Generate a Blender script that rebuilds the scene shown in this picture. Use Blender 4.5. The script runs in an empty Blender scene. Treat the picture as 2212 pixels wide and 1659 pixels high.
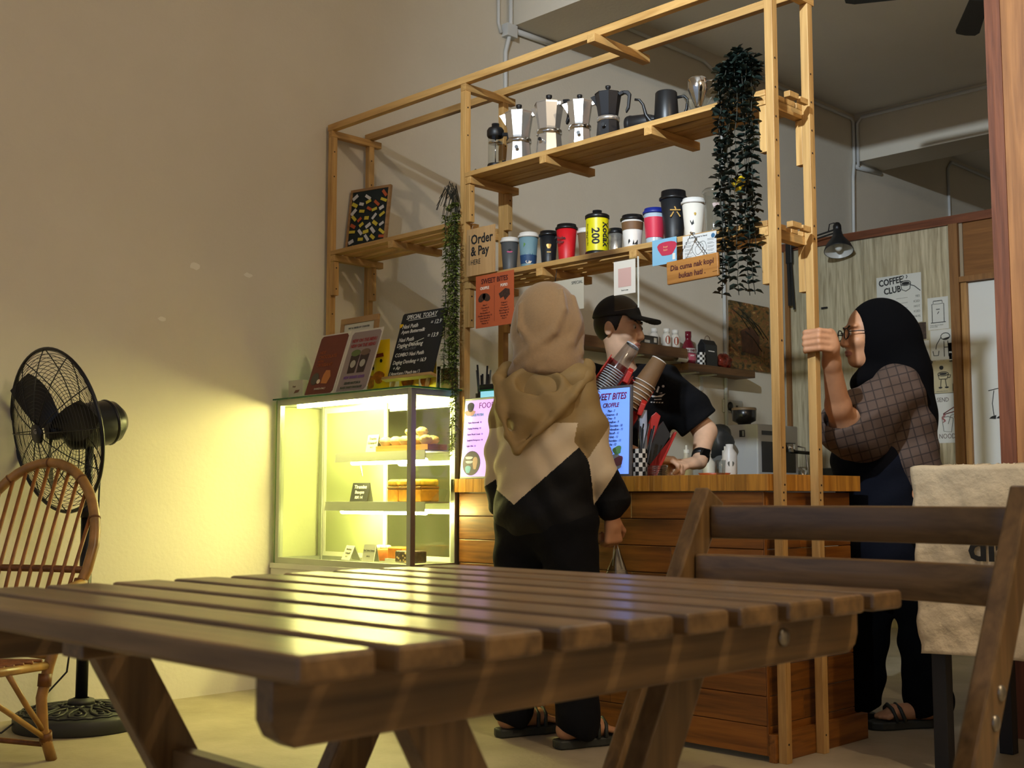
import bpy, bmesh, math, random
import numpy as np
from mathutils import Vector, Matrix, Euler
random.seed(7)
rng = np.random.default_rng(7)
SC = bpy.context.scene
COL = SC.collection
PI = math.pi

# ------------------------------------------------------------------ camera, world, lights, exposure
FPX, PITCH, YAW = 2621.9, math.radians(5.376), math.radians(45.02)
cam_d = bpy.data.cameras.new('camera')
cam = bpy.data.objects.new('camera', cam_d)
COL.objects.link(cam)
cam.location = (4.6564, -3.3857, 0.8366)
cam.rotation_euler = (PI / 2 + PITCH, 0.0, YAW)
cam_d.sensor_fit = 'HORIZONTAL'
cam_d.sensor_width = 36.0
cam_d.lens = 36.0 * FPX / 2212.0
cam_d.clip_start = 0.05
cam_d.clip_end = 60
cam_d.dof.use_dof = True
cam_d.dof.focus_distance = 4.2
cam_d.dof.aperture_fstop = 11.0
SC.camera = cam

world = bpy.data.worlds.new('night')
world.use_nodes = True
SC.world = world
world.node_tree.nodes['Background'].inputs[0].default_value = (0.70, 0.80, 1.0, 1)
world.node_tree.nodes['Background'].inputs[1].default_value = 0.38

def lamp(name, kind, loc, power, color, size=0.1, rot=(0, 0, 0), size_y=None, spot=None, blend=0.3):
    d = bpy.data.lights.new(name, kind)
    d.energy = power
    d.color = color
    if kind == 'AREA':
        d.shape = 'RECTANGLE'
        d.size = size
        d.size_y = size_y or size
    elif kind == 'SPOT':
        d.spot_size = spot
        d.spot_blend = blend
        d.shadow_soft_size = size
    else:
        d.shadow_soft_size = size
    o = bpy.data.objects.new(name, d)
    COL.objects.link(o)
    o.location = loc
    o.rotation_euler = rot
    return o

# lamps under the ceiling of the front bay: a cool track spot aimed at the kitchen, a warm bulb over the seats,
# and an orange bulb towards the street end
def aim(p, q):
    return (Vector(q) - Vector(p)).to_track_quat('-Z', 'Y').to_euler()
SP = (3.5, -3.3, 3.35)
lamp('cool_spot', 'SPOT', SP, 1000, (0.80, 0.91, 1.0), 0.04, aim(SP, (1.7, 4.0, 2.3)), spot=math.radians(64), blend=0.9)
lamp('warm_bulb', 'POINT', (5.5, -1.30, 3.50), 112, (1.0, 0.78, 0.54), 0.04)
lamp('orange_bulb', 'POINT', (2.6, -4.6, 3.1), 10, (1.0, 0.60, 0.36), 0.08)

SC.view_settings.view_transform = 'Standard'
SC.view_settings.look = 'None'
SC.view_settings.gamma = 1.0
SC.view_settings.use_curve_mapping = False
SC.view_settings.exposure = 0.0
SC.cycles.adaptive_threshold = 0.025
SC.cycles.max_bounces = 7
SC.cycles.diffuse_bounces = 4
SC.cycles.glossy_bounces = 3
SC.cycles.transmission_bounces = 4
SC.cycles.transparent_max_bounces = 16
SC.cycles.caustics_reflective = False
SC.cycles.caustics_refractive = False

# ------------------------------------------------------------------ materials
def lin(c):
    if isinstance(c, str):
        c = c.lstrip('#')
        c = [int(c[i:i + 2], 16) / 255 for i in (0, 2, 4)]
    return tuple((x / 12.92 if x <= 0.04045 else ((x + 0.055) / 1.055) ** 2.4) for x in c) + (1.0,)

MATS = {}
def base_mat(name):
    m = bpy.data.materials.new(name)
    m.use_nodes = True
    nt = m.node_tree
    return m, nt, nt.nodes['Principled BSDF']

def M(name, color='#888888', rough=0.5, metal=0.0, emit=None, estr=0.0, spec=None, noise=0.0, nscale=20.0, bump=0.0, bscale=60.0, coat=0.0, sheen=0.0, alpha=None):
    """plain coloured surface with optional fine colour variation and relief"""
    if name in MATS:
        return MATS[name]
    m, nt, b = base_mat(name)
    c = lin(color)
    b.inputs['Base Color'].default_value = c
    b.inputs['Roughness'].default_value = rough
    b.inputs['Metallic'].default_value = metal
    if spec is not None:
        b.inputs['Specular IOR Level'].default_value = spec
    if coat:
        b.inputs['Coat Weight'].default_value = coat
        b.inputs['Coat Roughness'].default_value = 0.15
    if sheen:
        b.inputs['Sheen Weight'].default_value = sheen
    if emit:
        b.inputs['Emission Color'].default_value = lin(emit)
        b.inputs['Emission Strength'].default_value = estr
    if noise or bump:
        tc = nt.nodes.new('ShaderNodeTexCoord')
    if noise:
        n = nt.nodes.new('ShaderNodeTexNoise')
        n.inputs['Scale'].default_value = nscale
        n.inputs['Detail'].default_value = 5
        nt.links.new(tc.outputs['Object'], n.inputs['Vector'])
        r = nt.nodes.new('ShaderNodeValToRGB')
        r.color_ramp.elements[0].position = 0.3
        r.color_ramp.elements[1].position = 0.7
        r.color_ramp.elements[0].color = tuple(x * (1 - noise) for x in c[:3]) + (1,)
        r.color_ramp.elements[1].color = tuple(min(1, x * (1 + noise)) for x in c[:3]) + (1,)
        nt.links.new(n.outputs['Fac'], r.inputs['Fac'])
        nt.links.new(r.outputs['Color'], b.inputs['Base Color'])
    if bump:
        n2 = nt.nodes.new('ShaderNodeTexNoise')
        n2.inputs['Scale'].default_value = bscale
        n2.inputs['Detail'].default_value = 4
        nt.links.new(tc.outputs['Object'], n2.inputs['Vector'])
        bp = nt.nodes.new('ShaderNodeBump')
        bp.inputs['Strength'].default_value = bump
        bp.inputs['Distance'].default_value = 0.01
        nt.links.new(n2.outputs['Fac'], bp.inputs['Height'])
        nt.links.new(bp.outputs['Normal'], b.inputs['Normal'])
    MATS[name] = m
    return m

def WOOD(name, light, dark, axis='x', scale=1.0, rough=0.5, vary=0.18, coat=0.0, knots=0.0, contrast=1.0):
    """timber with stretched grain along an axis; each board differs a little"""
    key = name + '_' + axis
    if key in MATS:
        return MATS[key]
    m, nt, b = base_mat(key)
    N, Lk = nt.nodes.new, nt.links.new
    tc = N('ShaderNodeTexCoord')
    oi = N('ShaderNodeObjectInfo')
    sc = {'x': (0.9, 14, 14), 'y': (14, 0.9, 14), 'z': (14, 14, 0.9)}[axis]
    mp = N('ShaderNodeMapping')
    mp.inputs['Scale'].default_value = tuple(s * scale for s in sc)
    Lk(tc.outputs['Object'], mp.inputs['Vector'])
    mul = N('ShaderNodeMath')
    mul.operation = 'MULTIPLY'
    mul.inputs[1].default_value = 37.0
    Lk(oi.outputs['Random'], mul.inputs[0])
    cmb = N('ShaderNodeCombineXYZ')
    for i in range(3):
        Lk(mul.outputs[0], cmb.inputs[i])
    Lk(cmb.outputs[0], mp.inputs['Location'])
    n1 = N('ShaderNodeTexNoise')
    n1.inputs['Scale'].default_value = 2.2
    n1.inputs['Detail'].default_value = 7
    n1.inputs['Distortion'].default_value = 1.1
    Lk(mp.outputs[0], n1.inputs['Vector'])
    n2 = N('ShaderNodeTexNoise')
    n2.inputs['Scale'].default_value = 9.0
    n2.inputs['Detail'].default_value = 3
    Lk(mp.outputs[0], n2.inputs['Vector'])
    mx = N('ShaderNodeMath')
    mx.operation = 'MULTIPLY_ADD'
    mx.inputs[1].default_value = 0.35
    Lk(n2.outputs['Fac'], mx.inputs[0])
    Lk(n1.outputs['Fac'], mx.inputs[2])
    r = N('ShaderNodeValToRGB')
    r.color_ramp.elements[0].position = 0.62 - 0.22 * contrast
    r.color_ramp.elements[1].position = 0.72 + 0.12 / contrast
    r.color_ramp.elements[0].color = lin(dark)
    r.color_ramp.elements[1].color = lin(light)
    Lk(mx.outputs[0], r.inputs['Fac'])
    hsv = N('ShaderNodeHueSaturation')
    mr = N('ShaderNodeMapRange')
    mr.inputs['To Min'].default_value = 1 - vary
    mr.inputs['To Max'].default_value = 1 + vary
    Lk(oi.outputs['Random'], mr.inputs['Value'])
    Lk(mr.outputs[0], hsv.inputs['Value'])
    Lk(r.outputs['Color'], hsv.inputs['Color'])
    out = hsv.outputs['Color']
    if knots:
        v = N('ShaderNodeTexVoronoi')
        v.inputs['Scale'].default_value = knots
        mp2 = N('ShaderNodeMapping')
        mp2.inputs['Scale'].default_value = {'x': (0.35, 1, 1), 'y': (1, 0.35, 1), 'z': (1, 1, 0.35)}[axis]
        Lk(tc.outputs['Object'], mp2.inputs['Vector'])
        Lk(cmb.outputs[0], mp2.inputs['Location'])
        Lk(mp2.outputs[0], v.inputs['Vector'])
        kr = N('ShaderNodeValToRGB')
        kr.color_ramp.elements[0].position = 0.06
        kr.color_ramp.elements[1].position = 0.16
        kr.color_ramp.elements[0].color = (0.12, 0.07, 0.04, 1)
        kr.color_ramp.elements[1].color = (1, 1, 1, 1)
        Lk(v.outputs['Distance'], kr.inputs['Fac'])
        mm = N('ShaderNodeMixRGB')
        mm.blend_type = 'MULTIPLY'
        mm.inputs[0].default_value = 0.85
        Lk(out, mm.inputs[1])
        Lk(kr.outputs['Color'], mm.inputs[2])
        out = mm.outputs['Color']
    Lk(out, b.inputs['Base Color'])
    b.inputs['Roughness'].default_value = rough
    if coat:
        b.inputs['Coat Weight'].default_value = coat
        b.inputs['Coat Roughness'].default_value = 0.18
    bp = N('ShaderNodeBump')
    bp.inputs['Strength'].default_value = 0.25
    bp.inputs['Distance'].default_value = 0.002
    Lk(mx.outputs[0], bp.inputs['Height'])
    Lk(bp.outputs['Normal'], b.inputs['Normal'])
    MATS[key] = m
    return m

def GLASS(name, tint='#ffffff', gloss=0.08, rough=0.02):
    """thin clear pane: see-through with a mirror sheen by angle"""
    if name in MATS:
        return MATS[name]
    m = bpy.data.materials.new(name)
    m.use_nodes = True
    nt = m.node_tree
    nt.nodes.remove(nt.nodes['Principled BSDF'])
    t = nt.nodes.new('ShaderNodeBsdfTransparent')
    t.inputs[0].default_value = lin(tint)
    g = nt.nodes.new('ShaderNodeBsdfGlossy')
    g.inputs['Roughness'].default_value = rough
    f = nt.nodes.new('ShaderNodeLayerWeight')
    f.inputs[0].default_value = 0.5
    pw = nt.nodes.new('ShaderNodeMath')
    pw.operation = 'POWER'
    pw.inputs[1].default_value = 5.0
    nt.links.new(f.outputs['Facing'], pw.inputs[0])
    a = nt.nodes.new('ShaderNodeMath')
    a.operation = 'MULTIPLY_ADD'
    a.inputs[1].default_value = 0.6
    a.inputs[2].default_value = gloss * 0.5
    a.use_clamp = True
    nt.links.new(pw.outputs[0], a.inputs[0])
    mx = nt.nodes.new('ShaderNodeMixShader')
    nt.links.new(a.outputs[0], mx.inputs[0])
    nt.links.new(t.outputs[0], mx.inputs[1])
    nt.links.new(g.outputs[0], mx.inputs[2])
    nt.links.new(mx.outputs[0], nt.nodes['Material Output'].inputs[0])
    MATS[name] = m
    return m

# ------------------------------------------------------------------ mesh helpers
def frame_of(d):
    d = Vector(d).normalized()
    a = Vector((0, 0, 1)) if abs(d.z) < 0.9 else Vector((1, 0, 0))
    u = d.cross(a).normalized()
    return u, d.cross(u).normalized()

class MB:
    """collects shapes, then links them as one mesh object"""
    def __init__(self, smooth=False):
        self.v, self.f, self.mi, self.sm, self.smooth = [], [], [], [], smooth
        self.X = None
    def add(self, vs, fs, mat=0, smooth=None):
        o = len(self.v)
        for p in vs:
            p = Vector(p)
            self.v.append(tuple(self.X @ p) if self.X else tuple(p))
        for f in fs:
            self.f.append(tuple(o + i for i in f))
            self.mi.append(mat)
            self.sm.append(self.smooth if smooth is None else smooth)
        return self
    def box(self, x0, x1, y0, y1, z0, z1, mat=0):
        vs = [(x, y, z) for x in (x0, x1) for y in (y0, y1) for z in (z0, z1)]
        return self.add(vs, [(0, 1, 3, 2), (4, 6, 7, 5), (0, 4, 5, 1), (2, 3, 7, 6), (0, 2, 6, 4), (1, 5, 7, 3)], mat, False)
    def bar(self, p, q, w, t, up=(0, 0, 1), mat=0):
        """straight bar of section w (sideways) x t (along up)"""
        p, q, up = Vector(p), Vector(q), Vector(up)
        d = (q - p).normalized()
        s = d.cross(up).normalized() * (w / 2)
        u = s.cross(d).normalized() * (t / 2)
        vs = [a + i * s + j * u for a in (p, q) for i in (-1, 1) for j in (-1, 1)]
        return self.add(vs, [(0, 2, 3, 1), (4, 5, 7, 6), (0, 1, 5, 4), (2, 6, 7, 3), (0, 4, 6, 2), (1, 3, 7, 5)], mat, False)
    def cyl(self, p, q, r0, r1=None, n=16, mat=0, caps=True, smooth=True):
        r1 = r0 if r1 is None else r1
        p, q = Vector(p), Vector(q)
        u, w = frame_of(q - p)
        vs, fs = [], []
        for a, r in ((p, r0), (q, r1)):
            for i in range(n):
                t = 2 * PI * i / n
                vs.append(a + (u * math.cos(t) + w * math.sin(t)) * r)
        for i in range(n):
            j = (i + 1) % n
            fs.append((i, i + n, j + n, j))
        self.add(vs, fs, mat, smooth)
        if caps:
            o = len(self.v) - 2 * n
            for f in (tuple(range(n)), tuple(range(2 * n - 1, n - 1, -1))):
                self.f.append(tuple(o + i for i in f))
                self.mi.append(mat)
                self.sm.append(False)
        return self
    def lathe(self, prof, n=24, c=(0, 0, 0), mat=0, smooth=True, a0=0.0, sq=(1, 1)):
        vs, fs = [], []
        for r, z in prof:
            for i in range(n):
                t = 2 * PI * i / n + a0
                vs.append((c[0] + r * math.cos(t) * sq[0], c[1] + r * math.sin(t) * sq[1], c[2] + z))
        for k in range(len(prof) - 1):
            for i in range(n):
                j = (i + 1) % n
                fs.append((k * n + i, k * n + j, (k + 1) * n + j, (k + 1) * n + i))
        return self.add(vs, fs, mat, smooth)
    def tube(self, pts, r, n=8, mat=0, closed=False, caps=True):
        pts = [Vector(p) for p in pts]
        m = len(pts)
        rs = r if isinstance(r, (list, tuple)) else [r] * m
        vs, fs = [], []
        pu = None
        for i, p in enumerate(pts):
            a = pts[i - 1] if (i > 0 or closed) else p
            b = pts[(i + 1) % m] if (i < m - 1 or closed) else p
            d = (b - a).normalized()
            if pu is None:
                u, w = frame_of(d)
            else:
                u = (pu - d * pu.dot(d)).normalized()
                w = d.cross(u)
            pu = u
            for k in range(n):
                t = 2 * PI * k / n
                vs.append(p + (u * math.cos(t) + w * math.sin(t)) * rs[i])
        for i in range(m if closed else m - 1):
            i2 = (i + 1) % m
            for k in range(n):
                j = (k + 1) % n
                fs.append((i * n + k, i * n + j, i2 * n + j, i2 * n + k))
        if caps and not closed:
            fs.append(tuple(range(n - 1, -1, -1)))
            fs.append(tuple((m - 1) * n + k for k in range(n)))
        return self.add(vs, fs, mat, True)
    def prism(self, poly, t, O=(0, 0, 0), U=(1, 0, 0), V=(0, 0, 1), mat=0):
        """polygon in the plane O+U,V thickened by t to both sides"""
        O, U, V = Vector(O), Vector(U), Vector(V)
        Nn = U.cross(V).normalized() * (t / 2)
        n = len(poly)
        vs = [O + U * a + V * b - Nn for a, b in poly] + [O + U * a + V * b + Nn for a, b in poly]
        fs = [tuple(range(n - 1, -1, -1)), tuple(range(n, 2 * n))]
        fs += [(i, (i + 1) % n, n + (i + 1) % n, n + i) for i in range(n)]
        return self.add(vs, fs, mat, False)
    def ball(self, c, r, n=12, mat=0):
        rr = r if isinstance(r, (tuple, list)) else (r, r, r)
        vs, fs = [], []
        for k in range(n + 1):
            ph = PI * k / n
            for i in range(2 * n):
                t = PI * i / n
                vs.append((c[0] + rr[0] * math.sin(ph) * math.cos(t), c[1] + rr[1] * math.sin(ph) * math.sin(t), c[2] + rr[2] * math.cos(ph)))
        for k in range(n):
            for i in range(2 * n):
                j = (i + 1) % (2 * n)
                fs.append((k * 2 * n + i, (k + 1) * 2 * n + i, (k + 1) * 2 * n + j, k * 2 * n + j))
        return self.add(vs, fs, mat, True)
    def build(self, name, mats, parent=None, world=False, bevel=0.0, loc=None, rot=None):
        me = bpy.data.meshes.new(name)
        vs = self.v
        if world and parent is not None:
            L = parent.location
            vs = [(a - L.x, b - L.y, c - L.z) for a, b, c in vs]
        me.from_pydata(vs, [], self.f)
        for m in (mats if isinstance(mats, (list, tuple)) else [mats]):
            me.materials.append(m)
        me.polygons.foreach_set('material_index', self.mi)
        me.polygons.foreach_set('use_smooth', self.sm)
        me.update()
        return link(me, name, parent, bevel, loc, rot)

def link(me, name, parent=None, bevel=0.0, loc=None, rot=None):
    o = bpy.data.objects.new(name, me)
    COL.objects.link(o)
    if parent is not None:
        o.parent = parent
    if loc is not None:
        o.location = loc
    if rot is not None:
        o.rotation_euler = rot
    if bevel:
        b = o.modifiers.new('edge', 'BEVEL')
        b.width = bevel
        b.segments = 2
        b.limit_method = 'ANGLE'
        b.angle_limit = 0.7
    return o

def tag(o, label, cat, group=None, kind=None):
    o['label'] = label
    o['category'] = cat
    if group:
        o['group'] = group
    if kind:
        o['kind'] = kind
    return o

def T(name, label, cat, loc=(0, 0, 0), rz=0.0, group=None, rot=None):
    """an Empty at a thing's base that parents its parts"""
    o = bpy.data.objects.new(name, None)
    o.empty_display_size = 0.05
    COL.objects.link(o)
    o.location = loc
    o.rotation_euler = rot if rot else (0, 0, rz)
    return tag(o, label, cat, group)

def struct(o):
    o['kind'] = 'structure'
    return o

def dup(root, loc, rot=None, label=None, parent=None):
    r = root.copy()
    COL.objects.link(r)
    r.location = loc
    if rot is not None:
        r.rotation_euler = rot
    if parent is not None:
        r.parent = parent
    if label:
        r['label'] = label
    for ch in list(root.children):
        c = ch.copy()
        COL.objects.link(c)
        c.parent = r
        for g in list(ch.children):
            d = g.copy()
            COL.objects.link(d)
            d.parent = c
    return r

FRONT = (PI / 2, 0, 0)          # lettering that faces -Y
SIDE = (PI / 2, 0, PI / 2)      # lettering that faces +X
def text(s, size, mat, parent, loc, rot=FRONT, align='LEFT', bold=0.0, shear=0.0, sx=1.0, space=1.0, name='lettering'):
    c = bpy.data.curves.new(name, 'FONT')
    c.body = s
    c.size = size
    c.align_x = align
    c.extrude = 0.0004
    c.offset = bold
    c.shear = shear
    c.space_line = space
    c.resolution_u = 2
    tmp = bpy.data.objects.new(name, c)
    me = bpy.data.meshes.new_from_object(tmp)
    bpy.data.objects.remove(tmp)
    bpy.data.curves.remove(c)
    me.materials.clear()
    me.materials.append(mat)
    o = bpy.data.objects.new(name, me)
    COL.objects.link(o)
    o.parent = parent
    o.location = loc
    o.rotation_euler = rot
    o.scale = (sx, 1, 1)
    return o

# ------------------------------------------------------------------ soft-body modelling: distance fields turned into one skin
def smin(a, b, k):
    h = np.clip(0.5 + 0.5 * (b - a) / k, 0, 1)
    return b * (1 - h) + a * h - k * h * (1 - h)
def smax(a, b, k):
    return -smin(-a, -b, k)
def cap(P, a, b, ra, rb=None):
    rb = ra if rb is None else rb
    a, b = np.array(a, float), np.array(b, float)
    d = b - a
    t = np.clip(((P - a) @ d) / (d @ d), 0, 1)
    return np.linalg.norm(P - a - t[:, None] * d, axis=1) - (ra + (rb - ra) * t)
def ell(P, c, r, R=None):
    q = P - np.array(c, float)
    if R is not None:
        q = q @ np.array(R.to_3x3() if hasattr(R, 'to_3x3') else R)
    r = np.array(r, float)
    k0 = np.linalg.norm(q / r, axis=1)
    k1 = np.linalg.norm(q / (r * r), axis=1) + 1e-9
    return k0 * (k0 - 1) / k1
def chain(P, pts, k=0.02):
    """tapered limb through (x,y,z,r) joints"""
    d = None
    for p, q in zip(pts[:-1], pts[1:]):
        e = cap(P, p[:3], q[:3], p[3], q[3])
        d = e if d is None else smin(d, e, k)
    return d
def eul(x, y, z):
    return Euler((math.radians(x), math.radians(y), math.radians(z))).to_matrix()

def skin(fn, lo, hi, h):
    """surface nets over fn<0, evaluated finely only near the surface"""
    lo, hi = np.array(lo, float), np.array(hi, float)
    B = 6
    nb = np.ceil((hi - lo) / (h * B)).astype(int)
    n = nb * B + 1
    g = np.stack(np.meshgrid(*[lo[i] + h * B * (np.arange(nb[i]) + .5) for i in range(3)], indexing='ij'), -1).reshape(-1, 3)
    dc = fn(g).reshape(nb)
    D = np.ones(n)
    D[:-1, :-1, :-1] = np.repeat(np.repeat(np.repeat(dc, B, 0), B, 1), B, 2)
    near = np.argwhere(np.abs(dc) < h * B * 1.55)
    off = np.stack(np.meshgrid(*[np.arange(B)] * 3, indexing='ij'), -1).reshape(-1, 3)
    for i in range(0, len(near), 1500):
        q = (near[i:i + 1500, None, :] * B + off[None]).reshape(-1, 3)
        D[q[:, 0], q[:, 1], q[:, 2]] = fn(lo + h * q)
    D = np.where(np.abs(D) < 1e-9, 1e-9, D)
    c = n - 1
    ins = (D < 0)
    cn = np.zeros(c, np.int8)
    corner = [(i, j, k) for i in (0, 1) for j in (0, 1) for k in (0, 1)]
    for a in corner:
        cn += ins[a[0]:a[0] + c[0], a[1]:a[1] + c[1], a[2]:a[2] + c[2]]
    mask = (cn > 0) & (cn < 8)
    g = np.argwhere(mask)
    vals = [D[g[:, 0] + a[0], g[:, 1] + a[1], g[:, 2] + a[2]] for a in corner]
    acc = np.zeros((len(g), 3))
    cnt = np.zeros(len(g))
    for ia, a in enumerate(corner):
        for ax in range(3):
            if a[ax]:
                continue
            b = list(a)
            b[ax] = 1
            d0, d1 = vals[ia], vals[corner.index(tuple(b))]
            s = (d0 < 0) != (d1 < 0)
            t = np.where(s, d0 / np.where(s, d0 - d1, 1), 0)
            for x in range(3):
                acc[:, x] += np.where(s, a[x] + (t if x == ax else 0), 0)
            cnt += s
    idx = -np.ones(c, int)
    idx[mask] = np.arange(len(g))
    V = lo + h * (g + acc / cnt[:, None])
    Q = []
    for ax in range(3):
        o1, o2 = (ax + 1) % 3, (ax + 2) % 3
        sl0 = [slice(1, -1)] * 3
        sl1 = [slice(1, -1)] * 3
        sl0[ax] = slice(0, -1)
        sl1[ax] = slice(1, None)
        s0, s1 = D[tuple(sl0)] < 0, D[tuple(sl1)] < 0
        for flip in (False, True):
            w = np.argwhere((s0 & ~s1) if not flip else (~s0 & s1))
            if len(w) == 0:
                continue
            w = w.copy()
            w[:, o1] += 1
            w[:, o2] += 1
            def cell(a, b):
                q = w.copy()
                q[:, o1] -= a
                q[:, o2] -= b
                return idx[q[:, 0], q[:, 1], q[:, 2]]
            qd = np.stack([cell(1, 1), cell(0, 1), cell(0, 0), cell(1, 0)], 1)
            Q.append(qd[:, ::-1] if flip else qd)
    return V, np.concatenate(Q)

def skin_obj(name, fn, lo, hi, h, mats, parent=None, pick=None, loc=None, rot=None):
    V, Q = skin(fn, lo, hi, h)
    me = bpy.data.meshes.new(name)
    me.from_pydata(V.tolist(), [], Q.tolist())
    for m in (mats if isinstance(mats, (list, tuple)) else [mats]):
        me.materials.append(m)
    if pick is not None:
        ctr = V[Q].mean(1)
        me.polygons.foreach_set('material_index', pick(ctr).astype(np.int32))
    me.polygons.foreach_set('use_smooth', np.ones(len(Q), bool))
    me.update()
    return link(me, name, parent, 0, loc, rot)
# ------------------------------------------------------------------ the room
def plaster(name, color, patch, scale=0.6):
    m, nt, b = base_mat(name)
    N, Lk = nt.nodes.new, nt.links.new
    tc = N('ShaderNodeTexCoord')
    n = N('ShaderNodeTexNoise')
    n.inputs['Scale'].default_value = scale
    n.inputs['Detail'].default_value = 8
    n.inputs['Roughness'].default_value = 0.6
    Lk(tc.outputs['Object'], n.inputs['Vector'])
    r = N('ShaderNodeValToRGB')
    r.color_ramp.elements[0].position = 0.35
    r.color_ramp.elements[1].position = 0.68
    r.color_ramp.elements[0].color = lin(patch)
    r.color_ramp.elements[1].color = lin(color)
    Lk(n.outputs['Fac'], r.inputs['Fac'])
    Lk(r.outputs['Color'], b.inputs['Base Color'])
    b.inputs['Roughness'].default_value = 0.85
    n2 = N('ShaderNodeTexNoise')
    n2.inputs['Scale'].default_value = 55
    n2.inputs['Detail'].default_value = 6
    Lk(tc.outputs['Object'], n2.inputs['Vector'])
    bp = N('ShaderNodeBump')
    bp.inputs['Strength'].default_value = 0.12
    bp.inputs['Distance'].default_value = 0.01
    Lk(n2.outputs['Fac'], bp.inputs['Height'])
    Lk(bp.outputs['Normal'], b.inputs['Normal'])
    MATS[name] = m
    return m

m_wall = plaster('wall_plaster', '#ded7c8', '#d3cbba')
m_ceil = plaster('ceiling_plaster', '#efece6', '#e6e2da')
m_floor = plaster('concrete_floor', '#b3a78f', '#94886f', 2.2)
m_floor.node_tree.nodes['Principled BSDF'].inputs['Roughness'].default_value = 0.55

struct(MB().box(-0.3, 7.2, -6.2, 9.2, -0.15, 0).build('floor', m_floor))
wl = struct(MB().box(-0.2, 0, -6.2, 9.2, 0, 4.0).build('wall_left', m_wall))
struct(MB().box(0, 7.0, 9.0, 9.2, 0, 4.0).build('wall_back', m_wall))
struct(MB().box(7.0, 7.2, -6.2, 9.2, 0, 4.0).build('wall_right', m_wall))
struct(MB().box(-0.2, 7.2, -6.2, 9.2, 3.82, 4.0).build('ceiling', m_ceil))
struct(MB().box(0, 7.0, 1.255, 1.60, 3.46, 3.82).build('trim_1', m_wall))
struct(MB().box(0, 7.0, 5.05, 5.42, 3.443, 3.82).build('trim_2', m_wall))
# dabs of filler on the wall
m_put = M('filler', '#e9e4d8', 0.9)
for y, z, s in ((-0.683, 1.842, 0.03), (-0.414, 1.836, 0.022), (-0.831, 1.593, 0.018)):
    poly = [(s * (0.7 + 0.5 * random.random()) * math.cos(a), 0.55 * s * (0.7 + 0.5 * random.random()) * math.sin(a)) for a in np.linspace(0, 2 * PI, 11)[:-1]]
    MB().prism(poly, 0.0016, (0.0004, y, z), (0, 1, 0), (0, 0, 1)).build('filler_dab', m_put, wl)
# electric conduits on the wall
m_pvc = M('white_conduit', '#cfd1d0', 0.45)
def conduit(label, pts, r=0.012):
    o = MB().tube(pts, r, 10).build('conduit', m_pvc)
    tag(o, label, 'conduit', 'conduits on the wall')
    return o
X = 0.013
conduit('pale conduit running down the wall behind the coffee pot shelf below the near ceiling beam', [(X, 1.205, 1.2), (X, 1.205, 3.30), (X + .02, 1.225, 3.42), (X + .02, 1.225, 3.82)])
conduit('pale conduit bundled beside the near ceiling beam at its wall end', [(X, 1.17, 3.40), (X, 1.15, 3.45), (X, 1.15, 3.82)], 0.009)
conduit('pale conduit bent under the near ceiling beam along the wall', [(X + .01, 1.22, 3.435), (X + .01, 1.62, 3.443)], 0.016)
conduit('pale conduit dropping down the wall behind the right hanging plant', [(X, 3.25, 1.2), (X, 3.25, 3.60), (X, 3.22, 3.68), (X, 3.05, 3.735), (X, 1.62, 3.735)])
conduit('thin conduit following the top of the wall to the far beam', [(X, 3.27, 3.60), (X, 3.29, 3.72), (X, 3.40, 3.775), (X, 4.98, 3.775), (X, 5.01, 3.75), (X, 5.01, 3.44), (X + .01, 4.97, 3.30), (X, 4.96, 2.4)])
conduit('conduit along the top of the far beam under the ceiling', [(X + .02, 5.035, 3.40), (X + .02, 5.035, 3.74), (X + .06, 5.035, 3.785), (3.5, 5.035, 3.785)])
conduit('short conduit stub below the far beam', [(X, 5.02, 3.40), (X, 5.42, 3.425)], 0.018)
conduit('distant conduit on the wall beyond the far beam', [(X, 6.63, 1.5), (X, 6.63, 3.70), (X, 6.70, 3.77), (X, 8.9, 3.77)])
MB().box(0.002, 0.05, 1.185, 1.262, 3.385, 3.455).build('conduit_box', m_pvc, bpy.data.objects['conduit'])

# ------------------------------------------------------------------ plywood partition with doorway
m_ply = WOOD('plywood', '#c4b99c', '#8e8266', 'z', 1.3, 0.7, 0.05, contrast=.7)
m_red = WOOD('red_timber', '#7a4527', '#54290f', 'x', 1.0, 0.5, 0.08)
m_redz = WOOD('red_timber', '#7a4527', '#54290f', 'z', 1.0, 0.5, 0.08)
m_stud = WOOD('stud_timber', '#8d6234', '#6b451f', 'z', 1.0, 0.55, 0.1)
m_pan = WOOD('brown_panel', '#8a5c2c', '#6a4119', 'x', 0.8, 0.45, 0.05)
PY = 3.995
part = struct(MB().box(0.0, 0.62, PY, PY + .012, 0, 2.575).build('wall_partition', m_ply))
MB().box(0.6225, 1.232, PY, PY + .012, 0, 2.575).build('plywood_sheet', m_ply, part)
MB().box(0.0, 3.4, PY - .02, PY + .03, 2.577, 2.632).build('top_rail', m_red, part)
MB().box(0.018, 0.052, PY - .022, PY - .001, 0, 2.576).build('stud', m_stud, part)
MB().box(1.234, 1.292, PY - .03, PY + .03, 0, 2.576).build('stud', m_stud, part)
MB().box(2.20, 2.26, PY - .03, PY + .03, 0, 2.576).build('stud', m_stud, part)
MB().box(1.294, 1.315, PY - .005, PY + .01, 2.21, 2.576).build('stud', M('raw_board', '#9a8a72', 0.7), part)
MB().box(1.3175, 2.198, PY, PY + .012, 2.232, 2.576).build('door_header_panel', m_pan, part)
MB().box(1.294, 2.198, PY - .03, PY + .03, 2.195, 2.230).build('door_header', m_stud, part)
MB().box(2.262, 3.4, PY, PY + .012, 0, 2.576).build('plywood_sheet', m_ply, part)
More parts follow.
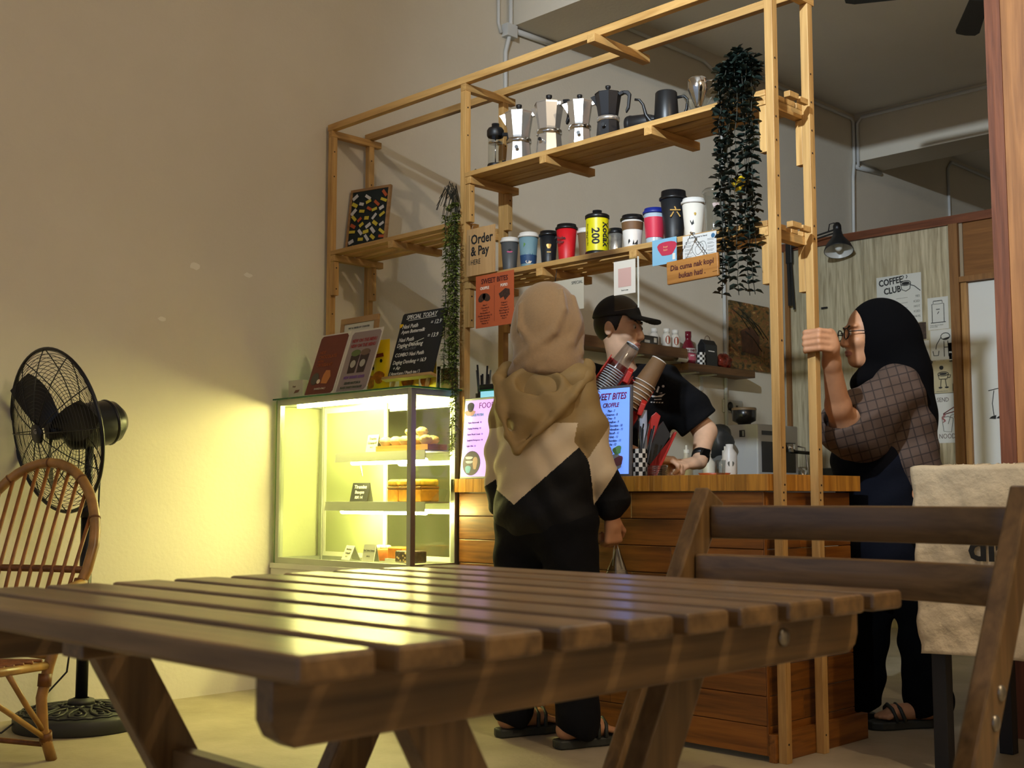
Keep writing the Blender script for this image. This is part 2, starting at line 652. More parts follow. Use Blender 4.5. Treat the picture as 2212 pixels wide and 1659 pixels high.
dr = struct(MB().box(1.335, 2.19, PY + .012, PY + .05, 0.01, 2.19).build('door_1', M('white_door', '#d9dad8', 0.5, noise=0.04, nscale=2)))
MB().box(1.296, 1.333, PY - .012, PY + .04, 0, 2.193).build('door_jamb', WOOD('jamb_timber', '#b58a55', '#8a6234', 'z', 1, 0.55, 0.05), dr)
# the legs of a line drawing on the door
m_ink = M('black_ink', '#17181a', 0.7)
mb = MB()
for dx in (0.0, 0.045):
    mb.tube([(1.475 + dx, PY + .011, 1.50), (1.462 + dx, PY + .011, 1.42), (1.470 + dx, PY + .011, 1.345)], 0.0025, 5)
    mb.prism([(-.03, -.008), (.012, -.012), (.016, .012), (-.012, .006)], 0.002, (1.468 + dx, PY + .011, 1.335))
mb.tube([(1.44, PY + .011, 1.50), (1.545, PY + .011, 1.52)], 0.0025, 5)
mb.build('line_drawing', m_ink, dr)

# tall timber pillar at the picture's edge
m_pil = WOOD('pillar_timber', '#a5713f', '#7c4f27', 'z', 0.8, 0.5, 0.05)
pil = MB().box(2.8705, 3.1, 0.94, 1.42, 0, 3.82).build('pillar', m_pil)
pil['kind'] = 'structure'
MB().box(2.813, 2.87, 0.935, 1.42, 0, 3.82).build('pillar_trim', m_redz, pil)
# white printed mark on the pillar side
mb = MB()
for z in (1.447, 1.475):
    mb.tube([(3.1015, .985 + .03 * math.cos(t), z + .012 * math.sin(t)) for t in np.linspace(0, 2 * PI, 17)[:-1]], 0.0035, 6, closed=True)
mb.build('printed_mark', M('white_print', '#e8e8e6', 0.5), pil)

# ceiling fan
m_blk = M('black_paint', '#141517', 0.4)
cf = T('ceiling_fan', 'black ceiling fan whose blades poke in at the top edge', 'ceiling fan', (2.15, 2.50, 3.425))
MB(True).lathe([(0.0, -.05), (.09, -.045), (.11, 0), (.09, .05), (0.0, .06)], 20).build('motor', m_blk, cf)
MB().cyl((0, 0, .05), (0, 0, .394), .014).build('rod', m_blk, cf)
for k in range(4):
    a = math.radians(212 + 90 * k)
    b = MB()
    u = Vector((math.cos(a), math.sin(a), 0)); w = Vector((-math.sin(a), math.cos(a), 0.18)).normalized()
    b.prism([(.1, -.022), (.2, -.055), (.63, -.068), (.675, -.05), (.685, 0), (.67, .05), (.63, .06), (.2, .045), (.1, .022)], .006, (0, 0, 0), u, w)
    b.build('blade', m_blk, cf)
# ------------------------------------------------------------------ open timber shelf frame
def pine(ax):
    return WOOD('pine', '#cba263', '#9a6f36', ax, 1.0, 0.55, 0.12, knots=3.2, contrast=1.25)
SHX = {'l': 0.027, 'm': 0.960, 'r': 2.465}
W = 0.031
sh = T('shelf_frame', 'open pine shelf frame of posts and slatted boards standing over the counter', 'shelf', (1.26, 0.13, 0))
def sb(name, x0, x1, y0, y1, z0, z1, ax, bevel=0.0015):
    return MB().box(x0, x1, y0, y1, z0, z1).build(name, pine(ax), sh, True, bevel)
m_scr = M('screw_hole', '#2c1a0c', 0.8)
def screw(post, pts, axis):
    mb = MB()
    for p in pts:
        q = Vector(p) + Vector((0.0012, 0, 0) if axis == 'x' else (0, -0.0012, 0))
        mb.cyl(p, q, 0.0035, n=8)
    mb.v = [(a - sh.location.x, b - sh.location.y, c) for a, b, c in mb.v]
    mb.build('screw_hole', m_scr, post)['kind'] = 'stuff'
D0, D1 = 0.224, 0.255
for k, x in SHX.items():
    for y0, y1 in ((0, W), (D0, D1)):
        top = 2.5525
        p = sb('post', x, x + W, y0, y1, 0.0, top, 'z')
        if k == 'r':
            screw(p, [(x + W, y0 + .012, z) for z in (0.06, 0.83, 0.855, 1.0, 1.72, 1.765, 2.02, 2.10, 2.2, 2.3)] + [(x + W, y0 + .019, z) for z in (.88, 1.35, 1.9)], 'x')
        else:
            screw(p, [(x + W, y0 + .014, z) for z in (2.36, 2.48, 1.80, 1.70)], 'x')
    # cross bearers under the top rails
    sb('bearer', x, x + W, 0.0, 0.30 if k != 'r' else .27, 2.553, 2.5838, 'y')
for y0 in (0.0, D0):
    sb('top_rail', 0.020, 2.515, y0, y0 + W, 2.5845, 2.616, 'x')
sb('bearer', 1.705, 1.742, -0.035, 0.30, 2.552, 2.584, 'y')

def shelf(x0, x1, ztop, slats, bears, depth):
    th = 0.020
    for (a, b) in slats:
        sb('shelf_slat', x0, x1, a, b, ztop - th, ztop, 'x')
    for bx, ya, yb in bears:
        sb('shelf_bearer', bx, bx + .034, ya, yb, ztop - th - .031, ztop - th - .0005, 'y')
# upper shelf (coffee pots): boards laid close
shelf(SHX['m'] + W + .001, 2.4645, 2.196, [(-.004, .055), (.063, .119), (.127, .183), (.191, .252)],
      [(SHX['m'] + W + .001, -.002, .285), (1.43, -.010, .285), (1.955, -.010, .285), (2.4305, -.002, .27)], .25)
# lower shelf on the same bay: boards with gaps
shelf(SHX['m'] + W + .001, 2.4645, 1.752, [(-.004, .040), (.072, .112), (.144, .184), (.216, .256)],
      [(SHX['m'] + W + .001, -.002, .285), (1.41, -.010, .285), (1.88, -.010, .285), (2.4305, -.002, .27)], .25)
# shelf of the wall bay: boards with gaps
shelf(SHX['l'] + W + .001, SHX['m'] - .001, 1.998, [(-.004, .040), (.072, .112), (.144, .184), (.216, .256)],
      [(SHX['l'] + W + .001, -.002, .29), (0.495, -.010, .285), (0.925, -.002, .28)], .25)
# blocks screwed to the posts under the bearers
for x, z in ((SHX['l'] + W + .0005, 1.946), (SHX['m'] + W + .0005, 2.144), (SHX['m'] + W + .0005, 1.700)):
    for y0 in (0.001, D0 + .001):
        bl = sb('support_block', x, x + .026, y0, y0 + W - .002, z - .16, z, 'z')
        screw(bl, [(x + .026, y0 + .014, z - .03), (x + .026, y0 + .014, z - .13)], 'x')
for z in (2.144, 1.700):
    for y0 in (0.001, D0 + .001):
        sb('support_block', 2.438, 2.4645, y0, y0 + W - .002, z - .16, z, 'z')
# stubs of the shelf boards showing past the end posts
for z in (2.176, 1.732):
    sb('board_end', 2.4965, 2.52, 0.062, 0.118, z, z + .02, 'x')
    sb('board_end', 2.4965, 2.512, 0.140, 0.190, z, z + .02, 'x')

# ------------------------------------------------------------------ counter: planked body
def cw(ax):
    return WOOD('counter_pine', '#90591f', '#50290a', ax, 1.0, 0.42, 0.28, coat=0.15, knots=2.2, contrast=1.1)
ct = T('service_counter', 'service counter clad in varnished horizontal pine planks', 'counter', (1.70, 0.25, 0))
CX0, CX1 = 0.975, 2.437
def cb(name, *a, ax='x', bevel=0.002):
    return MB().box(*a).build(name, cw(ax), ct, True, bevel)
rows = 9
hh = (0.858 - 0.018) / rows
for r in range(rows):
    z0 = 0.018 + r * hh
    cuts = [CX0] + sorted(CX0 + (CX1 - CX0) * t for t in ([.33, .74] if r % 3 == 0 else [.55] if r % 3 == 1 else [.18, .62])) + [CX1 - .004]
    for a, b in zip(cuts[:-1], cuts[1:]):
        cb('plank', a + .0006, b - .0006, -0.014, -0.0005, z0 + .0008, z0 + hh - .0012)
    for a, b in ((0.0, .2), (.2, .53)) if r % 2 else ((0.0, .36), (.36, .53)):
        cb('plank', CX1 - .012, CX1, a + .0006, b - .0006, z0 + .0008, z0 + hh - .0012, ax='y')
    cb('plank', CX0, CX0 + .012, 0.0, .5, z0 + .0008, z0 + hh - .0012, ax='y')
cb('base_board', CX1 + .001, CX1 + .027, -0.014, 0.570, 0.0, 0.088, ax='y')
cb('corner_trim', CX1 - .004, CX1 + .0005, -0.0145, -.0005, 0.018, 0.858, ax='z')
MB().box(CX0 + .02, CX1 - .02, .001, .02, .02, .84).build('inner_board', M('dark_inner', '#2a1a0d', 0.8), ct, True)
# worktop: strips glued side by side
wt = T('counter_worktop', 'thick worktop of glued pine strips lying on the counter', 'worktop', (1.70, 0.25, 0.86))
x = 0.943
while x < 2.464:
    w = random.choice([.021, .034, .045, .045, .05])
    x1 = min(x + w, 2.4645)
    if x1 > 2.45:
        x1 = 2.4645
    y1 = -0.001 if x1 < .996 else 0.56
    MB().box(x + .0003, x1 - .0003, -0.03, y1, 0.8605, 0.915).build('worktop_strip', WOOD('strip_pine', '#b9822f', '#7b4a14', 'z', 1.1, 0.4, 0.22, coat=0.1), wt, True, 0.0012)
    x = x1
MB().box(.943, .9945, .034, .222, 0.8605, 0.915).build('worktop_strip', WOOD('strip_pine', '#b9822f', '#7b4a14', 'z', 1.1, 0.4, 0.22, coat=0.1), wt, True, 0.0012)
# ------------------------------------------------------------------ lit glass display cabinet
m_alu = M('brushed_aluminium', '#a7aba4', 0.38, 0.75)
m_aluw = M('white_rail', '#dfe0d2', 0.4)
m_pane = GLASS('cabinet_glass', '#fbfff6', 0.06)
m_edge = M('green_glass_edge', '#1f5a35', 0.15)
m_whitebase = M('white_laminate', '#d9d6cc', 0.5)
TUBE = '#ffef9e'
m_tube = M('lit_tube', '#fff6cc', 0.4, emit=TUBE, estr=165.0)
K0, K1, KY0, KY1, KZ0, KZ1 = 0.03, 0.967, -0.265, -0.004, 0.549, 1.283
cab = T('display_cabinet', 'glass pastry cabinet with aluminium frame and glowing tubes against the wall', 'display cabinet', (0.5, -0.135, 0.0))
def kb(name, mat, *a, bevel=0.0):
    return MB().box(*a).build(name, mat, cab, True, bevel)
kb('plinth', m_whitebase, 0.012, K1 + .012, KY0 - .008, KY1, 0.0, KZ0 - .022, bevel=.003)
kb('bottom_tray', m_aluw, 0.012, K1 + .012, KY0 - .012, KY1, KZ0 - .0215, KZ0)
t = 0.026
for x0 in (K0, K1 - t):
    for y0 in (KY0, KY1 - t):
        kb('corner_post', m_alu, x0, x0 + t, y0, y0 + t, KZ0, KZ1 - .006, bevel=.002)
for z0 in (KZ0, KZ1 - .006 - t):
    kb('frame_rail', m_alu, K0 + t, K1 - t, KY0, KY0 + .018, z0, z0 + t)
    kb('frame_rail', m_alu, K0 + t, K1 - t, KY1 - .018, KY1, z0, z0 + t)
    for x0 in (K0, K1 - .018):
        kb('frame_rail', m_alu, x0, x0 + .018, KY0 + t, KY1 - t, z0, z0 + t)
kb('glass_pane', m_pane, K0 + t, K1 - t, KY0 + .008, KY0 + .012, KZ0 + t, KZ1 - .006 - t)
kb('glass_pane', m_pane, K1 - .012, K1 - .008, KY0 + t, KY1 - t, KZ0 + t, KZ1 - .006 - t)
kb('glass_pane', m_pane, K0 + .008, K0 + .012, KY0 + t, KY1 - t, KZ0 + t, KZ1 - .006 - t)
gt = kb('glass_top', GLASS('top_glass', '#d5efdc', 0.08), K0 - .012, K1 + .012, KY0 - .014, KY1, KZ1 - .006, KZ1)
mb = MB()
mb.box(K0 - .0135, K1 + .0135, KY0 - .0155, KY0 - .014, KZ1 - .0065, KZ1 + .0005)
mb.box(K1 + .012, K1 + .0135, KY0 - .014, KY1, KZ1 - .0065, KZ1 + .0005)
mb.v = [(a - cab.location.x, b - cab.location.y, c) for a, b, c in mb.v]
mb.build('polished_edge', m_edge, gt)
kb('side_edge', M('green_edge_strip', '#5f8f4a', 0.3), K0 - .006, K0 - .001, KY0 + .0, KY0 + .02, KZ0, KZ1 - .008)
# sliding back doors
m_door = GLASS('door_glass', '#f2f8ee', 0.10)
def glow_tinted(name, tint, fac):
    m = GLASS(name, '#f6fae8', 0.06, .2)
    nt = m.node_tree
    out = nt.nodes['Material Output']
    src = out.inputs[0].links[0].from_socket
    d = nt.nodes.new('ShaderNodeBsdfDiffuse'); d.inputs[0].default_value = lin(tint)
    t = nt.nodes.new('ShaderNodeBsdfTranslucent'); t.inputs[0].default_value = lin(tint)
    m1 = nt.nodes.new('ShaderNodeMixShader'); m1.inputs[0].default_value = .3
    nt.links.new(d.outputs[0], m1.inputs[1]); nt.links.new(t.outputs[0], m1.inputs[2])
    m2 = nt.nodes.new('ShaderNodeMixShader'); m2.inputs[0].default_value = fac
    nt.links.new(src, m2.inputs[1]); nt.links.new(m1.outputs[0], m2.inputs[2])
    nt.links.new(m2.outputs[0], out.inputs[0])
    return m
m_glow_door = glow_tinted('glow_tinted_door', '#dfe8b8', .55)  # milky yellow-green tint stands in for the lit wall behind clear glass
for a, b, y in ((K0 + t, .515, KY1 - .014), (.475, K1 - t, KY1 - .008)):
    sd = kb('sliding_door', m_glow_door if a < .3 else m_door, a + .02, b - .02, y - .002, y + .002, KZ0 + t + .02, KZ1 - t - .03)
    for (x0, x1, z0, z1) in ((a, a + .02, KZ0 + t, KZ1 - t - .006), (b - .02, b, KZ0 + t, KZ1 - t - .006), (a + .02, b - .02, KZ0 + t, KZ0 + t + .02), (a + .02, b - .02, KZ1 - t - .03, KZ1 - t - .006)):
        mb = MB().box(x0, x1, y - .004, y + .004, z0, z1)
        mb.v = [(p - cab.location.x, q - cab.location.y, r) for p, q, r in mb.v]
        mb.build('door_stile', m_aluw, sd)
# shelves with folded lips and tubes
m_shelf = M('shelf_metal', '#c9ccbd', 0.4, 0.1)
for z, x0 in ((1.032, 0.335), (0.822, 0.265)):
    s = kb('shelf', m_shelf, x0, K1 - t - .002, -0.165, KY1 - .03, z - .006, z)
    mb = MB().prism([(x0, -.040), (K1 - t - .002, -.040), (K1 - t - .002, 0), (x0 + .012, 0)], .003, (0, -0.1665, z), (1, 0, 0), (0, 0, 1))
    mb.v = [(p - cab.location.x, q - cab.location.y, r) for p, q, r in mb.v]
    mb.build('shelf_lip', m_shelf, s)
    mb = MB().cyl((x0 + .10, -.146, z - .043), (K1 - .045, -.146, z - .043), .010, n=12)
    mb.v = [(p - cab.location.x, q - cab.location.y, r) for p, q, r in mb.v]
    mb.build('light_tube', m_tube, s)
kb('light_tube', m_tube, K0 + .10, K1 - .045, KY0 + .040, KY0 + .062, KZ1 - .044, KZ1 - .026)
kb('tube_housing', m_aluw, K0 + .03, K1 - .03, KY0 + .026, KY0 + .095, KZ1 - .0255, KZ1 - .0165)  # made wider than the tube to block its upward light
mb = MB().tube([(.52, -.17, .985), (.528, -.169, .955), (.535, -.17, .93)], .0035, 6)
mb.v = [(p - cab.location.x, q - cab.location.y, r) for p, q, r in mb.v]
mb.build('cable_end', m_aluw, cab)

# pastries, cakes and price cards inside
m_bun = M('sugared_bun', '#e9c98a', 0.7, noise=0.25, nscale=60, bump=0.4, bscale=90)
m_cup = M('paper_case', '#f3ead2', 0.8)
m_board = WOOD('board', '#b98445', '#8d5d27', 'x', 1, 0.5, 0.05)
bd = MB().box(.60, .935, -.150, -.045, 1.0335, 1.056).build('serving_board', m_board)
tag(bd, 'wooden board of cream puffs on the top shelf of the cabinet', 'board')
def bun(x, y, z, r, label):
    o = T('cream_puff', label, 'pastry', (x, y, z), random.random() * 3, 'cream puffs in the cabinet')
    MB(True).lathe([(r * .45, 0), (r * .6, .003), (r * .95, r * .55), (r * 1.0, r * .62)], 14).build('paper_case', m_cup, o)
    V = MB(True); V.ball((0, 0, r * .72), (r * .9, r * .86, r * .62), 9)
    V.v = [(a + .0025 * math.sin(a * 300 + c * 200), b + .0025 * math.sin(b * 280), c) for a, b, c in V.v]
    V.build('bun', m_bun, o)
for k, (x, y) in enumerate(((.635, -.125), (.70, -.12), (.765, -.125), (.83, -.12), (.895, -.125), (.665, -.07), (.735, -.072), (.805, -.07), (.875, -.07))):
    bun(x, y, 1.056, .030, 'cream puff in the ' + ('front' if k < 5 else 'back') + ' row on the serving board, ' + (('first', 'second', 'third', 'fourth', 'fifth')[k % 5]) + ' from its price card')
for x in (.77, .84):
    bun(x, -.098, 1.094, .028, 'cream puff perched on the heap, ' + ('the one nearer its price card' if x < .8 else 'the one nearer the glass end'))

m_cake = M('cheesecake', '#d9932c', 0.6, noise=0.2, nscale=40)
m_caket = M('cheesecake_crust', '#e3b23e', 0.5, noise=0.35, nscale=30)
m_fill = M('cheesecake_filling', '#8d5a1c', 0.5)
for k, x in enumerate((.700, .775, .850)):
    o = T('cheesecake_slice', ('cheesecake slice with browned crust nearest the price tent on the middle shelf', 'cheesecake slice in the middle of the three on the middle shelf', 'cheesecake slice at the glass end of the middle shelf')[k], 'cake', (x, -.09, .8225), 0, 'cheesecake slices in the cabinet')
    MB().box(-.034, .034, -.05, .05, 0, .052).build('sponge', m_cake, o, bevel=.005)
    MB().box(-.0345, .0345, -.0505, .0505, .053, .063).build('filling', m_fill, o, bevel=.003)
    MB().box(-.034, .034, -.05, .05, .064, .092).build('crust', m_caket, o, bevel=.009)
m_clear = GLASS('clear_plastic', '#f7faf7', 0.10, 0.15)
o = tag(MB().prism([(0, 0), (.06, .0), (.085, .045), (.07, .05), (.03, .02)], .03, (.893, -.09, .8235)).build('plastic_wrap', m_clear), 'crumpled clear plastic wrap beside the cheesecake slices', 'wrapper')

m_chalk = M('blackboard', '#1b1d1f', 0.8)
m_white = M('chalk_white', '#eceae2', 0.8)
m_card = M('white_card', '#e4e3d6', 0.7)
m_grey = M('grey_print', '#55564f', 0.8)
def tent(label, loc, w, h, dep, mat, lines, lm, rz=0.0, group='price cards in the cabinet'):
    o = T('price_card', label, 'card', loc, rz, group)
    MB().prism([(-w / 2, 0), (w / 2, 0), (w / 2, h), (-w / 2, h)], .0015, (0, -.0, 0), (1, 0, 0), (0, dep * .5 / h, 1)).build('front_face', mat, o)
    MB().prism([(-w / 2, 0), (w / 2, 0), (w / 2, h), (-w / 2, h)], .0015, (0, dep, 0), (1, 0, 0), (0, -dep * .5 / h, 1)).build('back_face', M('card_back', '#6d7067', .8), o)
    ang = math.atan2(dep * .5, h)
    for s, size, z, b in lines:
        text(s, size, lm, o, (0, -.0018 + dep * .5 * z / h, z), (PI / 2 - ang, 0, 0), 'CENTER', b)
    return o
tent('grey tent card for the cream puffs on the top shelf', (.555, -.14, 1.0325), .075, .075, .03, M('card_grey', '#bdbfa8', .7), [('Tiramisu', .014, .054, .0002), ('Creampuff', .014, .036, .0002), ('RM 7', .009, .018, 0)], m_grey)
tent('black tent card with white handwriting on the middle shelf', (.47, -.14, .8225), .105, .080, .04, m_chalk, [('Tiramisu', .022, .056, .0004), ('Basque', .020, .034, .0002), ('RM 14', .018, .012, .0002)], m_white, 0.1)
tent('white tent card standing farthest from the corner on the cabinet floor', (.47, -.205, .5755), .085, .060, .05, m_card, [('Strawberry', .012, .042, .0002), ('Creampuff', .012, .026, .0002), ('RM 8', .008, .012, 0)], m_grey, -.25)
tent('white tent card in front of the cakes on the cabinet floor', (.635, -.215, .5755), .080, .070, .03, m_card, [('Red Velvet Gateau', .0095, .042, .0004), ('RM 15', .008, .018, 0)], m_grey)
# cakes on the floor of the cabinet
o = T('fruit_tart', 'round tart with creamy top behind the white cards on the cabinet floor', 'cake', (.60, -.125, .5755))
MB(True).lathe([(.0, 0), (.05, 0), (.068, .045), (.062, .05), (.0, .05)], 22).build('crust', M('tart_crust', '#b56a2a', .7, noise=.3, nscale=50), o)
mb = MB(True)
for k in range(16):
    a = random.random() * 6.28; r = .05 * math.sqrt(random.random())
    mb.ball((r * math.cos(a), r * math.sin(a), .055), (.013, .013, .010), 6)
f = mb.build('cream_topping', M('cream', '#efe3c0', .6), o); f['kind'] = 'stuff'
o = T('sponge_cake', 'orange sponge cake on white board on the cabinet floor', 'cake', (.735, -.12, .5755))
MB().box(-.055, .055, -.04, .04, 0, .012).build('cake_board', m_card, o)
MB().box(-.045, .045, -.035, .035, .0125, .060).build('sponge', M('orange_sponge', '#d87f1d', .6, noise=.2, nscale=40), o, bevel=.006)
o = T('brownie_box', 'dark brownie slab in clear wrap by the corner post on the cabinet floor', 'cake', (.835, -.15, .5755))
MB().box(-.055, .055, -.04, .04, 0, .048).build('brownie', M('brownie', '#3a2415', .5, noise=.5, nscale=60, bump=.5), o, bevel=.006)
mb = MB()
for k in range(14):
    mb.ball((random.uniform(-.05, .05), -.038, random.uniform(.004, .04)), (.006, .004, .005), 5)
f = mb.build('almond_flakes', M('almond', '#d9b884', .6), o); f['kind'] = 'stuff'

# ------------------------------------------------------------------ things standing on the cabinet
ZT = 1.2832
m_bx = M('pale_box', '#b9b49f', 0.75)
o = T('paper_box', 'small pale paper box at the wall end of the cabinet top', 'box', (.125, -.205, ZT), .08)
MB().box(-.05, .05, -.03, .03, 0, .082).build('carton', m_bx, o, bevel=.002)
MB().prism([(-.012, 0), (.02, .004), (.03, .016), (.0, .014)], .0006, (0, -.0306, .022)).build('printed_mark', M('box_print', '#7d5a44', .8), o)
text('kopi', .012, M('box_print', '#7d5a44', .8), o, (-.02, -.0306, .05), shear=.3)

lean = math.radians(-19)
def page(parent, x0, w, h, z0, y, mat, name='page'):
    return MB().prism([(x0, z0), (x0 + w - .012, z0), (x0 + w, z0 + .012), (x0 + w, z0 + h - .012), (x0 + w - .012, z0 + h), (x0 + .012, z0 + h), (x0, z0 + h - .012), (x0, z0 + .012)], .0012, (0, y, 0)).build(name, mat, parent)
fo = T('menu_folder', 'open menu folder with a brown page and a grey page leaning on the cabinet', 'menu', (.305, -.235, ZT), rot=(lean, 0, 0))
m_slv = M('clear_sleeve', '#cfc9bd', .25)
MB().box(-.115, .100, 0, .002, 0, .303).build('sleeve', m_slv, fo, bevel=.002)
MB().box(.104, .330, -.001, .001, 0, .300).build('sleeve', m_slv, fo, bevel=.002)
pl = page(fo, -.110, .200, .285, .010, -.0012, M('brown_page', '#6a2f22', .6))
pr = page(fo, .122, .200, .280, .010, -.0025, M('mauve_page', '#8f7f7d', .6))
m_or = M('orange_print', '#a0562b', .7)
for s, z, sz in (('HOT', .205, .020), ('CHOCOLATE', .183, .022), ('WITH', .163, .017), ('CROISSANT', .143, .022)):
    text(s, sz, m_or, fo, (-.085, -.0030, z))
text('SHARES-ONLY', .013, M('cream_print', '#d9c7b0', .7), fo, (-.05, -.0030, .03))
mb = MB(); mb.prism([(.028 * math.cos(a), .024 + .03 * math.sin(a)) for a in np.linspace(0, 2 * PI, 13)[:-1]], .0006, (-.066, -.0030, .06)); mb.build('cup_picture', M('cup_print', '#4c4a3e', .7), fo)
mb = MB(); mb.prism([(-.025, 0), (.02, -.004), (.035, .03), (.02, .06), (-.01, .062), (-.022, .04)], .0006, (.012, -.0030, .06)); mb.build('croissant_picture', M('croissant_print', '#b5713a', .7), fo)
mb = MB(); mb.prism([(.013 * math.cos(a), .011 * math.sin(a)) for a in np.linspace(0, 2 * PI, 11)[:-1]], .0006, (-.033, -.0036, .07)); mb.build('marshmallow_picture', M('cream_print', '#d9c7b0', .7), fo)
m_rd, m_pu, m_gn = M('red_print', '#9a3a38', .7), M('purple_print', '#7a5596', .7), M('dark_green_print', '#4a5240', .7)
text('NEW ON THE MENU', .0225, m_rd, fo, (.222, -.0044, .240), FRONT, 'CENTER', .0004, sx=.82)
text('NEW ON THE MENU', .0225, m_rd, fo, (.222, -.0044, .215), FRONT, 'CENTER', .0004, sx=.82)
text('NEW BERRIES SERIES', .0185, m_pu, fo, (.222, -.0044, .066), FRONT, 'CENTER', .0003, sx=.85)
text('SERVED MATCHA &', .015, m_gn, fo, (.222, -.0044, .040), FRONT, 'CENTER', .0003, sx=.85)
text('BLACK FOREST CHOCOLATE', .0145, m_gn, fo, (.222, -.0044, .020), FRONT, 'CENTER', .0003, sx=.78)
for dx, cc in ((-.033, '#5c6b3b'), (.033, '#6d5646')):
    mb = MB(); mb.prism([(-.025, .0), (.025, .0), (.03, .085), (-.03, .085)], .0006, (.222 + dx, -.0044, .092)); mb.build('drink_picture', M('drink_print', '#3a2a26', .7), fo)
    mb = MB(); mb.prism([(.032 * math.cos(a), .016 * math.sin(a)) for a in np.linspace(0, 2 * PI, 17)[:-1]], .0008, (.222 + dx, -.0050, .187)); mb.build('lid_picture', M('lid_print' + cc, cc, .7), fo)
    mb = MB(); mb.prism([(.018 * math.cos(a), .018 * math.sin(a)) for a in np.linspace(0, 2 * PI, 17)[:-1]], .0008, (.222 + dx, -.0050, .135)); mb.build('label_picture', M('label_print', '#a8a496', .7), fo)
# framed notice leaning behind the folder
fr = T('wooden_frame', 'light wooden picture frame leaning behind the menu folder', 'picture frame', (.33, -.075, ZT), rot=(math.radians(-6), 0, 0))
m_frw = WOOD('frame_wood', '#a98458', '#866239', 'x', 1, .6, .05)
MB().box(-.135, .135, 0, .012, .345, .372).build('frame_bar', m_frw, fr)
MB().box(-.135, .135, 0, .012, 0, .025).build('frame_bar', m_frw, fr)
for x in (-.135, .110):
    MB().box(x, x + .025, 0, .012, .0255, .3445).build('frame_bar', WOOD('frame_wood', '#a98458', '#866239', 'z', 1, .6, .05), fr)
MB().box(-.109, .109, .004, .008, .026, .344).build('notice', M('notice_paper', '#d3cdbd', .8), fr)
text('PAY & ORDER AT COUNTER', .012, m_grey, fr, (0, .003, .320), FRONT, 'CENTER')
# snack packets
m_pk = M('yellow_packet', '#e3b714', .35, noise=.08, nscale=8, bump=.15, bscale=25)
m_pkd = M('packet_picture', '#a8541b', .4, noise=.6, nscale=45)
m_pkr = M('packet_red', '#7d2013', .4)
m_pkw = M('packet_white', '#e8e2cf', .4)
def packet(loc, w, h, rz, label, k):
    o = T('snack_packet', label, 'packet', loc, rz, 'yellow snack packets on the cabinet')
    mb = MB(True)
    n = 7
    vs, fs = [], []
    for side in (-1, 1):
        for j in range(n):
            for i in range(n):
                u, v = i / (n - 1) * 2 - 1, j / (n - 1)
                y = side * .016 * (1 - u * u) ** .6 * (math.sin(PI * v)) ** .5
                vs.append((u * w / 2, y, v * h))
    for s in (0, 1):
        for j in range(n - 1):
            for i in range(n - 1):
                a = s * n * n + j * n + i
                q = (a, a + 1, a + n + 1, a + n)
                fs.append(q if s == 0 else q[::-1])
    mb.add(vs, fs)
    mb.build('pouch', m_pk, o)
    mb = MB()
    mb.prism([(w * .34 * math.cos(a) * (1 + .2 * math.sin(3 * a)), .028 * math.sin(a)) for a in np.linspace(0, 2 * PI, 15)[:-1]], .001, (0, -.0175, h * .30)); mb.build('food_picture', m_pkd, o)
    MB().prism([(-w * .3, 0), (w * .3, .004), (w * .26, .02), (-w * .3, .016)], .001, (0, -.0172, h * .66)).build('printed_band', (m_pkr, m_pkw)[k % 2], o)
    MB().prism([(.008 * math.cos(a), .008 * math.sin(a)) for a in np.linspace(0, 2 * PI, 11)[:-1]], .001, (w * .15, -.0185, h * .60)).build('printed_seal', m_ink, o)
packet((.715, -.058, ZT), .10, .13, .10, 'yellow snack packet behind the chalkboard easel beside the folder', 0)
packet((.825, -.050, ZT), .10, .125, -.05, 'yellow snack packet standing under the chalkboard ledge', 1)
packet((.580, -.105, ZT), .10, .235, .05, 'tall yellow snack packet between the folder and the chalkboard', 0)
packet((.475, -.062, ZT), .09, .20, -.04, 'yellow snack packet mostly hidden behind the grey menu page', 1)
o = T('snack_tube', 'yellow snack tube with red band standing behind the folder', 'packet', (.645, -.034, ZT))
MB(True).lathe([(.0, 0), (.022, 0), (.022, .30), (.0, .30)], 18).build('tube', m_pk, o)
MB(True).lathe([(.0225, .255), (.0225, .275)], 18).build('red_band', m_pkr, o)
MB(True).lathe([(.0225, .17), (.0225, .25)], 18).build('white_label', m_pkw, o)
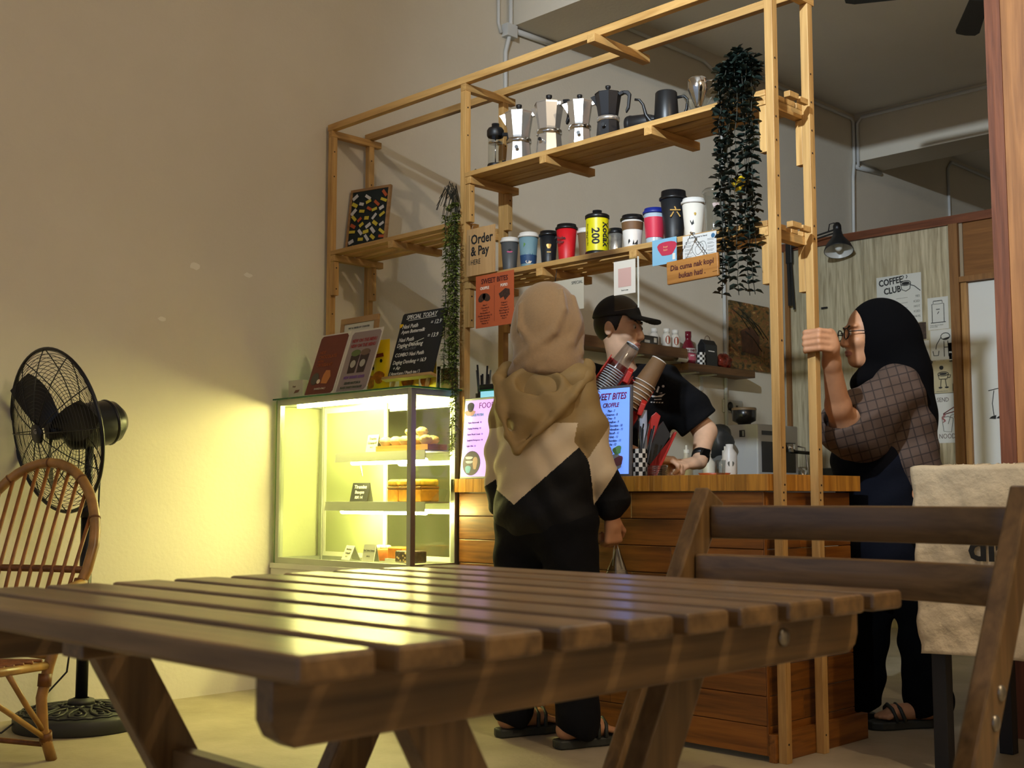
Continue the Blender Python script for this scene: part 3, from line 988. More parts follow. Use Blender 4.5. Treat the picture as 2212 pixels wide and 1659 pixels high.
# chalkboard on an easel
m_ew = WOOD('easel_wood', '#c9a469', '#a37b3f', 'x', 1, .6, .06)
ea = T('chalkboard_easel', 'chalkboard headed special today standing on a small wooden easel', 'chalkboard', (.785, -.140, ZT), rot=(math.radians(-17), 0, 0))
MB().prism([(-.145, .066), (.145, .066), (.145, .355), (.138, .362), (-.138, .362), (-.145, .355)], .005, (0, 0, 0)).build('slate', m_chalk, ea)
MB().box(-.160, .160, -.022, .010, .050, .0645).build('ledge', m_ew, ea, bevel=.002)
for s in (-1, 1):
    MB().bar((s * .085, .010, .36), (s * .115, .010, .003), .014, .010, (0, 1, 0)).build('leg', WOOD('easel_wood', '#c9a469', '#a37b3f', 'z', 1, .6, .06), ea)
MB().bar((0, .012, .30), (0, .135, .045), .014, .008, (0, 0, 1)).build('prop_leg', m_ew, ea)
CH = [('SPECIAL TODAY', .029, -.115, .332, 1.0), ('Nasi Putih', .027, -.128, .290, 1.0), ('= 12.9', .028, .055, .293, 1.0), ('Ayam Buttermilk', .024, -.126, .266, 1.0),
      ('Nasi Putih', .026, -.130, .228, 1.0), ('= 13.9', .028, .055, .232, 1.0), ('Daging Dendeng', .027, -.132, .202, 1.0), ('SOLD OUT', .016, -.09, .186, 1.2),
      ('COMBO Nasi Putih', .025, -.130, .158, 1.0), ('Daging Dendeng = 16.9', .0255, -.132, .124, .95), ('+ Air', .024, -.122, .098, 1.0), ('{ Americano / Peach tea / }', .020, -.138, .075, .98)]
for s, sz, x, z, sx in CH:
    text(s, sz, m_white if s != 'SOLD OUT' else M('faint_chalk', '#77797a', .8), ea, (x, -.0032, z), FRONT, 'LEFT', .0001, .12, sx * .93)
mb = MB()
mb.bar((-.10, -.003, .326), (.085, -.003, .328), .001, .0018)
mb.bar((-.115, -.003, .196), (.035, -.003, .232), .001, .0016)
mb.build('chalk_stroke', m_white, ea)
# brown box and pen at the end of the cabinet
o = T('brown_carton', 'brown carton with pale lettering behind the easel at the counter end', 'box', (.930, -.028, ZT))
MB().box(-.032, .032, -.02, .02, 0, .09).build('carton', M('brown_card', '#6b4a22', .7), o, bevel=.002)
text('OSG', .024, M('pale_letter', '#b08d55', .7), o, (-.028, -.0206, .045), shear=.15)
o = T('marker_pen', 'black marker pen standing behind the easel ledge', 'pen', (.878, -.045, ZT))
MB().cyl((0, 0, 0), (.004, 0, .085), .006, n=10).build('barrel', m_blk, o)
MB().cyl((.004, 0, .086), (.005, 0, .10), .0075, n=10).build('cap', m_blk, o)
# ------------------------------------------------------------------ coffee gear on the upper shelf
ZU, ZL = 2.1962, 1.7522
m_steel = M('polished_aluminium', '#e2dfd9', 0.26, 0.85)
m_steel2 = M('steel_band', '#d8d8d8', 0.12, 1.0)
m_plast = M('black_plastic', '#131315', 0.45)
def moka(x, y, h, label, body, rz, dark=False):
    o = T('moka_pot', label, 'coffee pot', (x, y, ZU), rz, 'moka pots on the upper shelf')
    r = h * 0.215
    a0 = PI / 8
    MB().lathe([(0, 0), (r * 1.0, 0), (r * 1.0, .006), (r * .86, h * .36), (0, h * .36)], 8, mat=0, smooth=False, a0=a0).build('boiler', body, o)
    MB(True).lathe([(r * .80, h * .36), (r * .92, h * .365), (r * .92, h * .43), (r * .80, h * .435)], 24).build('collar_ring', m_steel2 if not dark else m_steel, o)
    MB().lathe([(0, h * .435), (r * .76, h * .435), (r * .80, h * .47), (r * 1.06, h * .83), (r * 1.06, h * .845), (0, h * .845)], 8, smooth=False, a0=a0).build('pouring_chamber', body, o)
    MB().lathe([(r * 1.08, h * .846), (r * 1.08, h * .858), (r * .35, h * .91), (0, h * .915)], 8, smooth=False, a0=a0).build('lid', body, o)
    MB(True).lathe([(0, h * .912), (r * .14, h * .915), (r * .13, h * .94), (r * .22, h * .96), (r * .22, h * .995), (0, h)], 12).build('knob', m_plast, o)
    MB().prism([(r * .95, h * .66), (r * 1.42, h * .82), (r * 1.08, h * .845), (r * .95, h * .845)], r * .5, (0, 0, 0), (-1, 0, 0)).build('spout', body, o)
    hd = MB()
    hd.bar((r * .98, 0, h * .82), (r * 1.30, 0, h * .845), r * .34, h * .055)
    hd.build('hinge', body, o)
    MB().prism([(r * 1.28, h * .875), (r * 1.75, h * .86), (r * 1.95, h * .80), (r * 1.80, h * .55), (r * 1.52, h * .47), (r * 1.50, h * .52), (r * 1.62, h * .60), (r * 1.68, h * .76), (r * 1.55, h * .80), (r * 1.28, h * .82)], r * .30, (0, 0, 0)).build('handle', m_plast, o, bevel=.003)
    MB().cyl((0, -r * .85, h * .25), (0, -r * 1.12, h * .25), .006, n=10).build('safety_valve', m_steel2, o)
    MB().cyl((0, -r * 1.12, h * .25), (0, -r * 1.22, h * .25), .0075, n=10).build('valve_cap', m_plast, o)
    return o
moka(1.214, .095, .262, 'silver moka pot next to the french press on the upper shelf', m_steel, 0.62)
moka(1.385, .095, .262, 'silver moka pot with its black handle turned to the side, second from the french press', m_steel, 0.15)
moka(1.546, .100, .226, 'smaller silver moka pot standing beside the black one', m_steel, 0.62)
moka(1.697, .095, .224, 'black moka pot with silver band on the upper shelf', M('black_enamel', '#17181c', 0.35), 0.35, True)
# french press
o = T('french_press', 'small glass french press with black lid at the post end of the upper shelf', 'french press', (1.085, .085, ZU), .3)
m_cg = GLASS('clear_glass', '#f4f6f4', 0.12)
MB(True).lathe([(.030, .012), (.031, .02), (.031, .150), (.033, .155)], 24).build('beaker', m_cg, o)
MB(True).lathe([(0, 0), (.034, 0), (.034, .030), (.032, .034)], 24).build('base_holder', m_plast, o)
MB(True).lathe([(.033, .150), (.036, .156), (.036, .178), (.030, .188), (.016, .190), (.016, .207), (0, .209)], 24).build('lid', m_plast, o)
MB(True).cyl((0, 0, .04), (0, 0, .15), .0025, n=8).build('plunger_rod', m_steel2, o)
MB(True).lathe([(0, .122), (.029, .122), (.029, .128), (0, .130)], 20).build('filter_disc', m_steel2, o)
MB().prism([(.034, .03), (.066, .03), (.072, .09), (.066, .16), (.034, .165), (.034, .15), (.056, .147), (.060, .09), (.056, .045), (.034, .045)], .010).build('handle', m_plast, o, bevel=.002)
# tumbler lying on its side, gooseneck kettle
o = T('black_tumbler', 'black tapered tumbler lying on its side on the upper shelf', 'tumbler', (1.865, .085, ZU + .036), rot=(PI / 2, 0, math.radians(100)))
MB(True).lathe([(0, -.055), (.034, -.055), (.036, -.05), (.030, .03), (.018, .065), (.016, .07), (0, .07)], 22).build('body', m_plast, o)
MB(True).lathe([(.0362, -.046), (.0368, -.040), (.0356, -.036)], 22).build('rim_ring', m_blk, o)
o = T('gooseneck_kettle', 'matt black gooseneck kettle with thin curved spout', 'kettle', (1.985, .085, ZU), math.radians(35))
mk = M('matt_black', '#1c1d1f', 0.38, 0.3)
MB(True).lathe([(0, 0), (.046, 0), (.047, .004), (.040, .122), (.037, .126), (0, .127)], 26).build('body', mk, o)
MB().tube([(-.040, 0, .018), (-.060, 0, .022), (-.075, 0, .045), (-.085, 0, .085), (-.098, 0, .103), (-.116, 0, .106)], [.010, .009, .007, .0055, .005, .0045], 10).build('spout', mk, o)
MB().tube([(.040, 0, .105), (.066, 0, .108), (.078, 0, .095), (.074, 0, .06), (.062, 0, .034), (.045, 0, .022)], .0055, 10).build('handle', mk, o)
# glass dripper with steel cone
o = T('glass_dripper', 'glass pour-over dripper holding a steel cone', 'dripper', (2.125, .09, ZU), .2)
MB(True).lathe([(0, .0), (.046, 0), (.046, .006), (.020, .010), (.022, .022), (.058, .085), (.060, .085)], 26).build('dripper_cone', m_cg, o)
MB(True).lathe([(.012, .040), (.036, .100), (.036, .138), (.030, .145), (.026, .145)], 22).build('steel_filter', m_steel2, o)
MB().tube([(.036, 0, .13), (.058, 0, .128), (.060, 0, .105), (.040, 0, .095)], .003, 8).build('filter_handle', m_steel2, o)
o = tag(MB().tube([(1.010, .03, ZU + .004), (1.025, .028, ZU + .012), (1.035, .03, ZU + .003)], .004, 6).build('cable_clip', m_plast), 'short black clip lying at the post end of the upper shelf', 'clip')

# ------------------------------------------------------------------ takeaway cups on the lower shelf
m_lidw = M('white_lid', '#d9d6cf', 0.4)
m_lidb = M('black_lid', '#101113', 0.35)
CUPG = 'cups on the lower shelf'
def cup(x, h, r, label, body, lid, y=.075, band=None, deco=None, rz=0.0, taper=.74, lidh=.016):
    o = T('takeaway_cup', label, 'cup', (x, y, ZL), rz, CUPG)
    hb = h - lidh
    MB(True).lathe([(0, .002), (r * taper, 0), (r * taper, .004), (r * .98, hb), (r * .95, hb)], 28).build('cup_body', body, o)
    if lid:
        MB(True).lathe([(r * .99, hb - .004), (r * 1.08, hb - .003), (r * 1.08, hb + .004), (r * .96, hb + .007), (r * .92, h), (r * .80, h), (r * .78, h - .005), (0, h - .005)], 28).build('lid', lid, o)
    if band:
        z0, z1, m = band
        f = lambda z: r * (taper + (.98 - taper) * z / hb) + .0008
        MB(True).lathe([(f(z0), z0), (f(z1), z1)], 28).build('sleeve', m, o)
    if deco:
        for nm, m, poly, z in deco:
            rr = r * (taper + (.98 - taper) * z / hb) + .0012
            mb = MB()
            # wrap the little picture around the cup
            ang0 = math.radians(-45) - rz
            vs = [((rr) * math.cos(ang0 + px / rr), (rr) * math.sin(ang0 + px / rr), z + pz) for px, pz in poly]
            n = len(vs)
            vs += [(a * .985, b * .985, c) for a, b, c in vs]
            mb.add(vs, [tuple(range(n))] + [(i, n + i, n + (i + 1) % n, (i + 1) % n) for i in range(n)])
            mb.build(nm, m, o)
    return o
def blob(a, b, k=0.2, n=14, ph=0.0):
    return [(a * math.cos(t) * (1 + k * math.sin(3 * t + ph)), b * math.sin(t) * (1 + k * math.cos(2 * t + ph))) for t in np.linspace(0, 2 * PI, n + 1)[:-1]]
m_pink = M('pink_logo', '#c24a78', .5); m_gold = M('gold_logo', '#b08d4a', .4, .5)
cup(1.200, .140, .037, 'dark grey paper cup with white lid and pink logo beside the order sign', M('grey_cup', '#4b4d4e', .5), m_lidw, deco=[('logo', m_pink, blob(.012, .004), .078), ('logo_dot', m_ink, blob(.006, .006), .085)], y=.055)
cup(1.297, .147, .040, 'paper cup printed with blue peaks and green hills, white lid', M('landscape_cup', '#6f8f99', .5), m_lidw, y=.065, band=(.02, .055, M('dark_blue_print', '#23456e', .5)),
    deco=[('peak', M('blue_print', '#2f5f90', .5), [(-.018, 0), (-.006, .05), (.004, 0)], .045), ('peak', M('teal_print', '#2c6b74', .5), [(.002, 0), (.012, .045), (.020, 0)], .045), ('hill', M('green_print', '#5d8a3c', .5), [(-.022, .0), (-.02, .02), (-.012, .012)], .085), ('dog_shape', M('cream_print2', '#d8cdb8', .5), blob(.012, .008), .025)])
cup(1.399, .139, .037, 'black paper cup with gold emblem between the blue cup and the red cup', M('black_cup', '#16181b', .45), m_lidb, deco=[('emblem', m_gold, blob(.009, .013, .3), .075), ('emblem_text', m_gold, [(-.008, 0), (.008, 0), (.008, .004), (-.008, .004)], .05)])
rc = cup(1.496, .151, .041, 'bright red paper cup with black lid', M('red_cup', '#c2161f', .45), m_lidb)
for s, z in (('Alaska', .088), ('tiger', .072)):
    text(s, .016, m_ink, rc, (.0265 - .018, -.0285 - .018, z), (PI / 2, 0, PI / 4), 'CENTER', .0003)
cup(1.572, .128, .034, 'small kraft brown cup with white lid squeezed beside the film canister', M('kraft_cup', '#6c5234', .7), m_lidw, y=.105)
# film canister mug
o = T('film_canister_cup', 'yellow film canister shaped tumbler with black ends reading kodak 200', 'tumbler', (1.655, .075, ZL), 0, CUPG)
m_yel = M('film_yellow', '#d8cf12', .35)
MB(True).lathe([(0, 0), (.046, 0), (.047, .004), (.047, .018), (.044, .020)], 30).build('bottom_cap', m_lidb, o)
MB(True).lathe([(.044, .018), (.044, .148)], 30).build('label_wrap', m_yel, o)
MB(True).lathe([(.044, .146), (.047, .148), (.047, .160), (.042, .164), (.018, .164), (.018, .181), (0, .182)], 30).build('top_cap', m_lidb, o)
def wraptext(s, size, r, ang, z, parent, mat, bold=.0004):
    c = bpy.data.curves.new('lettering', 'FONT'); c.body = s; c.size = size; c.extrude = .0002; c.offset = bold; c.align_x = 'CENTER'; c.align_y = 'CENTER'; c.resolution_u = 2
    tmp = bpy.data.objects.new('lettering', c); me = bpy.data.meshes.new_from_object(tmp); bpy.data.objects.remove(tmp)
    for v in me.vertices:
        along, across = v.co.x, v.co.y           # text runs down the canister
        a = ang + across / r
        rr = r + .0006 + v.co.z
        v.co = (rr * math.cos(a), rr * math.sin(a), z - along)
    me.materials.clear(); me.materials.append(mat)
    return link(me, 'lettering', parent)
wraptext('200', .042, .044, math.radians(-60), .075, o, m_ink, .0012)
wraptext('Kodak', .036, .044, math.radians(-6), .083, o, m_ink, .0012)
wraptext('35mm colour print film', .009, .044, math.radians(-104), .083, o, m_ink, .0001)
wraptext('24 exp', .009, .044, math.radians(-112), .083, o, m_ink, .0001)
# the rest of the row
cup(1.745, .096, .027, 'small silver tumbler with black lid next to the film canister', M('silver_cup', '#a8a49c', .3, .7, noise=.5, nscale=30), m_lidb, taper=.9)
cup(1.828, .132, .042, 'paper cup with brown sleeve and black and white drawing, black lid', M('white_cup', '#d7d3cc', .5), m_lidb, band=(.075, .105, M('brown_sleeve', '#6f5033', .6)),
    deco=[('drawing', m_ink, [(-.004, 0), (.016, .0), (.018, .03), (.006, .045), (-.002, .05), (.002, .025)], .018), ('drawing', m_ink, [(-.022, .03), (-.010, .052), (-.004, .05), (-.014, .028)], .02), ('drawing', m_ink, [(-.02, .0), (-.012, .01), (-.016, .022), (-.02, .012)], .02)])
cup(1.932, .140, .040, 'clear cup with dark blue lid and red print behind the blue flyer', M('pale_cup', '#a9b9c4', .25), M('blue_lid', '#17267a', .4), band=(.03, .105, M('print_red', '#c8324a', .4)))
tb = cup(2.020, .189, .048, 'tall matt black cup with black lid and gold character', M('black_cup2', '#15171a', .5), m_lidb, lidh=.028, taper=.68)
text('六', .042, m_gold, tb, (.0310, -.0310, .090), (PI / 2, 0, PI / 4), 'CENTER', .0004)
cup(2.108, .146, .041, 'cream white cup with white lid and a small dark figure print', M('cream_cup', '#dfd8ca', .5), m_lidw,
    deco=[('print', m_ink, [(-.012, .0), (-.004, .006), (-.006, .02), (-.002, .035), (-.008, .045), (-.014, .03), (-.018, .015)], .045), ('print', M('gold_print', '#c09a3a', .5), blob(.004, .006), .085)])
o = cup(2.198, .166, .039, 'empty clear plastic cup at the plant end of the lower shelf', GLASS('clear_cup', '#eef2f2', .14, .08), None, deco=[('printed_logo', M('faint_logo', '#b09a94', .6), blob(.011, .014, .3), .10)])
MB(True).lathe([(.039, .150), (.042, .152), (.042, .158), (.034, .166), (.012, .168)], 26).build('lid', GLASS('clear_lid', '#f4f6f6', .16, .1), o)
o = tag(MB(True).ball((2.285, .11, ZL + .175), (.035, .03, .03), 8).build('yellow_ornament', M('yellow_toy', '#d2b51e', .5)), 'yellow ornament half hidden behind the hanging eucalyptus plant', 'ornament')
MB().cyl((2.285, .11, ZL), (2.285, .11, ZL + .15), .006, n=8).build('stand', m_plast, o)
MB().cyl((2.285, .11, ZL), (2.285, .11, ZL + .006), .03, n=16).build('foot', m_plast, o)

# ------------------------------------------------------------------ board of stickers on the wall bay shelf
o = T('sticker_board', 'wood framed black board covered with yellow and white stickers on the wall shelf', 'board', (.120, .130, 1.9985), rot=(math.radians(-8), 0, math.radians(14)))
MB().box(-.085, .130, 0, .006, .010, .315).build('panel', M('dark_felt', '#14201f', .8), o)
for a in ((-.097, -.085, -.004, .012, 0, .328), (.130, .142, -.004, .012, 0, .328), (-.085, .130, -.004, .012, 0, .010), (-.085, .130, -.004, .012, .315, .328)):
    MB().box(*a).build('frame_bar', m_frw, o)
SY, SW, SO = M('sticker_yellow', '#c9b83a', .5), M('sticker_white', '#c9c8c4', .5), M('sticker_orange', '#b5532c', .5)
for k in range(40):
    mb = MB(); a = random.uniform(-.9, .9); w, h = random.uniform(.026, .040), random.uniform(.013, .018)
    c_, s_ = math.cos(a), math.sin(a)
    px, pz = -.060 + .042 * (k % 5) + random.uniform(-.008, .008), .032 + .036 * (k // 5) + random.uniform(-.008, .008)
    if pz < .27 or k % 2:
        mb.prism([(px + c_ * i - s_ * j, pz + s_ * i + c_ * j) for i, j in ((-w / 2, -h / 2), (w / 2, -h / 2), (w / 2, h / 2), (-w / 2, h / 2))], .001, (0, -.0008 - .0002 * k, 0))
        mb.build('sticker', (SY, SW, SY, SO, SY, SW)[k % 6], o)

# ------------------------------------------------------------------ signs hung on the shelf front
def sheet(name, label, cat, loc, w, h, mat, th=.0015, rot=(0, 0, 0), part_name='sheet', bevel=0):
    o = T(name, label, cat, loc, rot=rot)
    MB().box(-w / 2, w / 2, -th, 0, 0, h).build(part_name, mat, o, bevel=bevel)
    return o
m_signw = WOOD('sign_plywood', '#bf9a6a', '#a5804f', 'z', .8, .6, .03)
o = sheet('order_sign', 'plywood sign reading order and pay here hung on the middle post', 'sign', (1.122, -.030, 1.742), .165, .195, m_signw, .006)
MB().bar((-.066, -.0066, .045), (-.066, -.0066, .17), .0016, .0006, (0, 1, 0)).build('rule_line', m_ink, o)
text('Order', .056, m_ink, o, (-.056, -.0064, .130), FRONT, 'LEFT', .0012, 0, .88)
text('& Pay', .054, m_ink, o, (-.056, -.0064, .082), FRONT, 'LEFT', .0012, 0, .86)
text('HERE', .030, m_ink, o, (-.058, -.0064, .045), FRONT, 'LEFT', 0, 0, .85)
MB().tube([(.0 - .055, -.003, .193), (-.058, .006, .212), (-.05, .02, .215)], .0012, 6).build('hook', m_steel2, o)
o = sheet('sweet_bites_poster', 'orange sweet bites poster hung below the order sign', 'poster', (1.205, -.034, 1.522), .218, .214, M('orange_paper', '#b4562f', .65), .002)
m_dk = M('maroon_ink', '#4a1712', .7)
text('SWEET BITES', .029, m_dk, o, (0, -.0026, .178), FRONT, 'CENTER', .0006, 0, .92)
text('CROFFLE', .016, M('white_ink', '#e6ddd0', .7), o, (-.057, -.0026, .155), FRONT, 'CENTER', .0004, 0, .8)
text('POPSO', .016, M('white_ink', '#e6ddd0', .7), o, (.055, -.0026, .155), FRONT, 'CENTER', .0004, 0, .8)
MB().bar((0, -.0024, .02), (0, -.0024, .165), .001, .0004, (0, 1, 0)).build('rule_line', m_dk, o)
waf = M('waffle_print', '#3a2418', .7, noise=.5, nscale=120)
for cx, a in ((-.072, .5), (-.047, -.4)):
    MB().prism([(cx + .024 * math.cos(t) * math.cos(a) - .014 * math.sin(t) * math.sin(a), .122 + .024 * math.cos(t) * math.sin(a) + .016 * math.sin(t) * math.cos(a)) for t in np.linspace(0, 2 * PI, 13)[:-1]], .0006, (0, -.0024, 0)).build('waffle_picture', waf, o)
MB().prism([(.025, .128), (.062, .146), (.086, .140), (.088, .118), (.06, .098), (.052, .114), (.034, .108)], .0006, (0, -.0024, 0)).build('pastry_picture', waf, o)
for k, s in enumerate(('Plain 7', 'Chocolate 8', 'Oreo 9', 'Marshmallow 9', 'Double Chocolate 10', 'Lotus Biscoff 11', 'Red Velvet 11', 'Matcha 12')):
    text(s, .0092, m_dk, o, (-.055, -.0024, .087 - .0105 * k), FRONT, 'CENTER')
for k, s in enumerate(('Original 6', 'Cheese 8', 'Chocolate 8', 'Black Pepper 9', 'Mozzarella 10', 'Sausage 10', 'Floss 9')):
    text(s, .0092, m_dk, o, (.055, -.0024, .087 - .0105 * k), FRONT, 'CENTER')
# acrylic payment card (code left blank)
o = T('payment_stand', 'clear acrylic holder with a white card hanging from the shelf edge', 'sign', (1.896, -.045, 1.512))
MB().box(-.055, .055, -.003, 0, 0, .185).build('acrylic_plate', GLASS('acrylic', '#eef1ee', .16, .05), o)
MB().box(-.055, .045, -.0048, -.0032, .055, .178).build('card', M('card_cream', '#d8d2c6', .6), o)
MB().box(-.034, .026, -.0054, -.005, .082, .150).build('printed_square', M('faded_red', '#c9a39a', .6), o)
text('Scan to pay', .007, m_grey, o, (-.004, -.0054, .068), FRONT, 'CENTER')
MB().box(.0545, .058, -.004, .001, 0, .185).build('edge_strip', M('acrylic_edge', '#d9dcd4', .2), o)
# hanging plank with chain
o = T('kopi_plank', 'wooden plank sign on a chain reading dia cuma nak kopi bukan hati', 'sign', (2.198, -.048, 1.577), rot=(0, math.radians(-1.5), 0))
MB().box(-.108, .108, -.012, 0, 0, .080).build('plank', WOOD('plank_sign', '#b07a3c', '#8a5a25', 'x', .8, .5, .03), o, bevel=.003)
text('Dia cuma nak kopi', .0265, m_dk, o, (0, -.0124, .046), FRONT, 'CENTER', .0006, .1, .92)
text('bukan hati .', .0265, m_dk, o, (0, -.0124, .016), FRONT, 'CENTER', .0006, .1, .92)
mb = MB()
for s in (-1, 1):
    for i in range(16):
        t0 = i / 16; p = Vector((s * .062 * (1 - t0) , -.006, .080 + .085 * t0)); q = Vector((s * .062 * (1 - t0 - .05), -.006, .080 + .085 * (t0 + .05)))
        mb.tube([p + Vector((.0025 if i % 2 else 0, 0, 0)), (p + q) / 2 + Vector((0, .002 if i % 2 else -.002, 0)), q], .0014, 5)
k = mb.build('chain', M('dark_chain', '#3b3530', .4, .8), o); k['kind'] = 'stuff'
MB().cyl((0, -.01, .166), (0, .01, .166), .004, n=8).build('hook_pin', m_steel2, o)
o = sheet('blue_flyer', 'light blue flyer with a red shape clipped to the shelf edge', 'flyer', (2.044, -.012, 1.660), .108, .092, M('sky_paper', '#7fb2cf', .6), .0012)
MB().prism(blob(.040, .030, .18, 18), .0006, (.012, -.0016, .055)).build('red_shape', M('crimson_print', '#b8304a', .6), o)
text('kopi\nkaw', .011, M('peach_ink', '#e0a27c', .6), o, (.006, -.0024, .058), FRONT, 'CENTER')
MB().prism([(0, 0), (.012, 0), (.012, .022), (0, .022)], .0006, (.036, -.0016, .012)).build('white_square', M('white_ink', '#e6ddd0', .7), o)
o = sheet('drawing_flyer', 'white flyer with pencil drawings and a blue badge behind the plank chain', 'flyer', (2.196, -.012, 1.652), .142, .094, M('white_paper', '#d5d5d2', .7), .0012)
text('Coffee Brewer Is Here!', .008, m_ink, o, (-.005, -.0016, .082), FRONT, 'CENTER')
MB().prism(blob(.008, .008, 0), .0006, (.058, -.0016, .080)).build('badge', M('badge_blue', '#3b6b8f', .6), o)
mb = MB()
for k in range(16):
    z = .012 + .0042 * k
    if k % 3:
        mb.bar((-.062, -.0016, z), (-.035 + .01 * random.random(), -.0016, z), .0006, .0008, (0, 1, 0))
        mb.bar((.034, -.0016, z), (.056 + .008 * random.random(), -.0016, z), .0006, .0008, (0, 1, 0))
mb.tube([(.03 * math.cos(t), -.0016, .042 + .028 * math.sin(t) * (1 + .2 * math.sin(3 * t))) for t in np.linspace(0, 2 * PI, 25)[:-1]], .0007, 4, closed=True)
mb.tube([(.018 * math.cos(t), -.0016, .042 + .018 * math.sin(t) * (1 + .3 * math.sin(2 * t))) for t in np.linspace(0, 2 * PI, 25)[:-1]], .0007, 4, closed=True)
k = mb.build('pencil_lines', m_grey, o); k['kind'] = 'stuff'
# white notice behind the customer's head
o = sheet('menu_notice', 'white notice hanging under the lower shelf behind the customer', 'notice', (1.585, -.012, 1.545), .155, .12, M('notice_cream', '#b9b3a2', .6), .0015)
text('SPECIAL', .016, m_grey, o, (.045, -.0022, .098), FRONT, 'CENTER')
MB().tube([(-.07, 0, .12), (-.07, .01, .17)], .0015, 5).build('hanger_chain', m_blk, o)

# ------------------------------------------------------------------ hanging plants
def leaf_mesh(name, l, w, mat, fold=.25):
    vs = [(0, 0, 0), (l * .3, w * .42, w * fold), (l * .7, w * .5, w * fold), (l, 0, -l * .05), (l * .7, -w * .5, w * fold), (l * .3, -w * .42, w * fold), (l * .5, 0, 0)]
    me = bpy.data.meshes.new(name)
    me.from_pydata(vs, [], [(0, 6, 1), (1, 6, 2), (2, 6, 3), (3, 6, 4), (4, 6, 5), (5, 6, 0)])
    me.materials.append(mat)
    me.polygons.foreach_set('use_smooth', [True] * 6)
    return me
m_euc = M('eucalyptus_leaf', '#1b2a25', .5, noise=.3, nscale=30)
m_stem = M('plant_stem', '#2a2a1e', .7)
eu = T('hanging_eucalyptus', 'dark trailing eucalyptus plant hanging in front of the end post', 'plant', (2.362, .03, ZU))
MB(True).lathe([(0, .0), (.032, 0), (.045, .055), (.040, .055), (.0, .05)], 18).build('pot', M('dark_pot', '#22211f', .6), eu)
lm = [leaf_mesh('leaf', .034, .023, m_euc), leaf_mesh('leaf', .028, .021, m_euc), leaf_mesh('leaf', .038, .022, m_euc)]
spots, stems = [], []
for k in range(15):
    a = PI * 2 * k / 15
    ox, oy = .060 * math.cos(a) + random.uniform(-.008, .008), -.035 + .028 * math.sin(a)
    low = (-.70, -.60, -.66, -.54, -.68)[k % 5] + random.uniform(-.06, .06)
    if oy > -.035:
        low = max(low, -.1) if abs(ox) < .03 else low
    top = Vector((random.uniform(-.02, .02), random.uniform(-.01, .01), .06))
    path = [top, Vector((ox * .6, oy * .7, .145 + random.uniform(-.02, .02))), Vector((ox * .95, oy - .01, .10))]
    z = .06
    while z > low:
        path.append(Vector((ox + random.uniform(-.006, .006), min(oy, -.036) - .012 + random.uniform(-.006, .006), z)))
        z -= .05
    stems.append(path)
    for p, q in zip(path[:-1], path[1:]):
        m_ = 2 if (q - p).length > .02 else 1
        for s in range(m_):
            c = p.lerp(q, (s + .5) / m_)
            b = random.random() * 6.28
            for e in (0, PI):
                spots.append((c, b + e))
for path in stems:
    MB().tube(path, .0014, 5).build('stem', m_stem, eu)
random.shuffle(spots)
extra = MB(True)
for i, (c, b) in enumerate(spots):
    rot = Euler((random.uniform(-.5, .5), random.uniform(-.45, .55), b))
    if i < 298:
        o = bpy.data.objects.new('leaf', lm[i % 3]); COL.objects.link(o); o.parent = eu; o.location = c; o.rotation_euler = rot
    else:
        me = lm[i % 3]; R = Matrix.Translation(c) @ rot.to_matrix().to_4x4()
        extra.add([R @ v.co for v in me.vertices], [tuple(p.vertices) for p in me.polygons])
# dense crown of the plant
for i in range(260):
    a = random.random() * 6.28; r = random.random() ** .5
    c = Vector((.062 * r * math.cos(a), -.022 + .048 * r * math.sin(a), .045 + .135 * random.random() * (1 - .5 * r)))
    R = Matrix.Translation(c) @ Euler((random.uniform(-.6, .6), random.uniform(-.8, .5), random.random() * 6.28)).to_matrix().to_4x4()
    me = lm[i % 3]
    extra.add([R @ v.co for v in me.vertices], [tuple(p.vertices) for p in me.polygons])
k = extra.build('foliage', m_euc, eu); k['kind'] = 'stuff'

vi = T('hanging_vine', 'thin green trailing vine hanging from the wall shelf down past the cabinet', 'plant', (.965, -.018, 1.9985))
m_vine = M('vine_leaf', '#74853f', .55, noise=.4, nscale=40)
fol, twg = MB(True), MB(True)
ls = leaf_mesh('leaf_small', .021, .0075, m_vine, .1)
for k in range(17):
    ox, oy = .020 + random.uniform(-.044, .032), -.048 + random.uniform(-.018, .012)
    low = random.choice([-.72, -.80, -.66, -.62, -.75]) if k > 1 else -1.0
    if k < 4:
        ox, low = (.030, .040, .048, .036)[k], (-1.0, -.93, -.84, -.98)[k]
    low = max(low, -.69) if ox < .022 else low
    sway = random.uniform(-.006, .006)
    path = [Vector((-.02 + random.uniform(-.02, .02), .03, .012)), Vector((ox * .3 - .012, -.01, .11 + random.uniform(0, .04))), Vector((ox * .7, oy * .8, .05))]
    z = 0.0
    while z > low:
        path.append(Vector((ox + sway * math.sin(z * 7) + random.uniform(-.003, .003), oy + random.uniform(-.003, .003), z)))
        z -= .022
    twg.tube(path, .0011, 4)
    for c in path[2:]:
        for e in range(5):
            R = Matrix.Translation(c + Vector((0, 0, random.uniform(-.01, .01)))) @ Euler((random.uniform(-.4, .4), random.uniform(-.2, .7), random.random() * 6.28)).to_matrix().to_4x4()
            fol.add([R @ v.co for v in ls.vertices], [tuple(p.vertices) for p in ls.polygons])
twg.build('trailing_stems', m_stem, vi)['kind'] = 'stuff'
fol.build('foliage', m_vine, vi)['kind'] = 'stuff'
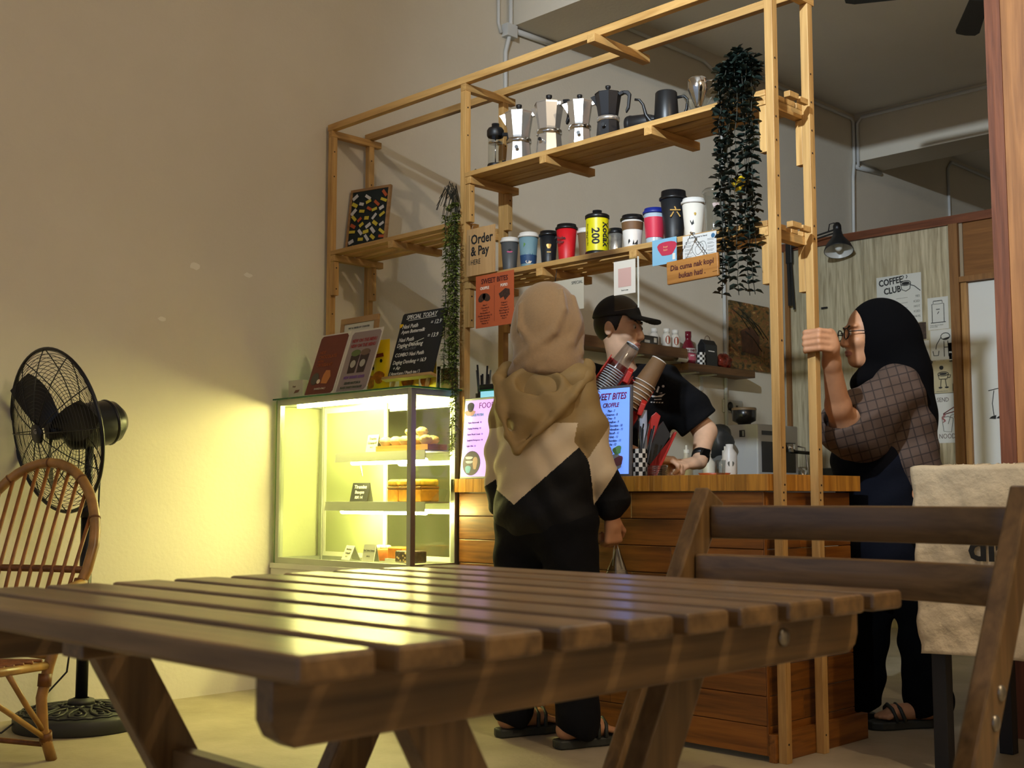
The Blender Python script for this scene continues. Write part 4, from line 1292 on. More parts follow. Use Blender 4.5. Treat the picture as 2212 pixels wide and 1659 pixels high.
# dry twigs on top of the vine
tw = MB()
for k in range(14):
    a = random.uniform(2.0, 4.3); l = random.uniform(.05, .10)
    tw.tube([(-.01, -.012, .07), (-.012 + l * .5 * math.cos(a), -.014 + l * .25 * math.sin(a), .13 + random.uniform(-.02, .04)), (-.015 + l * math.cos(a), -.02 + l * .3 * math.sin(a), .07 + random.uniform(-.06, .05))], .0016, 4)
tw.build('dry_twigs', m_stem, vi)['kind'] = 'stuff'
# ------------------------------------------------------------------ things on the counter
ZC = 0.9155
m_frm = M('lightbox_frame', '#6d6f78', .4, .4)
def lightbox(label, loc, w, h, face, emit, st, lean):
    o = T('menu_lightbox', label, 'lightbox', loc, rot=(math.radians(lean), 0, 0), group='menu lightboxes on the counter')
    MB().box(0, w, 0, .014, 0, h).build('case', m_frm, o, bevel=.002)
    MB().box(.006, w - .006, -.001, -.0004, .008, h - .010).build('lit_panel', M('lit_' + face, face, .5, emit=emit, estr=st), o)
    return o
DI = dict(rough=.7)
o = lightbox('glowing pink menu lightbox half hidden by the customer', (.994, -.028, ZC), .190, .330, '#b98af0', '#b486ee', .85, -5)
mi = M('plum_ink', '#5a2a5c', .7); mi2 = M('blue_print2', '#6e9be8', .6)
text('FOOD', .034, M('rose_ink', '#9a3a6a', .7), o, (.088, -.0014, .285))
text('NASI PUTIH', .014, mi2, o, (.045, -.0014, .254), bold=.0006)
for k, s in enumerate(('Ayam Buttermilk  12', 'Daging Dendeng  13', 'Ayam Masak Lemak  13', 'Spaghetti Bolognese  14', 'Aglio Olio  13')):
    text(s, .0095, mi, o, (.030, -.0014, .225 - .024 * k))
mb = MB(); mb.prism(blob(.020, .022, .1), .0006, (.040, -.0016, .292)); mb.build('face_drawing', M('navy_print', '#2c2a55', .7), o)
mb = MB(); mb.prism(blob(.030, .014, .2), .0006, (.038, -.0016, .268)); mb.build('shirt_drawing', M('peach_print', '#c99aa8', .7), o)
mb = MB(); mb.prism([(.052 * math.cos(t), .050 * math.sin(t)) for t in np.linspace(0, 2 * PI, 25)[:-1]], .0006, (.066, -.0016, .062)); mb.build('plate_picture', M('plate_print', '#4d4663', .7), o)
for k, (dx, dz, a, b, cc) in enumerate(((-.015, .022, .022, .007, '#b9bce0'), (-.012, .005, .022, .007, '#aab0dd'), (.022, .0, .014, .030, '#a88a8c'), (-.018, -.025, .016, .018, '#6fa3d8'))):
    mb = MB(); mb.prism(blob(a, b, .15), .0006, (.066 + dx, -.0022, .062 + dz)); mb.build('food_picture', M('food_print' + cc, cc, .7), o)

o = lightbox('glowing blue sweet bites menu lightbox beside the straws', (1.652, -.012, ZC), .225, .330, '#6f97ee', '#6a94f2', 1.0, -2)
text('SWEET BITES', .034, M('magenta_ink', '#8c2260', .6), o, (.122, -.0014, .280), FRONT, 'CENTER', .0008, .3, .82)
text('CROFFLE', .022, M('magenta_ink', '#8c2260', .6), o, (.130, -.0014, .252), FRONT, 'CENTER', .0006, .3, .85)
mn = M('indigo_ink', '#2b2c70', .7)
for k, s in enumerate(('Plain - 7', 'Cinnamon - 8', 'Oreo - 9', 'Marshmallow - 9', 'Hazelnut Chocolate - 10', 'Double Marshmallow - 11', 'Lotus Biscoff - 11', 'Red Velvet - 11', 'White Chocolate - 11', 'Matcha - 12')):
    text(s, .0125, mn, o, (.134, -.0014, .234 - .0136 * k), FRONT, 'CENTER', .0002, .2, .85)
for dx, dz, a, b, cc in ((.085, .088, .020, .018, '#b03a55'), (.128, .094, .020, .017, '#6cae7c'), (.110, .048, .042, .030, '#9fb0e0'), (.135, .055, .020, .020, '#7a3d6e'), (.085, .03, .012, .012, '#8a8fc0')):
    mb = MB(); mb.prism(blob(a, b, .2, 18, dx * 40), .0006, (dx + .038, -.0016 - dx * .004, dz)); mb.build('dessert_picture', M('dessert' + cc, cc, .7), o)

# checkered cup of straws
m_ckw, m_ckb = M('check_white', '#dcdcd8', .5), M('check_black', '#101010', .5)
def checker(o, r, h, rows=6, n=12):
    mb = MB(True)
    for k in range(rows):
        z0, z1 = h * k / rows, h * (k + 1) / rows
        for i in range(n):
            a0, a1 = 2 * PI * i / n, 2 * PI * (i + 1) / n
            am = (a0 + a1) / 2
            mb.add([(r * math.cos(a), r * math.sin(a), z) for z in (z0, z1) for a in (a0, am, a1)], [(0, 1, 4, 3), (1, 2, 5, 4)], (i + k) % 2)
    mb.cyl((0, 0, 0), (0, 0, .002), r, n=24)
    return mb.build('checked_wall', [m_ckw, m_ckb], o)
sc = T('straw_cup', 'black and white checkered cup beside the blue lightbox', 'cup', (1.885, .035, ZC))
checker(sc, .026, .098)
for k in range(11):
    a = random.random() * 6.28; r = .017 * random.random() ** .5
    ix, iy = 1.885 + r * math.cos(a), .035 + r * math.sin(a)
    tl, tq = random.uniform(-.06, .30), random.uniform(-.08, .08)
    ln = random.uniform(.16, .195)
    s = T('drinking_straw', 'black drinking straw standing in the checkered cup beside the blue lightbox', 'straw', (ix, iy, ZC + .004), rot=((-tl + tq) * .7071, (tl + tq) * .7071, 0), group='straws in the checkered cup')
    MB().cyl((0, 0, 0), (0, 0, ln), .0032, n=8).build('tube', m_plast, s)
    MB().box(.0028, .0034, -.0006, .0006, .02, ln).build('pale_stripe', M('straw_stripe', '#8d97a8', .4), s)
# stack of napkin sleeve behind the straws
o = tag(MB(True).lathe([(0, 0), (.017, 0), (.017, .245), (0, .245)], 20, (1.832, .118, ZC)).build('paper_tube', M('pale_tube', '#9aa3b8', .5)), 'pale upright paper tube behind the straws', 'tube')
# clear lids
o = T('lid_stack', 'short stack of clear plastic lids beside the checkered cup', 'lids', (1.945, .05, ZC))
for k in range(5):
    MB(True).lathe([(.040, .0075 * k), (.042, .0075 * k + .001), (.042, .0075 * k + .004), (.034, .0075 * k + .007), (0, .0075 * k + .007)], 26).build('lid', GLASS('lid_plastic', '#e3e6e6', .2, .12), o)

# angled red cup dispensers with their cup stacks (built facing the room at 45 degrees)
m_redp = M('red_plastic', '#b3231c', .4)
BX = (1.80, .12, ZC)
def stackframe(ax, tx, name, label, cat, grp=None):
    """Empty whose local Z runs along the slanted stack"""
    d = Vector((tx[0] - ax[0], tx[1] - ax[1], tx[2] - ax[2])).normalized()
    Rz = Matrix.Rotation(PI / 4, 3, 'Z')
    w = Rz @ d
    p = Vector(BX) + Rz @ Vector(ax)
    q = w.to_track_quat('Z', 'Y')
    o = T(name, label, cat, p, rot=q.to_euler(), group=grp)
    return o, (Vector(tx) - Vector(ax)).length
dsp = T('cup_dispenser', 'red plastic stand with two slanted chutes holding the cup stacks', 'cup dispenser', BX, PI / 4)
def chute(p, q, r, l):
    d = (Vector(q) - Vector(p)).normalized()
    yv = Vector((0, 1, 0)); yv = (yv - d * yv.dot(d)).normalized(); xv = yv.cross(d)
    X4 = Matrix.Translation(Vector(p)) @ Matrix((xv, yv, d)).transposed().to_4x4()
    for nm, a in (('chute_back', (-r - .004, r, r + .002, r + .006, 0, l)), ('chute_side', (-r - .008, -r - .004, -r * .5, r + .006, 0, l)), ('chute_bottom', (-r, r, -r, r, -.008, -.0045))):
        mb = MB(); mb.X = X4
        mb.box(*a)
        mb.build(nm, m_redp, dsp)
    return X4
X4 = chute((-.165, .008, .262), (-.034, .008, .449), .042, .20)
for z in (.08, .14):
    mb = MB(); mb.X = X4
    mb.prism(blob(.016, .011, .3), .001, (-.051, .0, z), (0, 1, 0), (0, 0, 1))
    mb.build('gold_print', M('gold_print3', '#b8892e', .5), dsp)
chute((-.055, .008, .200), (.060, .008, .387), .047, .17)
MB().box(-.150, -.05, .050, .056, .002, .34).build('stand_plate', m_redp, dsp)
MB().box(-.16, .0, .0, .11, .0, .004).build('stand_base', m_redp, dsp)
def cupstack(o, n, pitch, r, h, body, rim, thin=False):
    for k in range(n):
        z = k * pitch
        MB(True).lathe([(r, z), (r * 1.09, z + .0005), (r * 1.09, z + .0035), (r, z + .004)], 26).build('cup_rim', rim, o)
        if k < n - 1:
            MB(True).lathe([(r * .99, z + .004), (r * .965, z + pitch)], 26).build('cup_wall', body, o)
    z = (n - 1) * pitch
    MB(True).lathe([(r * .99, z + .004), (r * .74, z + h), (r * .72, z + h + .001), (r * .70, z + h - .006), (0, z + h - .006)], 26).build('top_cup', body, o)
    MB(True).lathe([(r * .735, z + h - .003), (r * .76, z + h), (r * .72, z + h + .002)], 26).build('base_ring', rim, o)
cs, ln = stackframe((-.135, 0, .309), (-.004, 0, .496), 'clear_cup_stack', 'slanted stack of clear plastic cups in the red chute', 'cup stack')
cupstack(cs, 12, .0095, .036, .115, GLASS('cup_plastic', '#d7dadb', .22, .15), M('cup_rim_clear', '#b9c2cc', .25))
bs, ln = stackframe((-.02, 0, .257), (.095, 0, .444), 'brown_cup_stack', 'slanted stack of brown paper cups with white rims', 'cup stack')
cupstack(bs, 7, .017, .040, .105, M('brown_paper_cup', '#7a5b3a', .7), M('white_rim', '#dcd6cc', .5))
for p, q in (((-.045, -.030, .345), (-.025, -.030, .385)), ((.005, -.035, .225), (.03, -.035, .285))):
    d = (Vector(q) - Vector(p)).normalized()
    mb = MB(); mb.X = Matrix.Translation(Vector(p)) @ d.to_track_quat('Z', 'Y').to_matrix().to_4x4()
    mb.prism([(-.022, 0), (.022, 0), (.022, .045), (0, .062), (-.022, .045)], .020)
    mb.build('chute_end', m_redp, dsp, bevel=.003)
# red and black tray holder
fh = T('lid_holder', 'red holder with black insert standing behind the straws', 'holder', BX, PI / 4)
MB().prism([(.012, .0), (.058, .0), (.135, .155), (.142, .165), (.148, .160), (.072, .0)], .05, (0, .0, .002), mat=0).build('front_arm', m_redp, fh, bevel=.002)
MB().prism([(.005, .012), (.045, .012), (.045, .06), (.095, .225), (.078, .240), (.060, .225), (.005, .10)], .006, (0, .03, .002)).build('back_wall', m_redp, fh, bevel=.002)
MB().prism([(.030, .06), (.052, .035), (.125, .150), (.098, .20), (.085, .185)], .046, (0, .003, .004)).build('black_insert', m_plast, fh)
# orange plate and glass farther along the counter
o = tag(MB(True).lathe([(0, .003), (.045, .003), (.058, .012), (.060, .013), (.047, .0), (0, 0)], 30, (2.02, .30, ZC)).build('orange_plate', M('orange_glaze', '#d0602a', .35)), 'shallow orange plate on the counter near the end posts', 'plate')
o = tag(MB(True).lathe([(0, .002), (.016, .002), (.019, .058), (.0185, .058), (.015, .0), (0, 0)], 20, (2.09, .24, ZC)).build('small_glass', GLASS('tumbler_glass', '#eef2f3', .15, .03)), 'small clear glass on the counter behind the orange plate', 'glass')
o = tag(MB(True).lathe([(0, 0), (.026, 0), (.028, .01), (.028, .09), (.014, .11), (.014, .125), (0, .126)], 20, (1.98, .455, ZC)).build('white_bottle', M('white_plastic', '#cfcdc6', .4)), 'white plastic bottle on the counter behind the barista wrist', 'bottle')
MB().prism(blob(.012, .012, .1), .001, (1.999, .436, ZC + .05), (.7071, .7071, 0)).build('round_label', m_grey, o)
# screen and pen pot at the cabinet end of the counter
o = T('order_screen', 'dark order screen with a green edge standing behind the vine', 'screen', (1.022, .075, ZC), math.radians(4))
MB().box(-.02, .20, 0, .018, .15, .392).build('casing', m_plast, o, bevel=.004)
MB().box(-.012, .192, -.001, -.0004, .160, .362).build('lit_screen', M('screen_glow', '#7fc4d4', .4, emit='#8fd0e0', estr=.9), o)
MB().box(-.018, .198, -.0015, -.0004, .363, .369).build('green_edge', M('green_line', '#1f8a4a', .5), o)
MB().box(.06, .12, .0, .016, 0, .15).build('stand', m_plast, o)
MB().box(.02, .16, -.03, .07, 0, .006).build('foot', m_plast, o)
o = T('pen_pot', 'clear pot of pens standing behind the vine near the order screen', 'pen pot', (.968, .130, ZC))
MB(True).lathe([(0, .002), (.030, .0), (.034, .36), (.033, .36), (.029, .004)], 20).build('pot', GLASS('pot_plastic', '#c9ccc6', .15, .2), o)
for k in range(7):
    a = k * .9
    MB().cyl((.012 * math.cos(a), .012 * math.sin(a), .25), (.03 * math.cos(a), .03 * math.sin(a), .44 + .02 * (k % 3)), .004, n=8).build('pen', (m_plast, m_grey, m_plast)[k % 3], o)
# ------------------------------------------------------------------ back of the shop
m_bsh = WOOD('back_shelf', '#6e4c2a', '#4a2f16', 'y', 1, .5, .08)
def wallshelf(label, y0, y1, z0, z1, d):
    o = T('wall_shelf', label, 'shelf', (0.0, (y0 + y1) / 2, z0), 0, 'wall shelves behind the counter')
    MB().box(0.001, d, y0, y1, z0, z1).build('board', m_bsh, o, True, .003)
    for y in (y0 + .12, y1 - .42):
        b = MB().box(.002, d * .8, y, y + .03, z0 - .008, z0 - .0005)
        b.box(.002, .010, y, y + .03, z0 - .10, z0 - .008)
        b.build('bracket', M('white_bracket', '#c9c7c0', .5), o, True)
    return o
wallshelf('upper dark wooden wall shelf behind the barista head', 1.55, 2.655, 1.692, 1.757, .15)
wallshelf('lower dark wooden wall shelf under the chocolate syrup bottle', 2.66, 3.39, 1.626, 1.672, .15)
# on the upper shelf
o = T('tea_carton', 'dark flat carton with barcode lying on the upper wall shelf', 'box', (.085, 2.30, 1.7575))
MB().box(-.05, .05, -.08, .08, 0, .05).build('carton', M('dark_carton', '#3d3b36', .6), o, bevel=.002)
MB().box(.0502, .0508, .04, .066, .012, .04).build('barcode', m_white, o)
MB().box(.0502, .0508, -.05, .0, .006, .022).build('pale_print', M('pale_print', '#c9c6bb', .6), o)
m_wb = M('bottle_white', '#cfcac0', .45); m_rl = M('russet_label', '#8f3d22', .5)
for k, (y, x) in enumerate(((2.425, .07), (2.49, .115), (2.575, .115))):
    o = T('supplement_bottle', ('white bottle half hidden behind the carton on the upper wall shelf', 'white bottle with russet oval label next to the carton', 'white bottle with russet oval label next to the syrup bottle')[k], 'bottle', (x, y, 1.7575), 0, 'white bottles on the wall shelf')
    MB(True).lathe([(0, 0), (.028, 0), (.029, .005), (.029, .07), (.018, .085), (.016, .086)], 20).build('bottle_body', m_wb, o)
    MB(True).lathe([(.017, .086), (.020, .087), (.020, .112), (0, .113)], 18).build('cap', m_lidw, o)
    if k:
        mb = MB(); R_ = .0302
        vs = [(R_ * math.cos(-PI / 5 + .017 * math.cos(t) / R_), R_ * math.sin(-PI / 5 + .017 * math.cos(t) / R_), .04 + .026 * math.sin(t)) for t in np.linspace(0, 2 * PI, 19)[:-1]]
        mb.add(vs, [tuple(range(len(vs)))]); mb.build('oval_label', m_rl, o)
# on the lower shelf
m_syr = M('syrup_brown', '#6a1526', .25)
o = T('chocolate_syrup_bottle', 'dark red squeeze bottle of chocolate syrup with a silver name band', 'bottle', (.095, 2.735, 1.6725))
MB(True).lathe([(0, 0), (.044, 0), (.048, .012), (.046, .08), (.034, .125), (.019, .150), (.018, .166), (.020, .168), (.020, .205), (0, .206)], 28, sq=(.9, 1.15)).build('squeeze_bottle', m_syr, o)
lab = MB(); R_ = .0475
vs = [(.91 * R_ * math.cos(a), 1.16 * R_ * math.sin(a), z) for z in (.068, .096) for a in np.linspace(-1.1, .75, 9)]
lab.add(vs, [(i, i + 1, i + 10, i + 9) for i in range(8)]); lab.build('name_band', M('silver_band', '#b9b4b0', .4), o)
vs = [(.915 * R_ * math.cos(a), R_ * 1.165 * math.sin(a), z) for z in (.02, .062) for a in np.linspace(-1.0, .65, 9)]
lab = MB(); lab.add(vs, [(i, i + 1, i + 10, i + 9) for i in range(8)]); lab.build('pink_label', M('pink_label', '#b8566a', .4), o)
text("HERSHEY'S", .019, M('dark_red_ink', '#5a0f1c', .5), o, (.0245, -.048, .075), (PI / 2, 0, math.radians(58)), 'LEFT', .0006, 0, .72)
text('SYRUP', .012, m_white, o, (.036, -.030, .045), (PI / 2, 0, math.radians(64)), 'LEFT', .0004, 0, .8)
cc = T('checkered_cup', 'small checkered cup beside the syrup bottle on the lower wall shelf', 'cup', (.105, 2.845, 1.6725))
checker(cc, .032, .080, 5, 12)
o = T('coffee_bag', 'black coffee bag with a small loop standing on the lower wall shelf', 'bag', (.075, 2.965, 1.6725))
mb = MB(); mb.add([(-.035, -.062, 0), (.035, -.062, 0), (.035, .062, 0), (-.035, .062, 0), (-.03, -.066, .14), (.03, -.066, .14), (.03, .066, .14), (-.03, .066, .14), (-.004, -.07, .175), (.004, -.07, .175), (.004, .07, .175), (-.004, .07, .175)],
    [(0, 3, 2, 1), (0, 1, 5, 4), (1, 2, 6, 5), (2, 3, 7, 6), (3, 0, 4, 7), (4, 5, 9, 8), (5, 6, 10, 9), (6, 7, 11, 10), (7, 4, 8, 11), (8, 9, 10, 11)])
mb.build('bag_body', M('black_foil', '#15171b', .32), o, bevel=.004)
MB().tube([(0, -.03, .174), (0, -.02, .195), (0, 0, .203), (0, .02, .195), (0, .03, .174)], .002, 6).build('loop', M('brown_cord', '#6b4a2a', .7), o)
MB().box(.0325, .0335, -.035, .03, .096, .102).build('white_line', m_white, o)
o = T('snack_bag', 'crinkled red and brown snack bag at the end of the lower wall shelf', 'bag', (.085, 3.13, 1.6725))
mb = MB(True); mb.ball((0, 0, .05), (.035, .07, .05), 12)
mb.v = [(a + .006 * math.sin(b * 160 + c * 90), b + .006 * math.sin(c * 140 + a * 200), max(0, c + .006 * math.sin(b * 120))) for a, b, c in mb.v]
mb.build('crinkled_foil', M('foil_red', '#6e2a1c', .25, .3, noise=.9, nscale=22), o)
o = tag(MB().cyl((.13, 2.56, 1.700), (.13, 2.662, 1.700), .02, n=18, caps=False).build('paper_roll', M('roll_white', '#cfccc2', .6)), 'end of a white paper roll lying below the syrup bottle', 'roll')
o.location.z = -.006

# framed picture on the wall (an old timber house in a garden)
def painting_mat():
    m, nt, b = base_mat('painted_scene')
    N, Lk = nt.nodes.new, nt.links.new
    tc = N('ShaderNodeTexCoord'); mp = N('ShaderNodeMapping'); mp.inputs['Scale'].default_value = (1, 5, 9)
    mp.inputs['Rotation'].default_value = (.5, 0, 0)
    Lk(tc.outputs['Object'], mp.inputs['Vector'])
    n = N('ShaderNodeTexNoise'); n.inputs['Scale'].default_value = 2.6; n.inputs['Detail'].default_value = 8; n.inputs['Distortion'].default_value = 1.5
    Lk(mp.outputs[0], n.inputs['Vector'])
    r = N('ShaderNodeValToRGB')
    e = r.color_ramp.elements
    e[0].position, e[0].color = .32, lin('#2b2818')
    e[1].position, e[1].color = .70, lin('#c2a05c')
    for p, c in ((.43, '#5a4826'), (.52, '#85642f'), (.60, '#7d4428')):
        k = e.new(p); k.color = lin(c)
    Lk(n.outputs['Fac'], r.inputs['Fac']); Lk(r.outputs['Color'], b.inputs['Base Color'])
    b.inputs['Roughness'].default_value = .6
    return m
o = T('wall_picture', 'brown and green picture of a timber house hung on the wall by the end posts', 'picture', (.002, 3.54, 1.70))
MB().box(0, .014, -.235, .235, 0, .455).build('canvas', painting_mat(), o)
MB().prism([(-.10, .12), (.10, .10), (.11, .24), (.0, .30), (-.11, .26)], .001, (.0148, 0, 0), (0, 1, 0)).build('painted_house', M('house_paint', '#54301c', .6, noise=.5, nscale=25), o)
mb = MB()
for k in range(7):
    y0, z0 = random.uniform(-.22, .1), random.uniform(.22, .42)
    mb.tube([(.0150, y0, z0), (.0150, y0 + .09, z0 - .035), (.0150, y0 + .20, z0 - .12)], .004, 5)
mb.build('painted_branches', M('branch_paint', '#23200f', .6), o)
mb = MB(); mb.bar((.0150, .13, .06), (.0150, .13, .14), .006, .002, (1, 0, 0)); mb.bar((.0150, .17, .06), (.0150, .17, .14), .006, .002, (1, 0, 0)); mb.bar((.0150, .13, .10), (.0150, .17, .10), .002, .006, (1, 0, 0)); mb.build('painted_fence', M('fence_paint', '#8a6a36', .6), o)

# sockets on the wall with a black plug
o = T('socket_plate', 'white double socket plate on the wall behind the espresso machine', 'socket', (.001, 3.33, 1.40))
MB().box(0, .012, -.11, .11, 0, .085).build('plate', M('socket_white', '#b9b6ac', .5), o, bevel=.004)
MB().box(.012, .016, .03, .05, .03, .05).build('switch', m_grey, o)
p = T('power_plug', 'black power plug with a cable hanging from the socket', 'plug', (.013, 3.27, 1.44))
MB(True).ball((.018, 0, 0), (.018, .022, .03), 10).build('plug_body', m_plast, p)
MB().tube([(.022, 0, -.02), (.04, .01, -.08), (.09, .03, -.15), (.16, .06, -.19)], .005, 8).build('cable', m_plast, p)

# back counter, espresso machine and cups
m_bc = M('steel_bench', '#8d9092', .35, .6)
o = T('back_bench', 'metal bench along the wall behind the counter', 'bench', (.33, 2.75, 0))
MB().box(.01, .66, 1.62, 3.90, .87, .908).build('bench_top', m_bc, o, True)
for y in (1.66, 2.75, 3.82):
    for x in (.05, .60):
        MB().box(x, x + .04, y, y + .04, 0, .87).build('leg', m_bc, o, True)
MB().box(.03, .64, 1.66, 3.86, .28, .30).build('undershelf', m_bc, o, True)
em = T('espresso_machine', 'white espresso machine with a black grinder hopper on the back bench', 'coffee machine', (.43, 3.02, .909))
m_em = M('machine_white', '#b9b9b6', .35)
MB().box(-.14, .11, -.205, .245, 0, .375).build('housing', m_em, em, bevel=.008)
MB().box(-.02, .02, -.2058, -.2052, .298, .340).build('badge', m_blk, em)
MB().box(.002, .014, -.2068, -.206, .303, .335).build('badge_light', M('badge_grey', '#a9a99c', .4), em)
MB().box(.1105, .112, -.165, .21, .085, .27).build('brew_recess', m_blk, em)
MB().box(.1105, .1125, -.16, -.05, .31, .335).build('control_panel', m_blk, em)
MB().box(.1105, .20, -.19, .23, 0, .05).build('drip_tray', m_bc, em, bevel=.004)
MB(True).lathe([(.030, .376), (.045, .392), (.072, .405), (.075, .44), (.075, .478), (.070, .482), (0, .484)], 28, (-.075, -.07, 0)).build('hopper', M('smoky_plastic', '#1b1b1c', .25), em)
MB(True).lathe([(.0755, .470), (.077, .478), (.074, .486), (0, .488)], 28, (-.075, -.07, 0)).build('hopper_lid', M('tan_lid', '#6e573a', .5), em)
MB().cyl((.13, .12, .21), (.13, .12, .26), .032, n=18).build('group_head', m_steel2, em)
MB().cyl((.13, .12, .215), (.27, .15, .20), .011, n=10).build('portafilter_handle', m_plast, em)
MB().tube([(.125, .215, .25), (.17, .225, .24), (.185, .225, .12), (.19, .225, .06)], .005, 8).build('steam_wand', m_steel2, em)
for k, (y, x, h, lb) in enumerate(((3.36, .50, .105, 'steel milk jug on the bench between the end posts'), (3.47, .42, .12, 'taller steel milk jug behind the other one by the end posts'))):
    o = T('milk_jug', lb, 'jug', (x, y, .909), math.radians(-60))
    MB(True).lathe([(0, 0), (.042, 0), (.043, .01), (.036, h * .7), (.038, h), (.036, h)], 24).build('jug_body', m_steel2, o)
    MB().tube([(.037, 0, h * .9), (.068, 0, h * .85), (.070, 0, h * .35), (.040, 0, h * .2)], .005, 8).build('handle', m_steel2, o)
o = tag(MB().box(.48, .64, 3.55, 3.78, .909, 1.03).build('storage_box', M('clear_box', '#4a4d4d', .4), bevel=.006), 'dark storage tray with a bright rim on the bench by the second end post', 'tray')
MB().tube([(.645, 3.56, 1.02), (.645, 3.77, 1.02), (.645, 3.77, .93), (.645, 3.56, .93)], .005, 6, closed=True).build('bright_rim', m_steel2, o)
o = T('glove_bag', 'dark crumpled bag hanging over the bench beside the machine', 'bag', (.40, 2.62, .909))
mb = MB(True); mb.ball((0, 0, .26), (.08, .10, .11), 12)
mb.v = [(a + .008 * math.sin(c * 70 + b * 40), b + .008 * math.sin(a * 90), c) for a, b, c in mb.v]
mb.build('crumpled_bag', M('dark_bag', '#26282a', .5), o); MB().box(-.05, .05, -.05, .05, 0, .18).build('carton', M('grey_carton', '#5f6163', .6), o)
MB().box(.0505, .052, .01, .035, .0, .16).build('black_strip', m_blk, o)
for k, (x, y) in enumerate(((.55, 2.30), (.58, 2.42), (.50, 2.16))):
    o = T('syrup_pump_bottle', ('white pump bottle at the barista elbow on the bench', 'white pump bottle next to the dark carton on the bench', 'white pump bottle behind the barista shirt on the bench')[k], 'bottle', (x, y, .909), 0, 'pump bottles on the bench')
    MB(True).lathe([(0, 0), (.034, 0), (.036, .01), (.036, .13), (.014, .16), (.014, .18)], 20).build('bottle_body', m_wb, o)
    MB(True).lathe([(.017, .18), (.017, .20), (.006, .202), (.006, .225), (0, .226)], 14).build('pump', m_lidw, o)

# ------------------------------------------------------------------ posters on the partition
FY = PY - .0005
def poster(label, x, z, w, h, mat=None, rz=0.0, th=.0012, y=FY):
    o = T('paper_poster', label, 'poster', (x, y, z), rot=(0, rz, 0), group='posters on the plywood partition')
    MB().box(-w / 2, w / 2, -th, 0, 0, h).build('sheet', mat or M('poster_paper', '#c9c9c4', .7), o)
    return o
def sketch(o, paths, r=.0025, closed=False, y=-.0022, mat=None):
    mb = MB()
    for p in paths:
        mb.tube([(a, y, b) for a, b in p], r, 4, closed=closed)
    k = mb.build('ink_drawing', mat or m_ink, o); k['kind'] = 'stuff'
o = poster('large white coffee club poster with a cup drawing', .872, 1.975, .315, .325)
text('COFFEE', .060, m_ink, o, (-.140, -.0016, .262), FRONT, 'LEFT', .0018, 0, .82, name='lettering').rotation_euler[1] = -.08
text('CLUB', .058, m_ink, o, (-.105, -.0016, .205), FRONT, 'LEFT', .0018, 0, .85).rotation_euler[1] = -.08
sketch(o, [[(.05 + .035 * math.cos(t), .265 + .016 * math.sin(t)) for t in np.linspace(0, 6.28, 16)], [(.016, .262), (.022, .225), (.05, .212), (.078, .225), (.084, .262)], [(.085, .25), (.11, .24), (.15, .205)], [(.03, .295), (.037, .31), (.03, .318)], [(.055, .295), (.062, .31), (.055, .318)]])
mb = MB(); mb.prism([(.05 + .028 * math.cos(t), .264 + .011 * math.sin(t)) for t in np.linspace(0, 6.28, 17)[:-1]], .0006, (0, -.002, 0)); mb.build('coffee_fill', m_ink, o)
for k, s in enumerate(('YES', 'ICED', 'HOT', 'ICED', 'ALWAYS')):
    text(s, .020, m_grey, o, (.145, -.0016, .165 - .033 * k), FRONT, 'RIGHT')
    sketch(o, [[(-.02, .168 - .033 * k), (.06, .170 - .033 * k)]], .0008, mat=m_grey)
o = poster('white poster with a coffee machine drawing near the door', 1.137, 1.913, .138, .208)
sketch(o, [[(-.04, .045), (-.04, .165), (.04, .165), (.04, .045)], [(-.05, .045), (.05, .045)], [(-.03, .17), (-.03, .185), (.03, .185), (.03, .17)], [(-.012, .13), (.012, .13)], [(-.004, .10), (.006, .115)]], .0022)
text('house espresso blend\nground daily', .010, m_grey, o, (-.055, -.0016, .026))
o = poster('white poster with a pour over drawing near the door', 1.150, 1.715, .138, .195)
sketch(o, [[(.0 + .03 * math.cos(t) + .03, .15 + .022 * math.sin(t)) for t in np.linspace(0, 6.28, 14)], [(.0, .145), (-.03, .10), (-.035, .07)], [(-.055, .06), (-.05, .03), (-.02, .03), (-.015, .06)], [(.02, .12), (.02, .02)], [(.045, .12), (.05, .02)], [(.02, .08), (.048, .08)]], .0024)
mb = MB(); mb.prism([(.01, .135), (.055, .145), (.05, .13), (.02, .126)], .0006, (0, -.002, 0)); mb.build('coffee_fill', m_ink, o)
o = poster('cream poster with a walking cup drawing near the door', 1.157, 1.500, .130, .208, M('poster_cream', '#b3a888', .7))
sketch(o, [[(.035 * math.cos(t), .125 + .013 * math.sin(t)) for t in np.linspace(0, 6.28, 14)], [(-.034, .122), (-.026, .092), (.026, .092), (.034, .122)], [(.034, .118), (.05, .115), (.045, .10), (.03, .10)], [(-.014, .09), (-.018, .045)], [(.014, .09), (.02, .045)]], .0024)
for x_, z_, a, b in ((-.01, .165, .014, .014), (-.02, .038, .013, .006), (.022, .038, .013, .006), (0, .125, .026, .008)):
    mb = MB(); mb.prism(blob(a, b, .05), .0006, (x_, -.002, z_)); mb.build('ink_fill', m_ink, o)
text('coffee walks with me', .009, m_grey, o, (-.05, -.0016, .012))
o = poster('send noods poster with chopsticks and a noodle box', 1.180, 1.185, .175, .318)
text('SEND', .040, M('brown_ink', '#5b4b46', .7), o, (-.07, -.0016, .262), FRONT, 'LEFT', 0, 0, .8)
text('NOODS', .044, M('brown_ink', '#5b4b46', .7), o, (0, -.0016, .028), FRONT, 'CENTER', 0, 0, .8)
sketch(o, [[(-.03, .185), (.065, .238)], [(-.03, .18), (.075, .205)]], .0030, mat=M('chopstick_red', '#6a1f22', .6))
